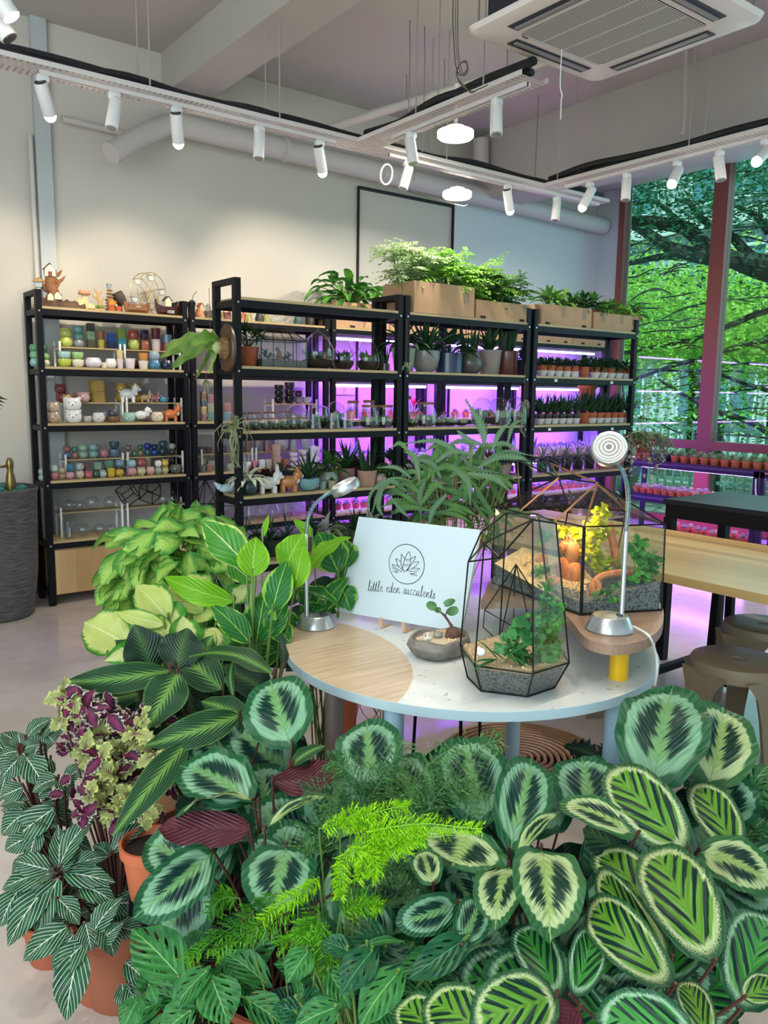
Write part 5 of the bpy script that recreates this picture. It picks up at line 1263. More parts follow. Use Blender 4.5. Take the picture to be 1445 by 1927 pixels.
def greenhouse(px, w, Y, Z, label):
    p = atYZ(px, Y, Z); L = (atYZ(px+w/2, Y, Z)-atYZ(px-w/2, Y, Z)).x; t = thing('glass_house_terrarium', label, 'terrarium', (p.x, Y, Z)); a, d, h, H = L/2, .085, .16, .235
    vs = [V(x*a, y*d, z) for z in (0.003, h) for x, y in ((-1,-1),(1,-1),(1,1),(-1,1))]+[V(-a*.45,0,H), V(a*.45,0,H)]
    E = [(0,1),(1,2),(2,3),(3,0),(4,5),(5,6),(6,7),(7,4),(0,4),(1,5),(2,6),(3,7),(4,8),(7,8),(5,9),(6,9),(8,9)]
    mb = edges(vs, E, .0032)
    for q in (-.5, 0, .5): mb.tube([(a*q,-d,0.003),(a*q,-d,h),(a*q*.45,0,H)], .0025, 5)
    mb.build('frame', M_LEAD, t)
    MB().add(vs, [(0,1,5,4),(1,2,6,5),(2,3,7,6),(3,0,4,7),(4,5,9,8),(6,7,8,9),(5,6,9),(7,4,8)]).build('glass', GLASS, t, smooth=False)
    rr = random.Random(9); MB().box((-a+.006,-d+.006,.004), (a-.006,d-.006,.045)).build('gravel', mat('#5a544c', .9, var=.4, vscale=80, bmp=.5), t, smooth=False)
    mb = MB(); bush(mb, rr, (-a*.5,0,.05), 26, .05, .05, .02); bush(mb, rr, (a*.5,.02,.05), 20, .04, .045, .02); mb.build('plants', LF['dark'], t)
    MB().tube(crom([(0,0,.04),(.01,0,.09),(-.01,0,.12)], 3), [.02,.018,.016,.014,.012,.012,.011], 8).build('driftwood', M_BROWN, t)
greenhouse(523, 86, BM+.02, 1.588, 'long glass house terrarium with pitched roof '+J)
jar(598, 56, BM, 1.588, 'globe', .92, 'large round terrarium with pointed glass lid '+J, 'glass', 'dark', '#b06a3c', 2)
jar(646, 37, BM, 1.588, 'tear', 1.42, 'teardrop glass terrarium with dark rock, left one '+J, None, 'dark', '#d8d4cc', 3)
jar(692, 40, BM, 1.588, 'tear', 1.30, 'teardrop glass terrarium with orange ornament, right one '+J, None, 'mid', '#c8502c', 4)
put('snake', 'cyl', '#5a3028', .040, .065, 'dark', atYZ(724, BM, 1.588), 0, 'small brown pot with thin wiry plant '+J, seed=7, sc=.8)
J3 = 'on left front rack'
for i, px in enumerate((464, 482, 501, 519, 536, 552, 568)):
    jar(px, 16.5, BF, 1.222, 'cyl', 1.12, 'small cork topped glass jar, %s from left in front %s' % (ordn(i), J3), 'cork', 'mid', ['#e8e0d0','#c8a030','#8fb8a0','#c0a850','#b8c0b8','#c8b050','#b88a60'][i], 10+i, .22)
for i, px in enumerate((452, 478, 508, 535)):
    jar(px, 20, BF+.10, 1.222, 'cyl', 1.35, 'taller cork topped jar %s from left in second row %s' % (ordn(i), J3), 'cork', 'mid', None, 20+i, .22)
jar(557, 40, BF+.10, 1.222, 'dome', 1.0, 'bowl under a glass dome left of the round terrariums '+J3, None, 'pale', '#e0d8c8', 30)
jar(600, 40, BF+.12, 1.222, 'sphere', .95, 'large clear sphere terrarium '+J3, None, 'mid', None, 31)
for i, (px, k) in enumerate(((591, 'cup'), (626, 'cup'), (651, 'cup'))): jar(px, 26, BF, 1.222, k, .98, 'tapered open glass cup with pale ornament, %s of three %s' % (ordn(i), J3), None, 'dark', '#e09a70', 33+i, .2)
jar(632, 32, BF+.13, 1.222, 'dome', 1.35, 'tall glass cloche left of the corked jars '+J3, None, 'mid', None, 37)
for i, (px, w, hg, dy) in enumerate(((664, 24, 1.6, .15), (694, 24, 1.6, .15), (695, 33, 1.0, 0), (724, 32, 1.0, 0), (757, 34, 1.25, .12))):
    jar(px, w, BF+.02+dy, 1.222, 'jar', hg, ['tall empty corked jar, left of two at the back','tall empty corked jar, right of two at the back','squat corked jar with green moss, left one','squat corked jar with green moss, right one','large corked jar by the rack post'][i]+' '+J3, 'cork', 'pale' if i > 1 else 'mid', None, 40+i, .25, planted=i > 1)
J4 = 'on middle front rack'
for i, (px, w, hg, k, lid) in enumerate(((775,24,1.0,'ball',None),(800,34,1.0,'jar','cork'),(826,20,1.1,'ball',None),(845,26,.9,'globe',None),(868,20,.9,'ball',None),(938,34,1.15,'dome',None),(970,30,1.3,'dome',None),(906,30,1.3,'dome',None))):
    jar(px, w, BF+(.0 if i != 7 else .14), 1.222, k, hg, ['small open ball terrarium next to the post','wide corked terrarium jar','small open terrarium right of wide corked jar','rounded terrarium with pale air plant','small ball terrarium beside the large front fern frond','glass cloche with twigs, left one','glass cloche with twigs, right one','tall clear cloche behind the big frond'][i]+' '+J4, lid, 'pale', None, 50+i, .25)
# second shelf of the middle rack: potted plants
K = 'on middle front rack'
for px, w, pk, col, kind, lf, lab, hh in ((759,38,'cup','#9db4a0','leafy','dark','pale green pot with dark rosette plant straddling the rack post',.95),(800,44,'bowl','#8a8a86','aloe','dark','grey woven pattern pot with dark bushy plant',.75),(844,40,'cyl','#24365c','leafy','dark','dark blue glazed pot with broad leaf plant',.75),(884,36,'round','#5f5a58','snake','dark','dark grey rounded pot with tall thin leaves',.85),(920,36,'cup','#9a9088','aloe','dark','beige grooved pot with spiky dark plant',.95),(953,29,'cyl','#6a3428','snake','dark','tall brown glossy cylinder pot with sword leaves',1.15),(984,24,'cup','#3a3040','bush','dark','small dark pot with fine bushy plant',.9)):
    p = atYZ(px, BM, 1.588); r_ = width_at(px, w, BM, 1.588)/2
    put(kind, pk, col, round(r_, 3), round(2*r_*hh, 3), lf, (p.x, BM, 1.588), px*.1, lab+' '+K, seed=px)
# right rack: trays of small pots
def tray_row(px0, px1, Z, n, kind, leaf, label, group, tray_label, Y=BF+.02, sc=1.0, potcol='terra', rows=2, trayc='#d8d4d0', seed=1):
    a = atYZ(px0, Y, Z).x; b = atYZ(px1, Y, Z).x
    t = thing('pot_tray', tray_label, 'tray', ((a+b)/2, Y+.055, Z)); w = (b-a)/2; st = 2*w/n
    mb = MB()
    for j in range(rows):
        for i in range(n): mb.lathe([(0,.002),(st*.30,.002),(st*.47,.045),(st*.44,.045),(st*.27,.008)], 10, c=(-w+st*(i+.5), -.055+j*st, 0))
    mb.build('tray_cells', mat(trayc, .5), t)
    for j in range(rows):
        for i in range(n): put(kind, 'nursery', potcol, st*.43, st*.80, leaf, (a+st*(i+.5), Y+j*st, Z+.012), rnd.uniform(0,6), label, group, seed=(i+j*3) % 3+seed, sc=sc)
tray_row(1012, 1086, 1.588, 5, 'big', 'dark', 'small dark bushy plant, left white tray, right front rack second shelf', 'terracotta potted plants in left tray', 'white cell tray at left on second shelf of right front rack', sc=1.0)
put('big', 'nursery', 'terra', .050, .085, 'dark', atYZ(1098, BF+.03, 1.588), 1, 'single larger terracotta pot between two white trays, second shelf of right front rack', seed=4)
tray_row(1111, 1183, 1.588, 5, 'leafy', 'dark', 'small dark leafy plant, right white tray, right front rack second shelf', 'terracotta potted plants in right tray', 'white cell tray at right on second shelf of right front rack', sc=.95)
tray_row(1008, 1089, 1.222, 6, 'tall', 'dark', 'spiky dark haworthia in left white tray, middle shelf of right front rack', 'haworthias in left tray', 'white cell tray at left on middle shelf of right front rack', sc=1.0, potcol='#3a2a2c')
put('tall', 'nursery', 'terra', .048, .085, 'dark', atYZ(1098, BF+.05, 1.222), 1, 'single terracotta pot between the haworthia trays', seed=5)
tray_row(1106, 1186, 1.222, 6, 'tall', 'dark', 'spiky dark haworthia in right white tray, middle shelf of right front rack', 'haworthias in right tray', 'white cell tray at right on middle shelf of right front rack', sc=1.0)
LF['stripe'] = leafm('white_edged_dark_leaf', '#1c2f22', '#aeb8a4', .1)
for i, px in enumerate((1020, 1042, 1064, 1086, 1108, 1130, 1152, 1175)):
    put('grass' if i < 5 else 'aloe', 'nursery', '#221d2a' if i < 5 else 'terra', .055, .10, 'stripe', atYZ(px, BM, .844), i, 'dark pale edged arching plant, %s from left, right front rack fourth shelf' % ordn(i), seed=i)
for i, px in enumerate((1015, 1045, 1075, 1105, 1140, 1170)): put('leafy', 'nursery', 'terra', .06, .10, 'dark', atYZ(px, BM, .44), i, 'dark leafy plant %s from left on bottom shelf of right front rack' % ordn(i), seed=i)
hs_ = put('snake', 'nursery', 'terra', .075, .12, 'dark', (5.62, 4.52, 1.40), 2, 'tall dark snake plant in terracotta pot hanging behind the right rack', seed=2, sc=1.1); MB().tube([(-.07,0,.11),(0,-.05,.52),(.07,0,.11)], .002, 4).build('hanging_cord', M_DSTEM, hs_)
# fourth shelf of left front rack
Q = 'on left front rack fourth shelf'
def q(px, w, pk, col, kind, lf, lab, hh, sd=1, dy=0, sc=1):
    p = atYZ(px, BF+dy, .844); r_ = width_at(px, w, BF+dy, .844)/2
    put(kind, pk, col, round(r_, 3), round(2*r_*hh, 3), lf, (p.x, BF+dy, .844), px*.1, lab+' '+Q, seed=sd, sc=sc)
q(467, 34, 'round', '#1f3c40', 'leafy', 'white', 'dark teal round pot with pale leaves', .75, 2)
animal(508, 42, '#e4e2dc', BF, .844, 'white glazed rabbit planter with dark plant '+Q, ears='long', name='rabbit_planter')
animal(546, 40, '#cf8440', BF, .844, 'orange and white corgi dog planter '+Q, name='dog_planter')
q(500, 26, 'bowl', '#2a2a30', 'bush', 'red', 'dark reddish bush behind the white rabbit planter', .6, 3, .13, 1.3)
q(478, 22, 'cyl', '#2c2226', 'snake', 'red', 'small dark pot with thin red branched plant', .9, 5, .14)
q(530, 30, 'bowl', '#3a3030', 'palm', 'dark', 'dark spiky plant behind the corgi planter', .6, 4, .13)
q(580, 38, 'bowl', '#6fa6a8', 'aloe', 'dark', 'turquoise bowl with dark bromeliad', .55, 6, 0, 1.0)
q(607, 14, 'cup', '#8fa8a8', 'succ', 'succ', 'tiny pale blue pot in front', 1.0, 8)
q(618, 34, 'round', '#a3b0a2', 'leafy', 'mid', 'pale green round pot with silvery plant', .75, 9, .10)
q(624, 14, 'cup', '#b0a888', 'succ', 'mid', 'tiny cream pot in front of silvery plant', 1.0, 7)
q(652, 34, 'square', '#7d5048', 'aloe', 'dark', 'brown square pot with dark aloe behind the lamp head', .8, 6, .08, 1.1)
q(668, 28, 'cup', '#6a4038', 'bush', 'red', 'reddish leafy plant behind the lamp head', .8, 12, .12, 1.2)
q(690, 34, 'cup', '#b88f78', 'snake', 'dark', 'tan pot with tall dark sword leaves', .75, 11, 0)
q(714, 24, 'round', '#a99080', 'bush', 'mid', 'tan round pot beside sword leaf pot', .8, 13)
q(738, 30, 'cup', '#1c2434', 'leafy', 'dark', 'dark navy pot beside rack post', .9, 14, .05)
t = tag(MB().ball((0,0,.03), .045, 12, (1.3,.8,.6)).tube([(-.05,0,.04),(-.085,0,.07)], [.02,.004], 8).build('whale_figurine', ceramic('#b4d4e0'), loc=atYZ(428, BF+.12, .845)), 'pale blue whale figurine at the left end of fourth shelf behind front post', 'figurine')
# middle rack fourth shelf
for i, px in enumerate((775, 800, 830, 860, 890, 920, 950, 980)):
    put(['leafy','bush','aloe'][i % 3], 'cup', ['#1c2434','#3a3040','#c8a8a0','#22202c'][i % 4], .055, .09, ['dark','red','dark','mid'][i % 4], atYZ(px, BM, .844), i, 'dark potted plant %s from left on fourth shelf of middle front rack' % ordn(i), seed=i+2)
# bottom shelves
for i, px in enumerate((462, 485, 510, 540)): put('grass', 'cup', '#2c2a2c', .055, .09, 'dark', atYZ(px, BM, .44), i, 'dark spider plant, %s from left, left front rack bottom shelf' % ordn(i), seed=i, sc=1.15)
for i, px in enumerate((585, 612, 640, 668, 700, 728)): put(['aloe','leafy','bush'][i % 3], 'cup', '#6a5a54', .05, .085, ['dark','pale','mid'][i % 3], atYZ(px, BM+.02, .44), i, 'foliage plant behind lamp, %s from left, left front rack bottom shelf' % ordn(i), seed=i+1, sc=1.2)
SR2 = [('succ','nursery','terra',.034,.055,'succ',1), ('succ','nursery','terra',.034,.055,'pale',5)]
for i in (1, 2):
    a, b = RB[i][0]+.06, RB[i][1]-.06; nm = ['', 'middle', 'right'][i]
    if i == 1: tray_of(a, b, 4.16, 4.41, .44, '#4a3a5c', 'dark tray of succulents on bottom shelf of middle front rack'); grid_plants(a+.01, b-.01, 4.17, 4.40, .4445, 11, 2, SR2, 'small succulent in red pot, bottom shelf of middle front rack', 'red potted succulents, bottom shelf of middle front rack')
for i, (px, py, lab) in enumerate(((1046, 716, 'white price tag on second shelf edge below the left tray of right front rack'), (1151, 720, 'white price tag on second shelf edge below the right tray of right front rack'), (1034, 808, 'white price tag under the left haworthia tray'), (1152, 807, 'white price tag under the right haworthia tray'))):
    tp_ = at(px, py, Y=YB_-.004); tag(MB().box((-.016,-.001,-.01), (.016,.001,.01)).build('price_tag', M_WHITE, loc=tp_, smooth=False), lab, 'tag')
# --- wall mounted staghorn fern on the rack end
def staghorn():
    c = at(427, 655, X=2.04); t = thing('staghorn_fern', 'staghorn fern on a dark oval wood plaque hung on the front rack end', 'plant', c)
    M = Matrix.Rotation(PI/2, 4, 'Y') @ Matrix.Scale(1.45, 4, V(1,0,0))
    MB().lathe([(0,-.0),(.085,-.0),(.092,.010),(.088,.026),(.07,.030),(0,.030)], 28, M=Matrix.Translation(V(-.012,0,0)) @ M).build('plaque', woodmat('dark_plaque', '#3c2618', '#5a3a26', 2, 6, .4), t)
    mb = MB(); rr = random.Random(2)
    for k in range(160):
        d = V(-abs(rr.gauss(.6,.3)), rr.gauss(0,.7), rr.gauss(0,.8)).normalized(); p = d*.055+V(-.0,0,0); p.x = p.x*.9-.005
        mb.tube([p*.7, p+V(rr.gauss(0,.012), rr.gauss(0,.012), rr.gauss(0,.012))], .0014, 3, cap=False)
    mb.ball((-.01,0,0), .052, 12, (.9,1,1.2)); mb.build('moss_ball', mat('#8a6a44', .95, 0, var=.4, vscale=90, bmp=.8), t)
    lf = MB()
    for (tx, ty, w, dn) in ((310,655,.055,0),(330,690,.05,.05),(362,712,.05,-.04),(318,665,.045,-.05),(370,645,.05,.08),(345,668,.06,.02),(392,700,.04,0),(372,640,.035,-.08),(305,672,.03,.03)):
        e = at(tx, ty, X=2.04-.1-dn)-c+V(0,dn,0); b = V(-.03,0,.005); P = crom([b, b*.5+e*.4+V(0,0,.05), e*.75+V(0,0,.03), e], 5); n = len(P)
        vs = []; uv = []
        for i, p in enumerate(P):
            tt = i/(n-1); ww = w*1.7*(.22+.9*math.sin(min(1,tt*1.15)*PI*.85))*.5*(1+.25*math.sin(tt*17)); s = V(.2,.6,.7 if dn >= 0 else -.5).normalized()
            vs += [p-s*ww, p+V(0,-.01,.006), p+s*ww]; uv += [(tt,0),(tt,.5),(tt,1)]
        lf.add(vs, [f for i in range(n-1) for f in ((i*3,i*3+3,i*3+4,i*3+1),(i*3+1,i*3+4,i*3+5,i*3+2))], uv)
    lf.build('fronds', leafm('staghorn_leaf', '#5f9438', '#9cc45c', .3, .3), t)
    MB().ball((-.055,0,.0), .028, 10, (1.2,.8,1.2)).build('shield_frond', mat('#b0b878', .6), t)
staghorn()
def airplant(px, py, Y, label, n, L, col, hang):
    c = at(px, py, Y=Y); t = thing('air_plant', label, 'air plant', c); rr = random.Random(px)
    mb = MB()
    for k in range(n):
        a = rr.uniform(0,6.3); e = rr.uniform(-.5,1.2); d = V(math.cos(a)*math.cos(e), math.sin(a)*math.cos(e), math.sin(e)); l = L*rr.uniform(.6,1.1)
        mb.tube(crom([V(0,0,0), d*l*.5+V(0,0,.01), d*l*.8+V(0,0,-l*.25), d*l*.75+V(0,0,-l*.6)], 3), [.0032,.003,.003,.0028,.0026,.0024,.002,.0016,.0012,.0006], 4, cap=False)
    for k in range(hang): mb.tube(crom([V(rr.uniform(-.01,.01),0,0), V(rr.uniform(-.03,.03),0,-.08), V(rr.uniform(-.03,.03),0,-.16), V(rr.uniform(-.03,.04),0,-.22)], 3), .0022, 4, cap=False)
    mb.build('leaves', leafm('airplant_leaf_%d' % px, col, '#a8ac84', .2), t)
    MB().tube(crom([(0,0,0), (.002,0,.15), (0,0,.30)], 4), .0015, 4).build('wire', mat('#8a5a44', .5, .5), t)
airplant(440, 806, 4.08, 'large spidery air plant hanging before the front post', 26, .13, '#6f7a50', 14)
airplant(388, 722, 4.35, 'small air plant hanging below the staghorn plaque', 14, .05, '#7a8a64', 3)
airplant(395, 640, 4.5, 'curly thin air plant beside the staghorn fern', 14, .10, '#7f8a70', 0)
airplant(985, 765, 4.08, 'spidery hanging air plant on the post between middle and right front racks', 22, .09, '#6a6a5c', 4)
airplant(764, 690, 4.08, 'small green air plant tuft on the post of the left front rack', 12, .04, '#6f8a5a', 0)
# hanging basket with variegated ivy at the end
def ivy():
    c = at(1212, 828, Y=3.98); t = thing('hanging_ivy', 'variegated trailing ivy in a red brown hanging pot at right rack end', 'plant', c); rr = random.Random(8); mb = MB(); st = MB()
    pot_mb('nursery', .085, .10).build('hanging_pot', mat('#8a3a2c', .5), t, loc=(0,0,-.10))
    for k in range(58):
        a = rr.uniform(0,6.3); R_ = .09+rr.uniform(0,.11); dn = rr.choice([.0,.05,.05,.1,.16,.24,.30])
        P = crom([V(0,0,.02), V(math.cos(a)*R_*.6, math.sin(a)*R_*.6, .05), V(math.cos(a)*R_, math.sin(a)*R_, 0), V(math.cos(a)*R_*1.05, math.sin(a)*R_*1.05, -dn)], 5); st.tube(P, .0016, 3, cap=False)
        for p in P[3:]: blade(mb, p, V(rr.gauss(0,1), rr.gauss(0,1), rr.gauss(0,.6)), .040, .032, .4, n=2)
    mb.build('foliage', leafm('ivy_leaf', '#5f7f4c', '#c4cca0', .25), t); st.build('stem', M_DSTEM, t)
    MB().tube([(-.07,0,0),(0,0,.38)], .002, 4).tube([(.07,0,0),(0,0,.38)], .002, 4).build('hanger', mat('#b89868', .6), t)
ivy()
# ================================================================= WINDOW SHELF CONTENTS
yv = lambda px, py, X=7.0: at(px, py, X=X).y
y0, y1 = 3.40, 4.95
k = 0
for i in range(15):
    y = y0+(y1-y0)*(i+.5)/15
    nav = i in (11, 12)
    for j in range(2):
        put('bush' if j else 'succ', 'nursery', 'terra' if not nav else '#2a2a5c', .044, .075, 'pale', (6.95+j*.11, y, .802+.004), i+j, 'small terracotta potted green plant in a row along the window sill shelf' if not nav else 'small dark blue potted plant on window sill shelf', 'terracotta pots along the window shelf' if not nav else 'dark blue pots on the window shelf', seed=(i % 3), sc=1.0)
t = thing('plant_tray', 'shallow black tray under the row of terracotta pots on window shelf', 'tray', (7.01, 4.17, .8))
MB().box((-.12,-.76,0), (.12,.78,.005)).box((-.125,-.76,0), (-.12,.78,.02)).box((.12,-.76,0), (.125,.78,.02)).build('tray', mat('#1e1a22', .5), t, smooth=False)
put('snake', 'bowl', '#1f4a38', .13, .12, 'dark', (7.0, 3.22, .80), 0, 'dark green glazed bowl with upright leafy plant at right end of window shelf', seed=3, sc=1)
SP = [('succ','nursery','terra',.038,.06,'succ',1), ('succ','nursery','terra',.038,.06,'pale',5)]
tray_of(6.93, 7.2, 4.2, 4.98, .456, '#221a33', 'black tray of pink lit succulents on the lower window shelf'); grid_plants(6.94, 7.19, 4.22, 4.96, .462, 3, 9, SP, 'rosette succulent in red pot on the lower window shelf', 'succulents on the lower window shelf', sc=1.1)
for i in range(4): put('succ','nursery','terra',.05,.08,'pale',(6.98,3.75+i*.11,.456),i,'larger pink lit succulent in red pot, %s from the near end of lower window shelf' % ordn(i),seed=i)
tray_of(6.93, 7.2, 2.5, 3.5, .456, '#d8a8c8', 'pink lit tray with small plants on near lower window shelf'); grid_plants(6.95, 7.18, 2.55, 3.45, .462, 2, 7, SP, 'tiny plant in pink lit tray on near lower window shelf', 'tiny plants in the pink tray', sc=.7)
for i, (y, h) in enumerate(((2.7,.16),(2.95,.10),(3.2,.06))): tag(MB().bevbox((-.10,-.11,0), (.10,.11,h), .006).build('storage_box', mat('#e6dcea', .5), loc=(7.06, y, .10)), 'white box %s under the window shelf glowing pink' % ['nearest','in the middle','farthest'][i], 'box')
grid_plants(6.95, 7.18, 3.7, 4.6, .102, 2, 6, SP, 'succulent in red pot on the bottom window shelf near floor', 'succulents on the bottom window shelf', sc=1.2)
wire([V(6.86,3.62,.74), V(6.85,3.60,.60), V(6.84,3.52,.52), V(6.85,3.44,.60), V(6.86,3.43,.74)], .006, 'white looped cable hanging under the window shelf', M_WHITE)
# ================================================================= DISPLAY TABLE
TC = V(1.54, 1.62, 0); TR = .52; TH = .75
def circum(a, b, c):
    ax, ay, bx, by, cx, cy = a.x, a.y, b.x, b.y, c.x, c.y
    d = 2*(ax*(by-cy)+bx*(cy-ay)+cx*(ay-by))
    ux = ((ax*ax+ay*ay)*(by-cy)+(bx*bx+by*by)*(cy-ay)+(cx*cx+cy*cy)*(ay-by))/d
    uy = ((ax*ax+ay*ay)*(cx-bx)+(bx*bx+by*by)*(ax-cx)+(cx*cx+cy*cy)*(bx-ax))/d
    return V(ux, uy, 0), (V(ux, uy, 0)-V(ax, ay, 0)).length
cc, cr = circum(at(640,1172,Z=TH), at(768,1240,Z=TH), at(752,1318,Z=TH))
def tablemat():
    m, nt, b, o = newmat('terrazzo_and_oak'); co = objco(nt); sp = nt.nodes.new('ShaderNodeSeparateXYZ'); nt.links.new(co, sp.inputs[0])
    x = E_(nt, sp.outputs[0])-(cc.x-TC.x); y = E_(nt, sp.outputs[1])-(cc.y-TC.y)
    ins = 1-(x*x+y*y).sqrt().step(cr-.0015, cr+.0015)
    sc = nt.nodes.new('ShaderNodeMapping'); sc.inputs['Rotation'].default_value = (0,0,.9); sc.inputs['Scale'].default_value = (3, 40, 40); nt.links.new(co, sc.inputs[0])
    n = noise(nt, sc.outputs[0], 1.6, 5, .6); wood = mixc(nt, n.step(.3,.7), '#b79b7c', '#d2bb9c')
    n2 = noise(nt, co, 45, 2); n3 = noise(nt, co, 4, 3); terr = mixc(nt, n2.step(.66,.72), mixc(nt, n3.step(.3,.7), '#c9ccc9', '#d9dbd6'), '#a9aaa6')
    nt.links.new(mixc(nt, ins, terr, wood), b.inputs['Base Color']); b.inputs['Roughness'].default_value = .25
    return m
t = thing('round_display_table', 'round white terrazzo display table with oak inlay and pale blue metal legs', 'table', (TC.x, TC.y, 0))
MB().lathe([(0,TH-.024),(TR,TH-.024),(TR,TH),(0,TH)], 96).build('tabletop', tablemat(), t)
MB().lathe([(TR,TH-.0245),(TR+.0012,TH-.024),(TR+.0012,TH-.001),(TR,TH-.0005)], 96).build('edge_band', mat('#a9c0c6', .3), t)
M_LEG = mat('#a8c6d4', .35, 0, 'pale_blue_metal')
lp = [at(738,1345,Z=.70), at(1180,1330,Z=.70), at(629,1300,Z=.70)]
for i, p in enumerate(lp):
    v = V(p.x-TC.x, p.y-TC.y, 0); v = v.normalized()*min(v.length, TR-.05)
    MB().tube([v+V(0,0,TH-.025), v+V(0,0,.0)], .024, 20).build('leg', M_LEG if i < 2 else mat('#8d8078', .4, .3), t)
for a in (1.5, .4): MB().tube([(math.cos(a)*.4, math.sin(a)*.4, TH-.025), (math.cos(a)*.4, math.sin(a)*.4, 0)], .024, 20).build('leg', M_LEG, t)
# taupe leg behind the plants: a table leg, shade put into its colour
# brown upper shelf on a yellow post
SZ = .872
oc = [at(*p, Z=SZ) for p in ((905,1130),(960,1128),(1010,1130),(1045,1140),(1075,1168),(1100,1198),(1140,1212),(1185,1211),(1225,1198),(1247,1172),(1244,1138),(1210,1105),(1120,1080),(1000,1060),(930,1085))]
oc = crom(oc+[oc[0]], 4)[:-1]
t = thing('raised_shelf', 'brown curved wooden shelf raised above table on a yellow post', 'shelf', V(*oc[0].xy, SZ-.026)); off = Vector(t.location)
MB().poly([p-off-V(0,0,.026) for p in oc], .026, V(0,0,1)).build('board', woodmat('walnut_shelf', '#7d6250', '#a08370', 0, 5, .35), t, smooth=False)
t = thing('yellow_post', 'short glossy yellow cylinder post under the raised brown shelf', 'post', V(*at(1163,1276,Z=TH).xy, TH)); MB().tube([(0,0,0), (0,0,SZ-.0265-TH)], .0235, 28).build('post', mat('#d8a80c', .3), t)
# ---- signboard
BL, BR_ = at(636,1150,Z=.772), at(868,1190,Z=.772); u_ = (BR_-BL).normalized(); nrm = u_.cross(V(0,0,1)).normalized()   # faces camera
if nrm.dot(CAM-BL) < 0: nrm = -nrm
vup = (V(0,0,1)*math.cos(.22)-nrm*math.sin(.22)).normalized(); n2 = u_.cross(vup).normalized()
if n2.dot(CAM-BL) < 0: n2 = -n2
q4 = [BL, BR_, pl(903,997,BL,n2), pl(675,972,BL,n2)]
t = thing('sign_board', 'pale white canvas signboard with lotus logo standing on display table', 'sign', BL)
MB().poly([p-BL-n2*.015 for p in q4], .015, n2).build('board', mat('#bccbd0', .5, 0, 'canvas_white'), t, smooth=False)
M_INK = mat('#1b1b22', .6, 0, 'black_ink')
def on(x, y): return pl(x, y, BL+n2*.0006, n2)-BL
def stroke(mb, pts, w, smooth=True, k=5):
    P = crom(pts, k) if smooth and len(pts) > 2 else [Vector(p) for p in pts]
    mb.tube(P, w, 4)
lg = MB()
def z3(x, y, ox=530, oy=860, s=3.0745): return on(ox+x/s, oy+y/s)     # coordinates read off a detail of the photo
ring = [z3(723+102*math.cos(a*PI/24), 620+(115*math.sin(a*PI/24)) + 0.06*102*math.cos(a*PI/24)) for a in range(49)]
stroke(lg, ring, .0011, False)
petals = [((708,665),(700,640),(712,590),(737,548),(746,600),(735,645),(712,662)), ((706,660),(690,620),(692,580),(693,563),(712,590)), ((700,655),(675,630),(663,600),(662,588),(688,605)), ((718,660),(735,640),(765,600),(774,574),(745,592)), ((722,658),(750,650),(785,620),(792,604),(764,612)), ((695,665),(670,650),(645,632),(640,622),(680,632)), ((735,664),(770,660),(795,650),(792,644),(752,642)), ((640,660),(655,664),(672,668),(655,650),(640,640)), ((785,686),(765,682),(742,676),(765,674),(780,668))]
for p in petals: stroke(lg, [z3(*q_) for q_ in p], .0009)
for yy, x0, x1 in ((592,716,742), (622,706,738)): stroke(lg, [z3(x0+(x1-x0)*i/6, yy+(3 if i % 2 else -3)) for i in range(7)], .0007, False); stroke(lg, [z3(x0+(x1-x0)*i/6, yy+9+(3 if i % 2 else -3)) for i in range(7)], .0006, False)
lg.build('logo', M_INK, t)
# handwriting strokes, letters on a unit grid (x, y up, 1 = x-height)
G = {'l': (.50, [[(0,.05),(.18,.8),(.30,1.75),(.22,2.0),(.13,1.6),(.12,.4),(.22,0),(.42,.15)]]),
 'i': (.42, [[(0,.1),(.15,.95),(.12,.25),(.22,0),(.40,.15)], [(.19,1.35),(.22,1.42)]]),
 't': (.46, [[(0,.1),(.2,1.75),(.13,.4),(.22,0),(.44,.15)], [(-.05,1.15),(.42,1.22)]]),
 'e': (.62, [[(0,.35),(.3,.55),(.38,.85),(.25,1.0),(.1,.7),(.12,.2),(.30,0),(.58,.2)]]),
 'd': (.78, [[(.42,.8),(.28,1.0),(.08,.7),(.06,.2),(.22,0),(.40,.35),(.60,1.95),(.50,.4),(.56,0),(.76,.15)]]),
 'n': (.80, [[(0,.1),(.12,.95),(.10,.05)], [(.10,.4),(.35,.98),(.44,.8),(.42,.2),(.52,0),(.76,.15)]]),
 's': (.55, [[(0,.1),(.25,1.0),(.36,.6),(.35,.12),(.18,0),(.08,.12)], [(.33,.05),(.52,.15)]]),
 'u': (.80, [[(0,.1),(.13,.95),(.08,.3),(.20,0),(.38,.3),(.50,.95),(.44,.25),(.54,0),(.78,.15)]]),
 'c': (.60, [[(.40,.82),(.28,1.0),(.08,.7),(.08,.2),(.26,0),(.56,.2)]]), ' ': (.55, [])}
def lettering(txt):
    mb = MB(); x = 0; tot = sum(G[c][0] for c in txt)
    a = V(0,0,0)
    for c in txt:
        for st in G[c][1]:
            P = []
            for gx, gy in st:
                f = (x+gx+gy*.10)/tot; px = 692+(819-692)*f; py = 1112+(1127-1112)*f + 5*math.sin(f*PI)*-.5
                px += -gy*1.6*0; P.append(on(px, py-gy*10.2))
            stroke(mb, P, .00075, True, 4)
        x += G[c][0]
    return mb
lettering('little eden succulents').build('lettering', M_INK, t)
t['label'] = 'pale white signboard with lotus logo and little eden succulents lettering on display table'
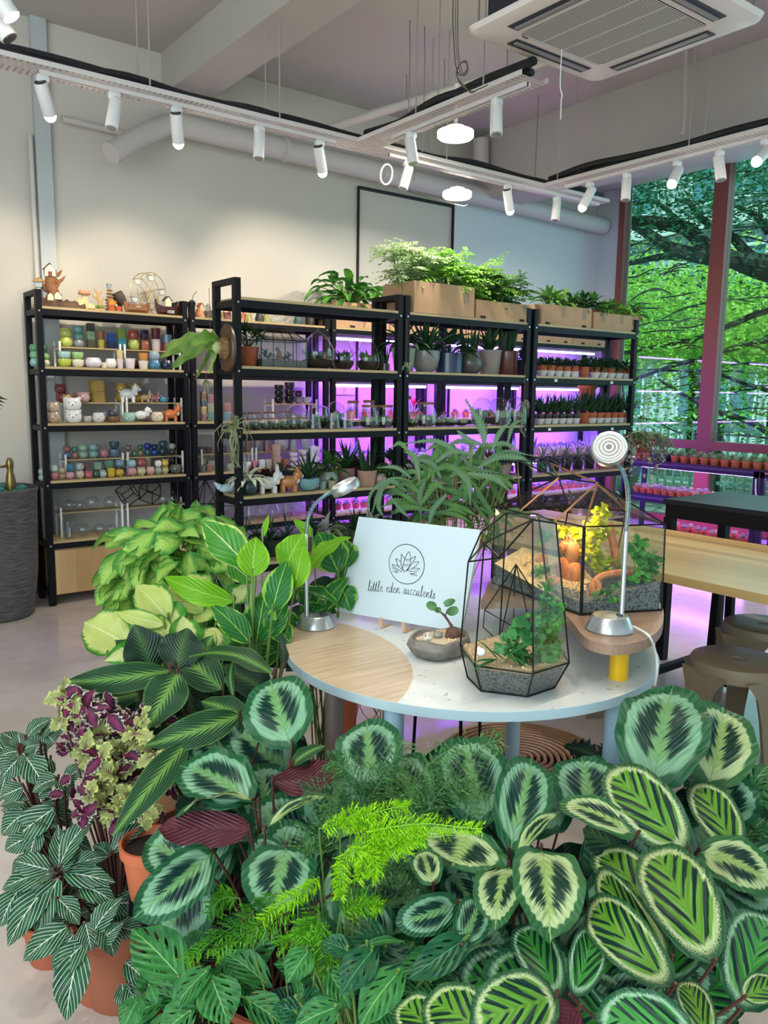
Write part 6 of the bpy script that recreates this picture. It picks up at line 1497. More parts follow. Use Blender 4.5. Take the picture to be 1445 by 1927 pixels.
# easel
te = thing('mini_easel', 'small light wood easel feet holding up the signboard', 'easel', V(*at(742,1180,Z=TH).xy, TH)); M_PINE = mat('#c9a27c', .6); off = Vector(te.location)
for (px, py) in ((722,1181), (764,1190)):
    b = at(px, py, Z=TH)-off; b.z = .006
    MB().tube([b+n2*.008, b-n2*.16], .006, 6).build('foot', M_PINE, te); MB().tube([b+n2*.018, b+n2*.020+V(0,0,.025)], .0055, 6).build('peg', M_PINE, te)
MB().tube([V(0,0,.01)-n2*.15, V(0,0,.22)-n2*.075], .006, 6).build('back_leg', M_PINE, te)
# ---- lamps
M_ALU = mat('#b9bdc0', .28, .85, 'brushed_aluminium')
def desk_lamp(base, bz, stem, head_c, head_dir, label, cord, hr=.044):
    b = V(*base.xy, bz); t = thing('gooseneck_lamp', label, 'lamp', b)
    MB().lathe([(0,0),(.058,0),(.060,.004),(.056,.012),(.046,.034),(.042,.038),(0,.040)], 36, M=Matrix.Rotation(.2,4,'Z') @ Matrix.Scale(1.0,4)).build('base', M_ALU, t)
    MB().lathe([(0,.0385),(.008,.0395),(.007,.0425),(0,.043)], 14, c=(.012,-.018,0)).build('switch', mat('#20242a', .3), t)
    P = [p-b for p in stem]; 
    MB().tube([P[0], P[1]], .0062, 14).build('stem', M_ALU, t)
    C = crom(P[1:], 14); R = [.0058+(.0009 if i % 2 else 0) for i in range(len(C))]
    fine = []; 
    for i in range(len(C)-1): fine += [C[i], C[i].lerp(C[i+1], .5)]
    fine.append(C[-1]); MB().tube(fine, [.0060 if i % 2 else .0050 for i in range(len(fine))], 12).build('gooseneck', mat('#8fa9b2', .3, .9, 'ribbed_steel'), t)
    d = Vector(head_dir).normalized(); h = head_c-b; M = Matrix.Translation(h) @ d.to_track_quat('Z','Y').to_matrix().to_4x4()
    hd = MB().lathe([(0,-.012),(hr*.97,-.012),(hr,-.009),(hr,.009),(hr*.95,.013),(hr*.88,.012),(0,.0125)], 40, M=M).build('head', M_ALU, t)
    rg = MB()
    for q in (.22, .42, .62, .80): rg.lathe([(hr*q-.003,.0125),(hr*q-.001,.0155),(hr*q+.001,.0155),(hr*q+.003,.0125)], 36, M=M)
    rg.build('rings', mat('#d8d6d0', .35, .3), hd)
    MB().tube([C[-1]-d*0, C[-1].lerp(h, .5)], .008, 12).build('collar', M_ALU, t)
    MB().tube(crom([p-b for p in cord], 6), .0028, 8).build('power_cord', mat('#d9dcd9', .4), t)
    return M, d
b1 = at(594,1176,Z=TH+.004)
Dl = (at(576,1160,Z=TH+.038)-CAM).dot(_f)
desk_lamp(b1, TH, [at(577,1160,D=Dl), at(576,1005,D=Dl), at(580,975,D=Dl), at(592,950,D=Dl), at(612,932,D=Dl-.01), at(628,925,D=Dl-.02)], at(650,917,D=Dl-.03), RX*(-.42)-DX*.85-_f*.22,
  'silver gooseneck lamp with round head on left end of display table', [V(*b1.xy,TH+.01)+V(-.05,.02,0), at(550,1165,Z=TH+.01), at(545,1172,Z=TH+.008), at(548,1160,D=Dl+.1)+V(0,0,-.02)])
b2 = at(1147,1182,Z=SZ+.004); Dl2 = (at(1170,1158,Z=SZ+.038)-CAM).dot(_f)
desk_lamp(b2, SZ, [at(1169,1160,D=Dl2), at(1178,1000,D=Dl2), at(1182,950,D=Dl2), at(1180,915,D=Dl2), at(1172,888,D=Dl2-.005), at(1160,868,D=Dl2-.01)], at(1146,845,D=Dl2-.02), (CAM-at(1146,845,D=Dl2)).normalized()+V(-.05,0,.45),
  'silver gooseneck lamp with ringed disc head on the raised brown shelf', [V(*b2.xy,SZ+.01)+V(.045,-.035,0), at(1200,1183,Z=SZ+.01), at(1222,1198,Z=SZ+.008), at(1234,1230,D=Dl2-.03), at(1236,1265,D=Dl2-.02), at(1232,1290,D=Dl2)])
# ---- bonsai bowl
bc = at(826,1232,Z=TH+.01); bc = V(bc.x+.02, bc.y+.02, TH)
t = thing('bonsai_bowl', 'grey stone bowl with small bonsai, sand and pebbles in front of sign', 'bonsai', bc)
sm, nt, b, o = newmat('grey_stone'); n = noise(nt, objco(nt), 22, 5, .65); nt.links.new(mixc(nt, n.step(.3,.7), '#5c5852', '#8a847a'), b.inputs['Base Color']); b.inputs['Roughness'].default_value = .85; bump(nt, b, n, .6, .01)
rr = random.Random(4); mb = MB()
prof = [(.0,0),(.058,0),(.072,.012),(.085,.035),(.080,.052),(.071,.055),(.068,.046),(0,.045)]
mb.lathe(prof, 22)
mb.v = [(x*1.12*(1+.07*math.sin(3*math.atan2(y, x)+1)), y*.86*(1+.05*math.sin(5*math.atan2(y, x))), z+(.004*math.sin(4*math.atan2(y, x)) if z > .04 else 0)) for x, y, z in mb.v]
mb.build('bowl', sm, t)
sd = MB(); sd.lathe([(0,.050),(.04,.050),(.066,.047)], 20); sd.build('sand', mat('#cdb79a', .95, 0, var=.15, vscale=120, bmp=.3), t)
gv = MB()
for i in range(260):
    a = rr.uniform(-1.6,1.2); q_ = rr.uniform(.3,1)**.5*.068; gv.ball((q_*math.cos(a)*1.05, q_*math.sin(a)*.8, .051), rr.uniform(.0018,.0034), 5)
o_ = gv.build('gravel', mat('#d9b98c', .9, 0, var=.2, vscale=90), t); o_['kind'] = 'stuff'
MB().ball((-.008,.0,.058), .013, 9, (1.1,1,.8)).ball((-.035,.012,.056), .007, 7).build('pebble', mat('#8a8a7c', .7, var=.2, vscale=60), t)
MB().box((-.052,-.010,.05), (-.046,-.004,.072)).box((-.060,-.012,.056), (-.040,-.002,.060)).build('white_ornament', M_WHITE, t)
def loc_(x, y, D): return at(x, y, D=D)-bc
Db = (bc+V(0,0,.06)-CAM).dot(_f)
MB().ball(tuple(loc_(852,1195,Db)), .022, 12, (1,1,1.1)).ball(tuple(loc_(866,1200,Db)), .014, 9).build('caudex', mat('#5a4234', .9, var=.3, vscale=60, bmp=.5), t)
tr = MB(); tr.tube(crom([loc_(856,1190,Db), loc_(846,1172,Db), loc_(834,1156,Db), loc_(822,1148,Db)], 4), [.0045]*4+[.0035]*5+[.0025]*4, 7); tr.tube(crom([loc_(838,1160,Db), loc_(842,1148,Db), loc_(850,1142,Db)], 4), .002, 5); tr.build('trunk', M_DSTEM, t)
bl = MB()
for (x, y, w_, h_, an) in ((812,1140,11,9,.4), (824,1148,7,6,0), (845,1134,7,13,1.2), (852,1150,12,9,-.4)):
    c = loc_(x, y, Db); vs = [c]
    for k in range(13): a = k*PI/6; vs.append(c+RX*(math.cos(a)*w_*math.cos(an)-math.sin(a)*h_*math.sin(an))/FPX*Db*.95*(1-.25*(k == 3))+DX*(math.cos(a)*w_*math.sin(an)+math.sin(a)*h_*math.cos(an))/FPX*Db-_f*.004*math.sin(k))
    bl.add(vs, [(0,i,i+1) for i in range(1,13)])
bl.build('leaves', leafm('round_bonsai_leaf', '#3f6a3c', '#5c8a50', .2), t)
# ---- geometric terrarium in front
M_LEADT = mat('#1c1c1c', .35, .6, 'black_came')
GT = glassmat('terrarium_glass', '#f0f4f1', .8, .01, base=-.03)
bot = [at(905,1300,Z=TH+.002), at(992,1311,Z=TH+.002), at(1043,1294,Z=TH+.002)]; cen = (bot[0]+bot[2])/2+( (bot[0]+bot[2])/2-bot[1])*.6
bot += [cen+(cen-bot[0])*1.0, cen+(cen-bot[1])*1.1, ]
bot.append(at(880,1275,Z=TH+.002))
mid = [at(893,1253,Z=.83), at(1003,1268,Z=.83), at(1071,1247,Z=.83), at(1042,1206,Z=.83), at(940,1196,Z=.83), at(866,1216,Z=.83)]
Dm = [(p-CAM).dot(_f) for p in mid]
top = [at(911,1022,D=Dm[0]+.0), at(1002,978,D=Dm[1]+.02), at(1046,985,D=Dm[2]-.01), at(1013,968,D=Dm[3]-.05), at(953,965,D=Dm[4]-.07), at(881,1057,D=Dm[5]-.01)]
l2 = at(905,1002,D=Dm[5]-.03); l3 = at(939,1050,D=Dm[0]+.07)
t = thing('geometric_terrarium', 'tall faceted black framed terrarium with green plants at front of table', 'terrarium', V(*bot[1].xy, TH)); off = Vector(t.location)
VV = [p-off for p in bot+mid+top+[l2, l3]]
E = [(i, (i+1) % 6) for i in range(6)]+[(6+i, 6+(i+1) % 6) for i in range(6)]+[(i, i+6) for i in range(6)]+[(6+i, 12+i) for i in range(6)]+[(12,13),(13,14),(14,15),(15,16),(13,16),(16,18),(18,17),(17,19),(19,13),(12,19),(12,17)]
edges(VV, E, .0022).build('frame', M_LEADT, t)
F_ = [(i, (i+1) % 6, 6+(i+1) % 6, 6+i) for i in range(6)]+[(6+i, 6+(i+1) % 6, 12+(i+1) % 6, 12+i) for i in (1,2,3,4)]+[(13,14,15,16)]
MB().add(VV, F_).build('glass', GT, t, smooth=False)
def inner(scale_, z, drop=0): 
    c = sum([p for p in (bot if z == 0 else mid)], V(0,0,0))/6; return [((p-c)*scale_+c-off) for p in (bot if z == 0 else mid)]
lo = inner(.97, 0); hi = inner(.95, 1); n_ = 6; hh = [l.lerp(h_, .85) for l, h_ in zip(lo, hi)]
gm, nt, b, o = newmat('grey_gravel_layers'); v_ = nt.nodes.new('ShaderNodeTexVoronoi'); v_.inputs['Scale'].default_value = 160; nt.links.new(objco(nt), v_.inputs['Vector'])
nt.links.new(mixc(nt, E_(nt, v_.outputs['Distance']).step(.1,.8), '#8a8c8a', '#3a3a3a'), b.inputs['Base Color']); b.inputs['Roughness'].default_value = .9
MB().add([p+V(0,0,.002) for p in lo]+hh, [(i, (i+1) % 6, 6+(i+1) % 6, 6+i) for i in range(6)]+[tuple(range(6,12)), (5,4,3,2,1,0)]).build('gravel_layer', gm, t, smooth=False)
MB().add([p+V(0,0,.001) for p in hh]+[p+V(0,0,.004) for p in hi], [(i, (i+1) % 6, 6+(i+1) % 6, 6+i) for i in range(6)]+[tuple(range(6,12))]).build('sand_layer', mat('#b09874', .95, 0, var=.3, vscale=150, bmp=.5), t, smooth=False)
cm = sum(hi, V(0,0,0))/6
pb = MB(); rr = random.Random(6)
for i in range(240):
    a, b_, c_ = rr.random(), rr.random(), 0; k = rr.randrange(6); p = cm+(hi[k]-cm)*a*.97+(hi[(k+1) % 6]-hi[k])*a*b_*.97; pb.ball((p.x, p.y, p.z+.006), rr.uniform(.0018,.0035), 5)
o_ = pb.build('pebbles', mat('#c9b492', .9, var=.2, vscale=90), t); o_['kind'] = 'stuff'
MG = leafm('terrarium_fresh_leaf', '#3c8a34', '#66b048', .3); MG2 = leafm('terrarium_deep_leaf', '#2f6a38', '#4c9450', .3)
def leaflets(mb, c, r_, n, R_, s, up=.4, round_=True):
    for _ in range(n):
        d = V(r_.gauss(0,1), r_.gauss(0,1), r_.gauss(0,1)).normalized(); p = Vector(c)+V(d.x*R_[0], d.y*R_[1], d.z*R_[2])*r_.uniform(.3,1)
        nn = (V(r_.gauss(0,.6), r_.gauss(0,.6)-.4, .8)).normalized(); a = nn.orthogonal().normalized(); b = nn.cross(a); q = s*r_.uniform(.6,1.2)
        vs = [p]+[p+(a*math.cos(k*PI/3)+b*math.sin(k*PI/3))*q*(1 if k % 2 else .8) for k in range(6)]
        mb.add(vs, [(0,k,k % 6+1) for k in range(1,7)])
def Lp(x, y, D): return at(x, y, D=D)-off
D0 = Dm[1]+.05
mb = MB(); st = MB()
for (x0, y0, x1, y1, n) in ((1020,1245,1032,1092,110), (1035,1245,1048,1130,110), (1045,1245,1030,1120,90), (1010,1245,1012,1150,80)):
    a, b_ = Lp(x0, y0, D0+.03), Lp(x1, y1, D0+.03); st.tube([a, b_], .0015, 4)
    for k in range(8): leaflets(mb, a.lerp(b_, (k+.5)/8), rr, n//6, (.028,.02,.014), .0085)
mb.build('climbing_plant', MG, t); st.build('stem', M_DSTEM, t)
mb = MB()
for (x, y) in ((965,1195),(985,1180),(950,1215),(975,1220),(990,1240),(1000,1205)): leaflets(mb, Lp(x, y, D0+.0), rr, 17, (.026,.02,.018), .014)
for (x, y, dx, dy) in ((935,1240,-35,-45),(935,1243,-55,-5),(945,1240,-20,-20),(930,1245,-45,10),(955,1240,30,-30)):
    b_ = Lp(x, y, D0-.02); e = Lp(x+dx, y+dy, D0-.03); blade(mb, b_, e-b_, (e-b_).length, .016, .3, n=4)
for (x, y) in ((975,1240),(960,1235),(1000,1235)): blade(mb, Lp(x+8, y+12, D0-.02), Lp(x-10, y-14, D0-.03)-Lp(x+8, y+12, D0-.02), .035, .03, .4, n=4)
mb.build('ground_plants', MG2, t)
MB().ball(tuple(Lp(906,1227,D0-.02)), .010, 10, (1.2,1,1)).ball(tuple(Lp(902,1221,D0-.02)), .006, 8).build('white_figurine', M_WHITE, t)
# small pyramid terrarium leaning behind, seen through the glass
ap = at(971,1062,D=2.22); t = thing('geometric_terrarium', 'small pyramid shaped black framed terrarium behind the tall faceted one', 'terrarium', V(*ap.xy, TH)); off2 = Vector(t.location)
pv = [ap, at(912,1148,D=2.20), at(909,1180,D=2.19), at(940,1208,D=2.17), at(1000,1190,D=2.2), at(1005,1115,D=2.25), at(966,1180,D=2.30), at(968,1095,D=2.33)]
for p in pv: p.z = max(p.z, TH+.003)
pv = [p-off2 for p in pv]
edges(pv, [(0,1),(0,3),(0,5),(0,7),(1,2),(2,3),(3,4),(4,5),(0,4),(1,6),(6,3),(7,6)], .0018).build('frame', M_LEADT, t)
MB().add(pv, [(0,1,2,3),(0,3,4),(0,4,5)]).build('glass', GT, t, smooth=False)
# ---- large house terrarium on the raised shelf
bF, bL, bR = at(1093,1157,Z=SZ+.002), at(926,1097,Z=SZ+.002), at(1245,1148,Z=SZ+.002)
tF, tL, tR = at(1099,991,D=(bF-CAM).dot(_f)-.01), at(931,957,D=(bL-CAM).dot(_f)-.01), at(1252,984,D=(bR-CAM).dot(_f)-.01)
tz = (tF.z+tL.z+tR.z)/3
for p, q_ in ((tF, bF), (tL, bL), (tR, bR)): p.z = tz
bB = bL+(bR-bF)*.95+V(.0,.02,0); tB = at(1070,954,Z=tz)
bR2 = bR+(bB-bR)*.5+V(.05,.02,0); tR2 = at(1178,962,Z=tz)
p1 = at(1051,899,D=((tL+tF)/2-CAM).dot(_f)+.03); p2 = at(1124,909,D=(tF-CAM).dot(_f)+.10)
q1 = at(973,866,D=(p1-CAM).dot(_f)+.0); q2 = at(1035,872,D=(p1-CAM).dot(_f)+.12); f1 = at(979,961,Z=tz); f2 = at(1044,981,Z=tz)
t = thing('house_terrarium', 'large glass house terrarium with open copper edged lid on raised shelf', 'terrarium', V(*bF.xy, SZ)); off3 = Vector(t.location)
HV = [p-off3 for p in (bL,bF,bR,bR2,bB, tL,tF,tR,tR2,tB, p1,p2,q1,q2,f1,f2)]
edges(HV, [(0,1),(1,2),(2,3),(3,4),(4,0),(5,6),(6,7),(7,8),(8,9),(9,5),(0,5),(2,7),(3,8),(4,9),(10,5),(10,9),(10,11),(11,7),(10,12),(10,13),(12,13),(12,14)], .0024).tube([HV[1],HV[6]], .005, 6).build('frame', M_LEADT, t)
edges(HV, [(11,6),(11,15),(10,14),(11,8),(13,11)], .0032).build('copper_edge', mat('#c08a68', .3, .8, 'copper_came'), t)
MB().add(HV, [(0,1,6,5),(1,2,7,6),(2,3,8,7),(3,4,9,8),(4,0,5,9),(11,6,7),(11,7,8),(11,8,9,10),(10,9,5),(12,13,10)]).build('glass', GT, t, smooth=False)
# ground inside: gravel sloping up to the right
g0 = [HV[i].copy() for i in range(5)]; cg = sum(g0, V(0,0,0))/5; ins_ = [cg+(p-cg)*.965 for p in g0]; hs = [.075,.028,.078,.085,.09]
MB().add([p+V(0,0,.002) for p in ins_]+[p+V(0,0,h_) for p, h_ in zip(ins_, hs)], [(i, (i+1) % 5, 5+(i+1) % 5, 5+i) for i in range(5)]+[(5,6,7,8,9)]).build('gravel_layer', gm, t, smooth=False)
def gpt(a, b_): # point on the ground: a along L->R 0..1, b depth
    return ins_[0]*(1-a)*(1-b_)+ins_[2]*a*(1-b_)+ins_[4]*b_*.8+ins_[3]*b_*.2
def H3(x, y, dd): return at(x, y, D=(bF-CAM).dot(_f)+dd)-off3
sn = MB(); rr = random.Random(12)
for i in range(900):
    f = rr.random(); g_ = rr.random()
    a = H3(960,1062,.26).lerp(H3(1130,1135,.03), f); b_ = H3(990,1020,.34).lerp(H3(1060,1060,.25), f); p = a.lerp(b_, g_*.7)
    sn.ball((p.x, p.y, p.z+rr.uniform(-.003,.003)), rr.uniform(.003,.006), 5)
MB().add([H3(930,1060,.26), H3(1090,1150,.02), H3(1150,1130,.06), H3(1090,1060,.22), H3(985,1030,.32)], [(0,1,2,3,4)]).build('sand_bed', mat('#d8b88a', .95, 0, var=.2, vscale=100, bmp=.4), t, smooth=False)
o_ = sn.build('yellow_gravel', mat('#dcb884', .9, 0, var=.2, vscale=90), t); o_['kind'] = 'stuff'
rm, nt, b, o = newmat('orange_driftwood'); n = noise(nt, objco(nt, (30,30,12)), 1.5, 4); nt.links.new(mixc(nt, n.step(.3,.7), '#a8603c', '#e0925c'), b.inputs['Base Color']); b.inputs['Roughness'].default_value = .8; bump(nt, b, n, .7, .01)
rk = MB()
for (x, y, r_, dd, sx, sz) in ((1080,1085,.034,.16,.9,1.3),(1060,1072,.026,.17,.8,1.5),(1076,1042,.028,.17,.9,1.5),(1062,1030,.020,.17,1.1,1),(1070,1018,.016,.17,.7,1.5),(1045,1095,.02,.15,1.4,.7),(1020,1052,.014,.25,1.6,.8)):
    rk.ball(tuple(H3(x, y, dd)), r_, 14, (sx, .8, sz))
rk.v = [(x+rr.uniform(-.003,.003), y+rr.uniform(-.003,.003), z+rr.uniform(-.003,.003)) for x, y, z in rk.v]
rk.build('orange_rock', rm, t)
dw = MB(); dw.tube(crom([H3(1160,1065,.16), H3(1156,1030,.16), H3(1150,1005,.16), H3(1147,985,.16)], 4), [.012]*13, 9); dw.tube(crom([H3(1118,1130,.05), H3(1115,1105,.06), H3(1130,1085,.08), H3(1165,1078,.08), H3(1190,1080,.10)], 4), [.010]*17, 8); dw.tube(crom([H3(1120,1125,.05), H3(1128,1105,.05), H3(1122,1092,.06)], 3), .008, 7); dw.build('driftwood', rm, t)
pm = MB(); 
for (x, y, n, R_, s_, dd) in ((1130,970,24,(.03,.02,.03),.011,.16),(1110,1000,22,(.025,.02,.03),.011,.15),(1140,1000,20,(.03,.02,.02),.010,.16),(1118,1040,34,(.03,.03,.03),.010,.14),(1130,1060,30,(.03,.03,.02),.010,.12),(1065,1000,20,(.03,.02,.02),.012,.22),(1085,1005,14,(.02,.02,.02),.012,.2)):
    leaflets(pm, H3(x, y, dd), rr, int(n*2.4), tuple(q*1.35 for q in R_), s_*.95)
pm.build('yellow_green_plants', leafm('sunny_terrarium_leaf', '#a8b82c', '#d8d840', .4), t)
pm = MB()
for (x, y, n, R_, s_, dd) in ((1200,1035,30,(.03,.02,.03),.013,.12),(1220,1060,34,(.04,.02,.03),.012,.10),(1205,1085,30,(.04,.03,.02),.011,.08),(1140,1115,24,(.04,.02,.01),.008,.05),(1020,1075,24,(.03,.02,.015),.010,.2),(1000,1065,16,(.03,.02,.01),.010,.25),(1025,1010,14,(.02,.02,.02),.013,.26),(1170,1110,30,(.04,.02,.015),.008,.07)):
    leaflets(pm, H3(x, y, dd), rr, int(n*2.4), tuple(q*1.35 for q in R_), s_*.95)
for k in range(10):
    b_ = H3(1168,1070,.10); 
leaflets(pm, H3(1150,1125,.04), rr, 70, (.06,.03,.012), .007); leaflets(pm, H3(1020,1085,.2), rr, 40, (.05,.03,.012), .008)
pinnate(pm, H3(1165,1075,.10), (.1,0,1), .07, 9, .022, .005, .2); pinnate(pm, H3(1165,1075,.10), (-.3,-.2,1), .06, 9, .022, .005, .4)
pm.build('green_plants', MG, t)
pw_ = lamp('terrarium_glow', 'POINT', H3(1085,1010,.14)+off3+V(0,0,.05), 1.6, (1.0,.62,.32), shadow_soft_size=.02); pw_.parent = t; pw_.matrix_parent_inverse = Matrix.Translation(-off3)
# ---- rattan coil mat and twig pot below
mc = at(984,1419,Z=.03); t = thing('rattan_coil_tray', 'round coiled brown rattan tray lying on the floor under the table', 'tray', V(mc.x, mc.y, 0)); mb = MB()
for k in range(13): mb.lathe([(.012+k*.026-.010,.012),(.012+k*.026-.006,.022),(.012+k*.026+.003,.024),(.012+k*.026+.008,.012),(.012+k*.026,.004)], 48)
mb.build('coils', mat('#a57c5c', .4, 0, var=.15, vscale=20), t); MB().lathe([(0,0),(.345,0),(.345,.006),(0,.010)], 48).build('base', mat('#4a3428', .6), t)
tw = at(650,1352,Z=0); t = thing('twig_pot', 'terracotta pot with curly bare twigs on the floor beyond table leg', 'pot', V(*at(645,1345,Z=.12).xy, 0))
pot_mb('nursery', .07, .24).build('pot', M_TERRA, t); mb = MB()
for k in range(18):
    a = rr.uniform(0,6.3); d = V(math.cos(a), math.sin(a), 0); mb.tube(crom([V(0,0,.2), d*.06+V(0,0,.27), d*.12+V(0,0,.24), d*.16+V(rr.gauss(0,.03), rr.gauss(0,.03), .12), d*.17+V(0,0,.02)], 3), .0018, 4)
mb.build('twigs', M_DSTEM, t)
# ================================================================= LARGE FOLIAGE PLANTS
def uvexpr(nt):
    t = nt.nodes.new('ShaderNodeTexCoord'); sp = nt.nodes.new('ShaderNodeSeparateXYZ'); nt.links.new(t.outputs['UV'], sp.inputs[0])
    u = E_(nt, sp.outputs[0]); v = (E_(nt, sp.outputs[1])*2-1).abs()
    Vv = v*((u*(1-u)*4).mx(0.0).sqrt())
    return u, v, Vv, (E_(nt, sp.outputs[1])*2-1)
def nz(nt, x, y, sx, sy, detail=2, z=0):
    cb = nt.nodes.new('ShaderNodeCombineXYZ'); a = x*sx; b = y*sy
    nt.links.new(a.s, cb.inputs[0]); nt.links.new(b.s, cb.inputs[1])
    if z:
        oi = nt.nodes.new('ShaderNodeNewGeometry'); nt.links.new((E_(nt, oi.outputs['Random Per Island'])*37).s, cb.inputs[2])
    return noise(nt, cb.outputs[0], 1.0, detail, .6)
def leafpat(name, build, trans=.14, rough=.36, back=None, ribs=10, ribk=.5, spec=.26, bstr=.35, holes=False, deep=.2):
    m, nt, b, o = newmat(name); u, v, Vv, vs = uvexpr(nt); q = u-Vv*ribk
    c = build(nt, u, v, Vv, q, vs)
    if deep: c = mixc(nt, deep, c, '#06201a')
    h = (q*ribs*2*PI).sin()*.5*(1-Vv*.3)
    bump(nt, b, h, bstr, .006)
    finish_leaf(nt, b, o, c, trans, rough, back, spec)
    if holes:
        a = (q*5.5+.25).frac()-.5; hv = (Vv-.42)*.62; hm = 1-((a*a+hv*hv*4)).sqrt().step(.17, .20)
        src = o.inputs[0].links[0].from_socket; tr = nt.nodes.new('ShaderNodeBsdfTransparent'); mx = nt.nodes.new('ShaderNodeMixShader')
        nt.links.new(hm.s, mx.inputs[0]); nt.links.new(src, mx.inputs[1]); nt.links.new(tr.outputs[0], mx.inputs[2]); nt.links.new(mx.outputs[0], o.inputs[0])
    return m
def p_medallion(pale, pale2, dark, margin, centre):
    def f(nt, u, v, Vv, q, vs):
        e = ((u*2-1)*(u*2-1)+Vv*Vv).sqrt()
        n1 = nz(nt, q, vs, 52, .8, 4, 1)-.5; n0 = nz(nt, q, vs, 13, .6, 2, 1)-.5; saw = ((q*8).frac()-.5).abs()
        eb = e+n1*.75+n0*.22
        ceb = Vv+n1*.60+n0*.15+saw*.12+(u-.5)*.16
        pal = mixc(nt, nz(nt, q, vs, 60, 2, 2).step(.35,.65), pale, pale2)
        c = mixc(nt, ceb.step(.15,.20), centre, dark)
        c = mixc(nt, eb.step(.52,.62), c, pal)
        c = mixc(nt, (e+n1*.06+saw*.10).step(.80,.84), c, margin)
        return mixc(nt, 1-Vv.step(.012,.03), c, centre)
    return f
def p_striped(lime, dark, rim, edge):
    def f(nt, u, v, Vv, q, vs):
        e = ((u*2-1)*(u*2-1)+Vv*Vv).sqrt(); n1 = nz(nt, q, vs, 20, 2, 2, 1)-.5
        w = ((q*6.0+n1*.55).frac()-.5).abs()
        st = (w-(.12+Vv*.34)-n1*.22).step(-.03, .03)
        alt = nz(nt, q, vs, 3, .2, 1, 1)
        c = mixc(nt, st, dark, lime)
        c = mixc(nt, 1-Vv.step(.035,.06), c, lime)
        c = mixc(nt, (e+n1*.26).step(.73,.79), c, rim)
        sp = nz(nt, u, vs, 70, 35, 2)
        return mixc(nt, ((e-.78)*2.6+sp).step(.66,.76), c, edge)
    return f
def p_feather(dark, light, mid):
    def f(nt, u, v, Vv, q, vs):
        saw = ((q*11).frac()-.5).abs()*2; n1 = nz(nt, q, vs, 30, 2, 2, 1)-.5
        c = mixc(nt, (Vv+n1*.16-(1-saw)*(1-saw)*.34).step(.02,.13), light, dark)
        c = mixc(nt, v.step(.90,.99)*.6, c, light)
        c = mixc(nt, (((q*27).frac()-.5).abs()).step(.38,.48)*.35, c, mid)
        return mixc(nt, 1-Vv.step(.015,.03), c, light)
    return f
def p_zebra(nt, u, v, Vv, q, vs):
    w = ((q*7.5+.2).frac()-.5).abs(); c = mixc(nt, nz(nt, u, vs, 5, 3, 2, 1).step(.3,.7), '#0f3f2e', '#2a6438')
    c = mixc(nt, (w+Vv*.015).step(.43,.462), c, '#dfe6cf')
    return mixc(nt, 1-Vv.step(.022,.042), c, '#e6ebd6')
def p_dieff(nt, u, v, Vv, q, vs):
    n1 = nz(nt, q, vs, 26, 3, 3, 1)-.5; c = mixc(nt, nz(nt, u, vs, 3, 2, 2, 1).step(.3,.7), '#b9cc62', '#d3dc84')
    c = mixc(nt, (v+n1*.55).step(.80,.90), c, '#4f9a22'); c = mixc(nt, v.step(.93,.97), c, '#2f6e1c')
    return mixc(nt, 1-Vv.step(.015,.03), c, '#e8eeb8')
def p_dieff2(nt, u, v, Vv, q, vs):
    n1 = nz(nt, q, vs, 26, 3, 3, 1)-.5; c = mixc(nt, (v+n1*.8).step(.45,.62), '#dfe89a', '#4a9a2c')
    return mixc(nt, v.step(.9,.95), c, '#2f7a24')
def p_ficus(base, alt, vein):
    def f(nt, u, v, Vv, q, vs):
        n1 = nz(nt, q, vs, 5, 2, 2, 1)-.5; c = mixc(nt, (v+n1*.9).step(.86,.93), base, alt)
        w = ((q*6).frac()-.5).abs(); c = mixc(nt, w.step(.47,.492)*.6, c, vein)
        return mixc(nt, 1-Vv.step(.02,.04), c, vein)
    return f
def p_syng(nt, u, v, Vv, q, vs):
    n1 = nz(nt, q, vs, 9, 2, 3, 1)-.5; c = mixc(nt, (v*.8+n1*1.0).step(.30,.75), '#a9cf60', '#4d9440')
    return mixc(nt, 1-Vv.step(.02,.05), c, '#b8d878')
def p_coleus(nt, u, v, Vv, q, vs):
    n1 = nz(nt, q, vs, 16, 4, 3, 1)-.5; w = ((q*9).frac()-.5).abs()
    c = mixc(nt, (Vv+u*.5+n1*.4).step(.20,.38), '#6a2446', '#8a9a4a'); c = mixc(nt, (v+n1*.4).step(.60,.80), c, '#c3cc74')
    return mixc(nt, w.step(.36,.46), c, '#d9cfa2')
def p_coleus2(nt, u, v, Vv, q, vs):
    n1 = nz(nt, q, vs, 16, 4, 3, 1)-.5
    c = mixc(nt, (Vv+n1*.7).step(.22,.42), '#7a2350', '#3a1c30'); return mixc(nt, (v+n1*.3).step(.72,.84), c, '#c9b8a6')
def p_monstera(nt, u, v, Vv, q, vs):
    w = ((q*6).frac()-.5).abs(); c = mixc(nt, nz(nt, u, vs, 4, 3, 2, 1).step(.3,.7), '#256b38', '#3f8a40')
    c = mixc(nt, w.step(.46,.49)*.6, c, '#8abf6a'); return mixc(nt, 1-Vv.step(.015,.03), c, '#9acb7a')
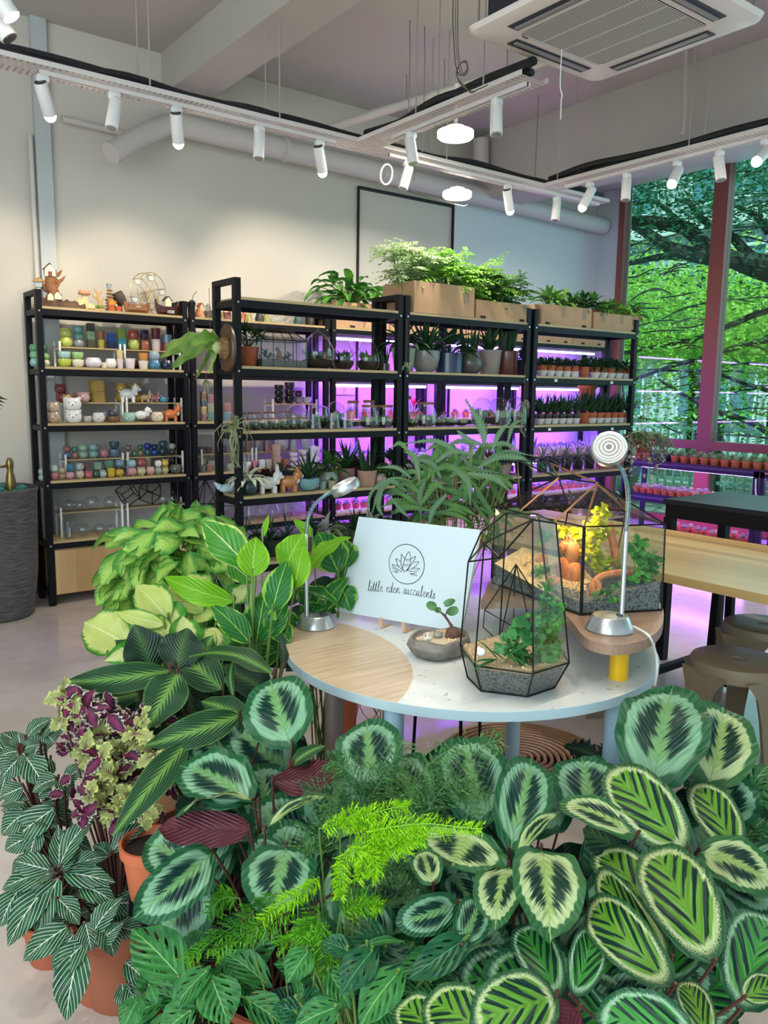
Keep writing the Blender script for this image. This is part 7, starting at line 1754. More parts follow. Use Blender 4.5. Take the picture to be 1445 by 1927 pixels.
PAT = {
 'M': leafpat('medallion_leaf', p_medallion('#8cba92', '#6c9f80', '#07332a', '#215a36', '#6f9f64'), back='#451822'),
 'M2': leafpat('medallion_leaf_yellow', p_medallion('#c8d69a', '#a9c48a', '#0c3428', '#33683a', '#9ab86a'), back='#4d1a24'),
 'S': leafpat('striped_leaf', p_striped('#639a2e', '#0c3026', '#c0d094', '#2c5a34'), back='#4a1a2a'),
 'S2': leafpat('striped_green_leaf', p_striped('#3c9238', '#0f3428', '#9cc9a0', '#245a38'), back='#4a1a2a'),
 'W': leafpat('feathered_leaf', p_feather('#1f4626', '#6f9c48', '#3a6b36'), back='#3c1a26', ribs=14, rough=.45),
 'Z': leafpat('zebra_leaf', p_zebra, rough=.22, ribs=9.5, trans=.12),
 'D': leafpat('yellow_dieffenbachia_leaf', p_dieff, trans=.3, ribs=12, bstr=.15), 'D2': leafpat('flecked_dieffenbachia_leaf', p_dieff2, trans=.3, ribs=12, bstr=.15),
 'F': leafpat('altissima_leaf', p_ficus('#24702c', '#8cc43a', '#a5cf5a'), rough=.22, ribs=7, trans=.2), 'FL': leafpat('altissima_new_leaf', p_ficus('#78bd1e', '#94d02c', '#bfe06a'), rough=.28, ribs=7, trans=.35),
 'FV': leafpat('altissima_variegated_leaf', p_ficus('#4c9a34', '#d0e27a', '#e2edb0'), rough=.2, ribs=7, trans=.25),
 'Y': leafpat('syngonium_leaf', p_syng, deep=.08, trans=.28, ribs=5, bstr=.2), 'C': leafpat('coleus_leaf', p_coleus, ribs=8), 'C2': leafpat('coleus_dark_leaf', p_coleus2, ribs=8),
 'N': leafpat('monstera_leaf', p_monstera, ribs=6, rough=.3, holes=True),
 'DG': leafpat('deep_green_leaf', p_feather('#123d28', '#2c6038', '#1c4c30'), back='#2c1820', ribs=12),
 'N2': leafpat('monstera_dark_leaf', lambda nt, u, v, Vv, q, vs: mixc(nt, 1-Vv.step(.012,.028), mixc(nt, nz(nt, u, vs, 4, 3, 2, 1).step(.3,.7), '#154a34', '#27683c'), '#6aa86a'), ribs=6, rough=.3, holes=True),
 'DK': leafpat('dark_purple_leaf', p_feather('#20382a', '#44683a', '#2c4030'), back='#2a1620', ribs=12),
}
SH = {'round': lambda u: max(0, math.sin(PI*u**.92))**.55, 'ovate': lambda u: max(0, math.sin(PI*u**.78))**.85, 'lance': lambda u: max(0, math.sin(PI*u**.85))**1.0*(1-.15*u), 'ellip': lambda u: math.sqrt(max(0, 4*u*(1-u)))}
def leaf(mb, base, tip, w, roll=0, arch=.10, fold=.15, rip=.03, shape='ellip', face=.8, nu=14, nv=8, lobe=0, seed=0, holes=False, jag=0, curl=0):
    base = Vector(base); tip = Vector(tip); L = (tip-base).length; d = (tip-base)/L; mid = (base+tip)/2
    n = (CAM-mid).normalized()*face+V(0,0,1)*(1-face*.6); n = n-d*n.dot(d); n = n.normalized() if n.length > .05 else d.orthogonal().normalized()
    if roll: n = Quaternion(d, math.radians(roll)) @ n
    s = d.cross(n); f = SH[shape]; vs = []; uv = []; ph = seed*1.7
    for i in range(nu+1):
        u = i/nu; hw = max(f(u), .02)*w/2
        for j in range(nv+1):
            v = -1+2*j/nv; a = abs(v)
            jg = 1+(jag*(1 if i % 2 else -1) if a > .99 else 0)
            p = base+d*(L*u - lobe*L*(a**1.3)*max(0, 1-u*2.2)**2) + s*(v*hw*jg*(1-fold*.25))
            p += n*(arch*L*(math.sin(PI*u)-u*.25) + fold*a*hw + rip*w*math.sin(u*17+ph+(1.5 if v > 0 else 0))*a*a - curl*a*a*hw)
            vs.append(p); uv.append((u, (v+1)/2))
    fs = []; W_ = nv+1
    for i in range(nu):
        for j in range(nv):
            fs.append((i*W_+j, i*W_+j+1, (i+1)*W_+j+1, (i+1)*W_+j))
    mb.add(vs, fs, uv)
def leaf_off(mb, b, e, w, off, **k):
    t_ = MB(); leaf(t_, b+off, e+off, w, **k); mb.add([Vector(v)-off for v in t_.v], t_.f, [u for u in _uvl(t_)])
def _uvl(t_):
    d = {}
    for f, u in zip(t_.f, t_.uv):
        for i, uu in zip(f, u): d[i] = uu
    return [d.get(i, (0,.5)) for i in range(len(t_.v))]
def Dmain(y): return 1.17+(1927-y)*.55/577
def plantobj(name, label, root, pots=(.11,.16), potm=None, cat='plant'):
    t = thing(name, label, cat, root)
    pr, ph = pots; pot_mb('nursery', pr, ph, 22).build('pot', potm or mat('#a05438', .7, 0, 'nursery_pot', var=.08), t); MB().lathe([(0,ph*.88),(pr*.88,ph*.86)], 16).build('soil', M_SOIL, t)
    return t
def leafplant(name, label, leaves, Df, root=None, pots=(.11,.15), potm=None, stemm=None, fill=0, fmat='M', fseed=1, fbox=None, fw=(100,150), fl=(130,185), stem_r=.0028, shape='ellip', foldd=.15, fD=.12, deepfill=22, **kw):
    """leaves: (bx,by,tx,ty,wpx,mat[,opts])"""
    rr = random.Random(fseed); ms = {}; st = MB(); L3 = []
    for lf in leaves:
        bx, by, tx, ty, wp, mt = lf[:6]; op = dict(kw); op.update(lf[6] if len(lf) > 6 else {})
        dd = op.pop('dd', 0); dt = op.pop('dt', 0); D0 = Df(by)+dd; D1 = Df(ty)+dd+dt
        b = at(bx, by, D=D0); e = at(tx, ty, D=D1); L3.append((b, e, wp/FPX*(D0+D1)/2, mt, op))
    if root is None:
        c = sum([l[0] for l in L3], V(0,0,0))/len(L3); away = V(_f.x, _f.y, 0).normalized()*.10; root = V(c.x+away.x, c.y+away.y, 0)
    root = Vector(root)
    if fbox:
        x0, y0, x1, y1 = fbox
        for k in range(fill):
            x, y = rr.uniform(x0, x1), rr.uniform(y0, y1); a = rr.uniform(0, 2*PI); l = rr.uniform(*fl); D0 = Df(y)+fD+rr.uniform(0,.12)
            L3.append((at(x, y, D=D0+.02), at(x+math.cos(a)*l, y+math.sin(a)*l*.8, D=D0+rr.uniform(-.05,.05)), rr.uniform(*fw)/FPX*D0, fmat if isinstance(fmat, str) else rr.choice(fmat), dict(kw)))
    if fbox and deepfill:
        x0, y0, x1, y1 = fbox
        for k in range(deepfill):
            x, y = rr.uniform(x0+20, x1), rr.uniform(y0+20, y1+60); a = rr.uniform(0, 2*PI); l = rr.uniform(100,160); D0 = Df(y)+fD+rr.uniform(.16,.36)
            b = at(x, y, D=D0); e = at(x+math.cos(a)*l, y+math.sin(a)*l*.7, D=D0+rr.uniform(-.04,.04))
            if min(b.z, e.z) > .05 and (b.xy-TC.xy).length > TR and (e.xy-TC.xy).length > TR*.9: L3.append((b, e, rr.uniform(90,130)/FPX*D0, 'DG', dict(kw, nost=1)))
    t = plantobj(name, label, root, pots, potm)
    for i, (b, e, w_, mt, op) in enumerate(L3):
        mb = ms.setdefault(mt, MB()); op.setdefault('shape', shape); op.setdefault('fold', foldd*rr.uniform(.3,2.2)); op.setdefault('rip', rr.uniform(.03,.065)); nost = op.pop('nost', 0)
        leaf_off(mb, b-root, e-root, w_, root, seed=i+fseed, **op)
        if not nost and (b.z > .2):
            bb = b-root; r0 = V(rr.uniform(-.03,.03), rr.uniform(-.03,.03), pots[1]*.9); md = (bb+r0)/2+V(0,0,.05)+(bb-r0).cross(V(0,0,1))*rr.uniform(-.1,.1)
            st.tube(crom([r0, md, bb, bb+(e-b)*.02], 4), stem_r, 5)
    for k, (mt, mb) in enumerate(ms.items()): mb.build('foliage', PAT[mt], t)
    if st.v: st.build('stem', stemm or M_DSTEM, t)
    return t
# --- round patterned calatheas
leafplant('round_leaf_calathea', 'calathea with big round feathered leaves left of table edge, maroon leaf backs', [
 (548,1408,508,1276,136,'M',{'roll':-15}), (478,1512,338,1438,128,'M',{'roll':10}), (487,1512,330,1532,60,'M2',{'roll':48,'arch':.2}), (512,1470,640,1440,80,'M',{'roll':160}),
 (470,1560,300,1560,70,'M2',{'roll':158,'dd':.01}), (498,1562,622,1494,42,'M2',{'roll':-40}), (402,1602,250,1728,104,'M',{'roll':-25,'arch':.16,'dd':-.08}), (540,1592,512,1726,148,'M',{'roll':6,'dd':-.02}),
 (470,1585,560,1640,70,'M',{'dd':.10,'roll':30}), (440,1560,330,1640,90,'M',{'dd':.10}), (560,1500,650,1560,90,'M',{'dd':.12})], lambda y: Dmain(y)+.04, fill=16, fbox=(380,1420,640,1720), fseed=3)
leafplant('round_leaf_calathea', 'calathea with round silvery green leaves below front of the table, behind dark fern', [
 (704,1488,690,1354,132,'M',{'roll':-12}), (905,1562,872,1386,146,'M',{'dd':.03}), (800,1560,740,1420,120,'M',{'dd':.08}), (884,1560,850,1630,185,'M2',{'roll':0,'arch':-.1,'face':.35}),
 (815,1668,792,1598,62,'M2',{}), (760,1640,700,1560,90,'M',{'dd':.14}), (862,1700,745,1738,74,'M',{'roll':-35}), (865,1780,905,1690,72,'M',{'roll':20}), (845,1640,900,1720,80,'M',{'dd':.12})],
 Dmain, fill=26, fbox=(580,1500,920,1820), fseed=5)
leafplant('round_leaf_calathea', 'calathea with round feathered leaves in front of the rattan tray', [
 (958,1604,1002,1424,112,'M',{'roll':8}), (1112,1545,1095,1422,134,'M',{'dd':.10}), (1198,1574,1052,1508,78,'M2',{'roll':20}), (1018,1598,1036,1768,144,'M2',{'roll':-8,'arch':.14,'dd':-.05}),
 (960,1630,930,1746,106,'M2',{'roll':18,'arch':.14}), (972,1618,1052,1524,44,'M2',{'roll':-30,'dd':-.04}), (940,1580,1000,1480,90,'M',{'dd':.10}), (1100,1640,1180,1580,90,'M',{'dd':.14})],
 Dmain, fill=14, fbox=(900,1500,1150,1800), fseed=7)
leafplant('round_leaf_calathea', 'calathea with the largest upright round leaf at right beside the stool', [
 (1228,1486,1266,1290,172,'M',{'roll':-6}), (1330,1486,1362,1328,138,'M2',{'dd':.08,'roll':20}), (1312,1602,1462,1668,112,'M2',{'roll':-10,'arch':.14}), (1330,1620,1460,1720,90,'M',{'dd':.06}), (1210,1560,1160,1500,80,'M',{'dd':.14})],
 lambda y: Dmain(y)+.03, fill=8, fbox=(1180,1500,1420,1640), fseed=9)
# --- striped calatheas
leafplant('striped_calathea', 'calathea with large lime and dark striped cream edged leaves at bottom right', [
 (1294,1608,1143,1441,118,'S',{'roll':-8,'curl':.1}), (1388,1608,1308,1468,84,'S',{'dd':.05}), (1342,1814,1228,1590,142,'S',{'roll':-6,'dd':-.04}), (1246,1745,1124,1594,112,'S',{'dd':.05,'roll':10}),
 (1264,1806,1122,1632,78,'S',{'roll':-35,'dd':-.01}), (1268,1858,1106,1690,104,'S',{'dd':-.03,'roll':-20,'arch':.2,'rip':.07}), (1052,1878,978,1738,86,'S2',{'dd':.02}), (1078,1878,1118,1746,72,'S2',{'dd':-.02,'roll':15}),
 (1388,1905,1446,1716,128,'S2',{'roll':8}), (1336,1965,1286,1842,66,'S',{}), (1260,1850,1300,1730,90,'S2',{'dd':.06}), (1395,1880,1470,1850,60,'S',{'dd':-.04})], Dmain, fill=16, fmat=['S2','DK','M'], fbox=(1090,1640,1420,1900), fseed=11, rip=.035)
leafplant('striped_calathea', 'lower calathea with rounded pale rimmed striped leaves at bottom centre edge', [
 (1048,1876,884,1924,130,'S',{'roll':-14,'dd':-.05}), (940,1968,800,1876,120,'S',{'dd':-.02}), (860,1985,748,1884,96,'S',{'dd':.02}), (1310,1950,1120,1912,120,'S2',{'dd':-.05,'roll':-10}), (1090,1900,1010,1960,90,'M2',{'roll':160,'dd':-.03})], Dmain, fill=8, fmat=['S2','DK'], fbox=(880,1840,1280,1980), fseed=12)
# --- feathered dark calathea (left middle)
DW = lambda y: 1.78+(1400-y)*.0009
leafplant('feather_leaf_calathea', 'dark velvety calathea with long light centred leaves at left of the table', [
 (322,1262,120,1284,58,'W',{'roll':-35,'arch':.16}), (262,1304,145,1334,44,'W',{'roll':-30,'dd':.06}), (336,1268,278,1370,84,'W',{'roll':-5}), (452,1346,272,1404,66,'W',{'roll':-30,'arch':.14}), (352,1398,212,1572,62,'W',{'roll':-12,'arch':.15}),
 (515,1270,356,1230,62,'W',{'roll':30,'arch':.14}), (332,1258,352,1182,88,'DK',{'dd':.05}), (470,1358,378,1318,56,'W',{'dd':.05}), (488,1392,575,1362,36,'W',{'dd':-.03,'roll':30}), (548,1440,612,1402,36,'W',{'roll':-20,'dd':-.05}),
 (440,1240,438,1310,30,'W',{'roll':50}), (300,1340,240,1400,44,'W',{'dd':.04}), (530,1262,520,1180,34,'DK',{'roll':60,'dd':.05}), (420,1300,300,1210,80,'W',{'dd':.08}), (400,1400,470,1320,70,'W',{'dd':.1})],
 DW, fill=20, fmat=['W','DK','DK'], fbox=(270,1240,520,1420), deepfill=14, fseed=14, shape='ovate', fl=(90,140), fw=(50,90), fold=.12)
# --- dieffenbachia
DD = lambda y: 2.08+(1250-y)*.0008
leafplant('dieffenbachia', 'dieffenbachia with pale yellow green edged leaves at left of the display table', [
 (242,1214,157,1170,100,'D',{'roll':-15}), (318,1166,256,1100,74,'D',{'roll':-10}), (384,1152,318,1096,76,'D',{'roll':5,'dd':.05}), (388,1140,330,1090,96,'D',{'dd':.08}), (310,1176,216,1152,36,'D',{'roll':-30,'dd':-.04}),
 (322,1208,262,1164,60,'D',{'dd':-.02}), (278,1214,196,1244,50,'D2',{'roll':-25,'dd':-.03}), (350,1222,345,1158,69,'D2',{'dd':-.06,'roll':15}), (362,1242,404,1186,62,'D',{'dd':-.04}), (405,1180,392,1235,72,'D2',{'dd':.02}), (440,1136,464,1098,52,'D2',{'dd':.1}),
 (300,1200,240,1185,60,'D2',{}), (330,1190,300,1130,72,'D2',{'dd':.02}), (360,1170,400,1120,72,'D',{'dd':.06}), (290,1180,290,1110,60,'D',{'dd':.05})],
 DD, fill=8, fmat=['D','D2'], fbox=(250,1150,400,1240), deepfill=0, fseed=15, shape='ovate', fl=(50,80), fw=(45,60), stemm=M_STEM, pots=(.12,.2))
# --- ficus altissima with stem
DF = lambda y: 2.22+(1100-y)*.0003
tF_ = leafplant('rubber_fig', 'rubber fig with large lime and dark green oval leaves behind the left lamp', [
 (464,1064,380,980,72,'FV',{'roll':-10,'arch':.12}), (474,1086,482,1010,66,'FL',{'dd':-.04}), (440,1132,306,1086,52,'FL',{'roll':-35,'arch':.16}), (512,1150,540,1054,58,'F',{'dd':-.03}), (482,1212,500,1108,70,'F',{'dd':.05}), (470,1210,396,1136,54,'F',{'dd':-.02}),
 (534,1072,572,1002,64,'FL',{'dd':.03}), (554,1108,572,1022,48,'FL',{'dd':.0}), (494,1012,506,968,12,'FL',{'dd':.0}), (430,1060,480,1100,50,'FV',{'dd':.08}), (505,1200,540,1130,46,'F',{'dd':.04}), (545,1210,500,1160,50,'F',{'dd':.06})],
 DF, root=at(474,1210,D=2.24).xy.to_3d(), shape='ovate', stemm=M_STEM, pots=(.11,.2), fill=5, fmat='F', fbox=(440,1130,540,1230), deepfill=4, fw=(50,60), fl=(60,90), fseed=17)
rt = Vector(tF_.location); MB().tube(crom([V(0,0,.15), at(474,1180,D=2.24)-rt, at(478,1090,D=2.24)-rt, at(470,1050,D=2.25)-rt], 5), [.009]*6+[.008]*5+[.006]*5, 8).build('trunk', mat('#6f8a4a', .6), tF_)
leafplant('rubber_fig', 'second rubber fig with broad leaves between left lamp and signboard', [
 (578,1076,658,1008,46,'FL',{'roll':-30,'arch':.12}), (636,1078,598,1000,74,'F',{'dd':.08}), (650,1070,640,1010,60,'F',{'dd':.1}), (588,1010,552,978,24,'FL',{'dd':.1}), (560,1110,640,1140,42,'F',{'roll':-30,'dd':.05}), (600,1150,655,1085,40,'F',{'dd':.09}), (640,1100,660,1150,50,'F',{'dd':.1}), (565,1170,620,1140,50,'F',{'dd':.08}), (620,1180,560,1150,46,'DK',{'dd':.1})],
 lambda y: DF(y)+.16, shape='ovate', stemm=M_STEM, pots=(.11,.2), fill=6, fmat=['F','DK'], fbox=(560,1080,640,1180), deepfill=4, fw=(40,56), fl=(50,80), fseed=18)
# --- syngonium mound
def syngonium():
    rr = random.Random(23); DS = 2.75; c = at(322,1050,D=DS); t = plantobj('syngonium', 'bushy syngonium with light green arrow shaped leaves before the leftmost racks', V(c.x, c.y, 0), (.14,.35), mat('#8f6848', .6, var=.1)); off = Vector(t.location); mb = MB(); st = MB()
    for k in range(125):
        a = rr.uniform(0, 2*PI); q_ = rr.random()**.55; x = 320+math.cos(a)*q_*118; y = 1050+math.sin(a)*q_*95+(x-320)*-.25
        D = DS-.24*math.sqrt(max(0, 1-q_*q_))+rr.uniform(-.05,.12); l = rr.uniform(34,60); th = math.atan2(y-1010, x-330)+rr.gauss(0,1.0) if q_ > .3 else rr.uniform(0, 2*PI)
        if math.sin(th) < -.2: th = -th
        b = at(x, y, D=D)-off; e = at(x+math.cos(th)*l, y+math.sin(th)*l, D=D-.02)-off
        leaf_off(mb, b, e, rr.uniform(34,52)/FPX*D, off, roll=rr.gauss(0,42), arch=rr.uniform(.1,.3), fold=rr.uniform(.0,.6), rip=.05, shape='ovate', nu=8, nv=6, lobe=.42, seed=k, face=rr.uniform(.3,.9))
        if k % 2 == 0: st.tube(crom([V(0,0,.3), (b+V(0,0,.35))*.5, b], 4), .0025, 4)
    for (x, y) in ((205,1090),(195,1110),(215,1115),(180,1082),(225,1128),(200,1135)):
        b = at(x+18, y-12, D=DS-.1)-off; e = at(x-6, y+22, D=DS-.1)-off; leaf_off(mb, b, e, .06, off, roll=rr.gauss(0,30), lobe=.3, shape='ovate', nu=8, nv=6, seed=x)
        st.tube(crom([at(270,1090,D=DS)-off, (b+at(250,1085,D=DS)-off)/2, b], 4), .0022, 4)
    mb.build('foliage', PAT['Y'], t); st.build('stem', M_STEM, t)
syngonium()
# --- zebra plants (white veined), bottom left
DZ = lambda y: 1.92-(y-1400)*.0004
Zl = dict(arch=.14, fold=.18, rip=.015)
def zplant(label, c, tips, dd=0, root=None, fill=0, fbox=None, seed=1, pots=(.075,.12)):
    L = []
    for tp in tips:
        tx, ty, w = tp[:3]; bx, by = (tp[3], tp[4]) if len(tp) > 3 else (c[0]+(tx-c[0])*.12, c[1]+(ty-c[1])*.12)
        L.append((bx, by, tx, ty, w*1.2, 'Z', {'roll': ((tx*7+ty*3) % 50)-25, 'dd': dd}))
    return leafplant('zebra_plant', label, L, DZ, deepfill=0, shape='ovate', fill=fill, fmat='Z', fbox=fbox, fl=(70,110), fw=(30,46), fseed=seed, pots=pots, root=root, stem_r=.0032, **Zl)
zplant('zebra plant with white veined leaves, lowest of the left corner group', (165,1745), [(124,1922,58,152,1782),(42,1808,46,130,1742),(100,1842,44,165,1770),(150,1740,36,108,1690),(172,1790,36,160,1735),(228,1690,40,175,1755),(232,1736,34,180,1780),(215,1800,44,190,1740),(98,1828,32,140,1755)], -.03, root=at(193,1868,Z=0).xy.to_3d(), fill=5, fbox=(130,1720,220,1790), seed=31, pots=(.075,.10))
zplant('zebra plant with glossy white veined leaves in the middle of the left group', (110,1642), [(2,1672,48),(12,1782,52,100,1655),(70,1768,50,112,1650),(180,1532,42,112,1630),(216,1660,40,120,1640),(205,1610,36,125,1640),(110,1555,34),(218,1700,40,150,1665),(60,1655,30),(0,1745,44,38,1670),(28,1620,40,95,1638),(150,1600,40),(292,1537,44,210,1604),(175,1590,30,205,1610)], 0, root=at(100,1800,Z=0).xy.to_3d(), fill=8, fbox=(60,1600,200,1720), seed=32)
zplant('zebra plant with white veined leaves at upper left edge', (40,1412), [(2,1378,34),(34,1378,30),(0,1422,32),(100,1350,34,48,1392),(130,1348,28,75,1390),(4,1462,42,38,1425),(85,1480,44,50,1425),(75,1400,24),(105,1400,26,80,1375),(60,1440,30)], .06, fill=5, fbox=(10,1390,100,1450), seed=33)
zplant('zebra plant with striped leaves at the left edge below the upper one', (30,1530), [(0,1515,36,50,1512),(2,1572,42,50,1528),(24,1582,48,104,1520),(100,1472,34,70,1500),(60,1490,36,110,1465),(110,1560,32,60,1540),(165,1440,30,120,1470),(140,1490,34,105,1470),(0,1500,34,45,1480),(8,1600,38,60,1570),(55,1620,40,75,1560)], .03, fill=9, fbox=(10,1480,140,1600), seed=34)
zplant('zebra plant behind the terracotta pot, between coleus and swiss cheese vine', (210,1700), [(270,1760,44),(160,1650,40),(250,1640,40),(190,1780,46),(270,1700,40),(150,1720,38)], .10, fill=14, fbox=(150,1600,270,1780), seed=36)
zplant('zebra plant half hidden behind round calathea leaves, lower centre left', (230,1800), [(262,1927,40,240,1850),(285,1860,40,235,1810),(240,1905,30,230,1850),(400,1680,34,330,1665),(440,1700,36,390,1690),(380,1720,30,350,1700),(270,1760,38,220,1745),(360,1640,30,330,1690)], .03, fill=8, fbox=(220,1640,420,1860), seed=35)
# --- coleus
def coleus():
    rr = random.Random(5); c = at(215,1440,D=1.86); t = plantobj('coleus', 'coleus with frilly yellow green and magenta leaves at left', V(c.x, c.y, 0), (.11,.22), mat('#9c5a3e', .7)); off = Vector(t.location); a_ = MB(); b_ = MB()
    cs = [(125,1312,.9),(160,1330,1),(150,1372,.9),(205,1345,1),(195,1385,1),(235,1420,1),(190,1425,1),(160,1410,.9),(215,1460,1.05),(200,1475,1),(180,1460,.9),(245,1500,1),(290,1420,.9),(300,1480,1),(255,1380,.9),(270,1350,.8),(120,1350,.8),(170,1495,.9),(310,1440,.9),(225,1495,1),(140,1335,.8),(190,1520,1),(230,1535,1),(270,1525,.9),(160,1530,.9)]
    for (x, y, s_) in cs:
        n = 7; yb = rr.random() < .85
        for k in range(n):
            th = rr.uniform(0, 2*PI); l = rr.uniform(30,54)*s_; D = 1.80+rr.uniform(-.04,.06)
            b = at(x, y, D=D)-off; e = at(x+math.cos(th)*l, y+math.sin(th)*l*.85, D=D-.015)-off
            leaf_off(a_ if (yb and k < 5) else b_, b, e, rr.uniform(26,38)/FPX*D*s_, off, roll=rr.gauss(0,30), arch=.12, fold=.15, rip=.12, shape='ovate', nu=11, nv=6, jag=.22, seed=k)
    for k in range(50):
        x, y = rr.uniform(110,320), rr.uniform(1330,1530); th = rr.uniform(0,6.3); D = 1.90; leaf_off(b_, at(x,y,D=D)-off, at(x+math.cos(th)*30, y+math.sin(th)*26, D=D)-off, .03, off, roll=rr.gauss(0,40), rip=.1, shape='ovate', nu=9, nv=4, jag=.2, seed=k)
    a_.build('bright_foliage', PAT['C'], t); b_.build('dark_foliage', PAT['C2'], t)
    st = MB()
    for (x, y, s_) in cs: st.tube(crom([V(0,0,.2), (at(x,y,D=1.84)-off)*.6+V(0,0,.08), at(x,y,D=1.84)-off], 4), .003, 5)
    st.build('stem', M_DSTEM, t)
coleus()
# extra terracotta pot seen under the calathea
p = at(285,1612,D=1.80); t = thing('terracotta_pot', 'terracotta nursery pot with notched rim under the left calathea leaves', 'pot', V(p.x, p.y, p.z-.09)); pot_mb('nursery', .068, .13, 26).build('pot', M_TERRA, t); MB().lathe([(0,.112),(.06,.11)], 14).build('soil', M_SOIL, t)
for sx, sy in ((-1,-1),(1,-1),(1,1),(-1,1)): MB().tube([(sx*.035, sy*.035, -.001), (sx*.05, sy*.05, -(p.z-.09))], .006, 6).build('stand_leg', M_BLACK, t)
# --- swiss cheese vine, bottom
DN = lambda y: 1.22+(1927-y)*.0006
leafplant('swiss_cheese_vine', 'swiss cheese vine with holed green leaves at the bottom left', [
 (338,1838,248,1748,98,'N',{}), (388,1828,322,1906,60,'N',{'roll':15}), (400,1846,430,1930,88,'N',{}), (470,1884,540,1935,66,'N',{}), (284,1852,296,1888,30,'N',{'roll':40}), (500,1850,420,1790,60,'N',{'dd':.05}), (360,1900,300,1950,70,'N',{}), (260,1880,230,1940,50,'N',{'dd':.04}), (350,1790,400,1760,50,'N',{'dd':.06})],
 lambda y: DN(y)+.30-.0, shape='ovate', lobe=.15, holes=True, stemm=M_STEM, fill=14, fmat='N', fbox=(260,1800,520,1930), fw=(50,80), fl=(60,100), fseed=41, rip=.03, nu=16, nv=8, fD=.06)
leafplant('swiss_cheese_vine', 'swiss cheese vine with holed leaves at the bottom centre', [
 (874,1768,768,1842,66,'N2',{'roll':-15}), (748,1832,676,1932,80,'N',{'roll':10}), (700,1790,640,1872,70,'N2',{}), (632,1896,552,1934,62,'N',{}), (560,1880,552,1836,30,'N',{'roll':40}), (690,1780,762,1772,30,'N',{'roll':-40}), (655,1790,605,1770,44,'N2',{}), (620,1830,660,1900,60,'N',{'dd':.05}), (580,1790,540,1850,60,'N',{'dd':.04}), (700,1880,760,1930,70,'N',{'dd':.04})],
 DN, shape='ovate', lobe=.15, holes=True, stemm=M_STEM, fill=26, fmat=['N2','N2','N'], fbox=(540,1740,880,1930), fw=(50,80), fl=(60,100), fseed=42, rip=.03, nu=16, nv=8, fD=.06)
# --- asparagus ferns
def plume(mb, pts, wpx, r, dens=70, nd=.012, D=None):
    """feathery frond along pixel points (x,y,D)"""
    P = crom([at(x, y, D=d) for x, y, d in pts], 8); n = len(P); mb.tube(P, .0009, 3, cap=False)
    for i in range(1, n-1):
        t = i/(n-1); d = (P[i+1]-P[i-1]).normalized(); s = d.cross(_f).normalized(); wl = wpx/FPX*1.4*math.sin(min(1, .25+t)*PI*.85)**.7
        for sg in (-1, 1):
            for rep in range(2):
                e = P[i]+(s*sg+d*r.uniform(.5,.9)+_f*r.uniform(-.3,.3)+V(0,0,-.25)).normalized()*wl*r.uniform(.6,1.1); m_ = max(3, int(wl/.004))
                for k in range(m_):
                    q_ = P[i].lerp(e, (k+.5)/m_); a = V(r.gauss(0,1), r.gauss(0,1), r.gauss(0,1)).normalized(); tp = q_+(a*.7+(e-P[i]).normalized()*.6)*nd*(1.1-k/m_*.5); o = a.cross(e-P[i]).normalized()*nd*.14
                    mb.add([q_-o, q_+o, tp], [(0,1,2)])
                mb.add([P[i]-V(0,0,.0004), P[i]+V(0,0,.0004), e], [(0,1,2)])
def asparagus(label, col, plumes, root, seed, wp):
    r = random.Random(seed); mb = MB(); t = plantobj('asparagus_fern', label, root, (.07,.12))
    for pts in plumes: plume(mb, pts, wp, r)
    off = Vector(t.location); mb.v = [tuple(Vector(v)-off) for v in mb.v]
    mb.build('foliage', col, t, smooth=False)
    st = MB()
    for pts in plumes: b = at(*pts[0][:2], D=pts[0][2])-off; st.tube(crom([V(0,0,.1), b*.5+V(0,0,.05), b], 4), .0014, 4)
    st.build('stem', M_STEM, t)
def PP(lst, D0, D1=None):
    D1 = D1 or D0; n = len(lst); return [(x, y, D0+(D1-D0)*i/(n-1)) for i, (x, y) in enumerate(lst)]
M_LIME = leafm('lime_feather', '#86c20c', '#a4dc1e', .45); M_OLV = leafm('olive_feather', '#34603a', '#5a8a48', .25); M_GRN = leafm('green_feather', '#3f8a1c', '#6fb81c', .4)
asparagus('bright lime green feathery asparagus fern in the centre of the foliage', M_LIME, [
 PP([(690,1566),(740,1556),(800,1550),(860,1556),(908,1560)], 1.34,1.30), PP([(680,1575),(720,1572),(780,1562),(850,1572)], 1.35), PP([(660,1600),(700,1580),(745,1575),(760,1600)], 1.34), PP([(650,1600),(640,1650),(638,1690)], 1.33), PP([(670,1600),(700,1610),(706,1640),(700,1650)], 1.33),
 PP([(660,1560),(690,1535),(740,1520),(768,1518)], 1.38), PP([(655,1590),(680,1620),(672,1660)], 1.33), PP([(600,1650),(570,1680),(530,1700),(490,1735)], 1.36), PP([(690,1590),(740,1600),(770,1585),(800,1580)], 1.34), PP([(640,1560),(660,1535),(700,1530)], 1.38), PP([(720,1580),(716,1620)], 1.34), PP([(600,1560),(650,1550),(700,1556)],1.38), PP([(640,1720),(690,1700),(716,1705)],1.34)], at(650,1700,D=1.45).xy.to_3d(), 1, 24)
asparagus('mid green asparagus fern plumes drooping at lower centre left', M_GRN, [
 PP([(520,1680),(470,1720),(400,1770),(345,1812)], 1.40,1.36), PP([(560,1700),(500,1740),(450,1760),(400,1800)], 1.38), PP([(600,1730),(610,1790),(615,1840)], 1.34), PP([(600,1720),(570,1760),(600,1810)], 1.35), PP([(640,1720),(680,1700),(710,1710)], 1.34), PP([(600,1700),(560,1760),(520,1780)], 1.37), PP([(450,1690),(420,1690),(390,1720)], 1.42)], at(570,1760,D=1.42).xy.to_3d(), 2, 34)
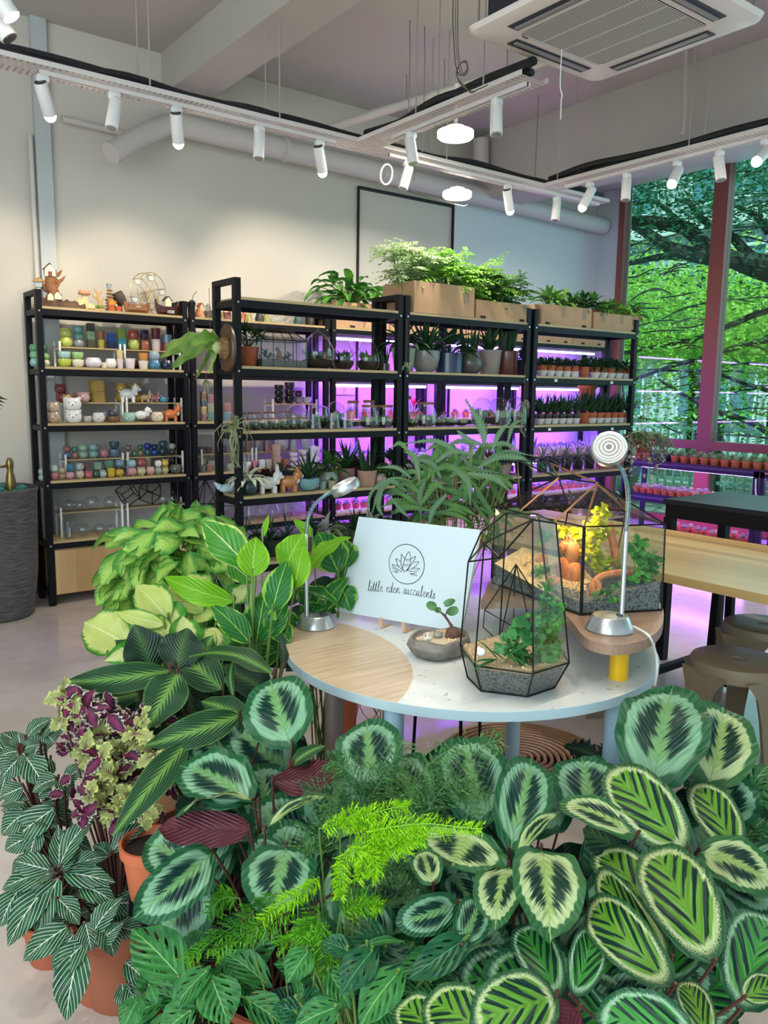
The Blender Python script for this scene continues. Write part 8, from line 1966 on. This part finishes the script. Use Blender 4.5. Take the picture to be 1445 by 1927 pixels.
asparagus('dark olive feathery asparagus fern in front of the round leaves below table', M_OLV, [
 PP([(700,1560),(680,1480),(640,1440),(620,1430)], 1.56), PP([(720,1560),(730,1460),(760,1390)], 1.56), PP([(760,1560),(800,1450),(860,1400)], 1.56), PP([(780,1560),(850,1470),(900,1540)], 1.53), PP([(760,1560),(840,1480),(930,1500)], 1.55), PP([(700,1560),(650,1520),(600,1560)], 1.5), PP([(760,1540),(780,1470),(770,1540)], 1.53), PP([(800,1560),(890,1420),(945,1390)], 1.58), PP([(690,1560),(620,1500),(570,1490)], 1.56), PP([(720,1560),(700,1500),(740,1440)], 1.54), PP([(640,1600),(600,1570),(560,1600)], 1.46), PP([(780,1700),(740,1650),(700,1680)], 1.48), PP([(700,1640),(760,1640),(810,1700)], 1.46)], at(760,1580,D=1.66).xy.to_3d(), 3, 54)
# --- silver lace fern behind the sign
def bigfern():
    r = random.Random(9); c = at(860,985,D=2.75); t = plantobj('ribbon_fern', 'tall ribbon fern with silvery green toothed fronds behind the signboard', V(c.x, c.y, .50), (.13,.22), mat('#3a3430', .7)); off = Vector(t.location); sd = thing('plant_stand', 'thin legged metal stand carrying the ribbon fern behind the table', 'stand', V(c.x, c.y, 0)); MB().lathe([(0,.488),(.15,.488),(.15,.499),(0,.499)], 24).build('plate', M_BLACK, sd)
    for k in range(3): MB().tube([(math.cos(k*2.1)*.13, math.sin(k*2.1)*.13, .488), (math.cos(k*2.1)*.15, math.sin(k*2.1)*.15, 0)], .006, 8).build('leg', M_BLACK, sd)
    A = MB(); B = MB(); st = MB()
    def frond(pts, wp, mb, D):
        P = [q_-off for q_ in crom([at(x, y, D=D+d) for x, y, d in [(p+(0,))[:3] for p in pts]], 16)]; n = len(P)
        vs = []; uv = []
        for i, p in enumerate(P):
            tt = i/(n-1); dd = (P[min(i+1,n-1)]-P[max(i-1,0)]).normalized(); s = dd.cross(_f).normalized()
            ww = wp/FPX*D*.5*math.sin(min(1, .12+tt*1.0)*PI*.93)
            if i % 2: ww *= .5
            vs += [p-s*ww+dd*ww*.55, p, p+s*ww+dd*ww*.55]; uv += [(tt,0),(tt,.5),(tt,1)]
        mb.add(vs, [f for i in range(n-1) for f in ((i*3,i*3+1,i*3+4,i*3+3),(i*3+1,i*3+2,i*3+5,i*3+4))], uv)
    for pts, wp in (([(912,835),(905,800),(876,752)],26), ([(860,810),(885,830),(915,838)],16), ([(925,850),(940,815),(962,790)],14), ([(800,905),(790,930),(792,985)],18), ([(860,850),(820,830),(757,835)],14), ([(775,900),(745,880),(710,880)],12),
        ([(765,925),(735,905),(712,930),(700,965)],18), ([(790,905),(780,860),(760,850)],16), ([(900,880),(940,860),(985,865),(1010,895)],20), ([(905,870),(950,850),(1005,858)],12), ([(880,890),(930,900),(960,925)],18), ([(850,880),(880,905),(885,950)],20), ([(830,900),(810,870),(770,865)],16),
        ([(720,915),(712,950),(722,975)],14), ([(870,860),(890,880),(940,890)],16), ([(840,930),(815,960),(805,1000)],16), ([(735,935),(755,960),(770,975)],12), ([(820,870),(850,850),(890,855)],16), ([(905,840),(950,835),(975,850)],14), ([(955,835),(965,800),(985,790)],12), ([(840,840),(870,830),(900,845)],14), ([(890,850),(860,870),(850,910)],16), ([(690,975),(700,925),(740,900),(775,905)],10)):
        frond(pts, wp*.9, A, 2.62+r.uniform(-.08,.1))
    for k in range(130):
        a = r.uniform(-PI, 0) if r.random() < .65 else r.uniform(0, .9*PI); x, y = 860+r.uniform(-80,90), 920+r.uniform(-50,60); l = r.uniform(40,85)
        frond([(x,y),(x+math.cos(a)*l*.6, y+math.sin(a)*l*.6),(x+math.cos(a)*l, y+math.sin(a)*l*.7+14)], r.uniform(9,16), B, 2.75+r.uniform(-.1,.12))
    for k in range(60):
        a = r.uniform(0, 2*PI); x, y = 870+r.uniform(-75,75), 975+r.uniform(-40,35); l = r.uniform(30,60)
        pinnate(B, at(x, y, D=2.72)-off, RX*math.cos(a)-DX*math.sin(a), l/FPX*2.7, 7, .03, .009, .8, r=r)
    for k in range(26): x, y = 860+r.uniform(-100,110), r.uniform(850,950); e = at(x,y,D=2.7)-off; st.tube(crom([V(r.uniform(-.04,.04),r.uniform(-.04,.04),.18), e*.5+V(0,0,.1), e], 4), .0016, 4)
    A.build('fronds', leafpat('silver_banded_frond', p_ficus('#688c68', '#2f5e38', '#93ad88'), ribs=8), t); B.build('inner_foliage', leafm('fern_green', '#2f5e30', '#5a8a3c', .25), t); st.build('stem', mat('#8a7a4a', .6), t)
bigfern()
# --- split leaf philodendron behind right calathea
leafplant('split_leaf_philodendron', 'dark split leaf philodendron behind the right calathea leaves', [(1400,1500,1445,1440,70,'N',{}),(1380,1500,1470,1500,60,'N',{}),(1400,1540,1350,1480,60,'N',{}),(1420,1560,1480,1600,70,'N',{}),(1130,1430,1060,1402,44,'DK',{'dd':.25}),(1130,1440,1160,1395,40,'DK',{'dd':.25}),(1400,1580,1440,1540,60,'N',{})], lambda y: Dmain(y)+.25, shape='ovate', jag=.35, nu=12, fseed=51, stemm=M_STEM)
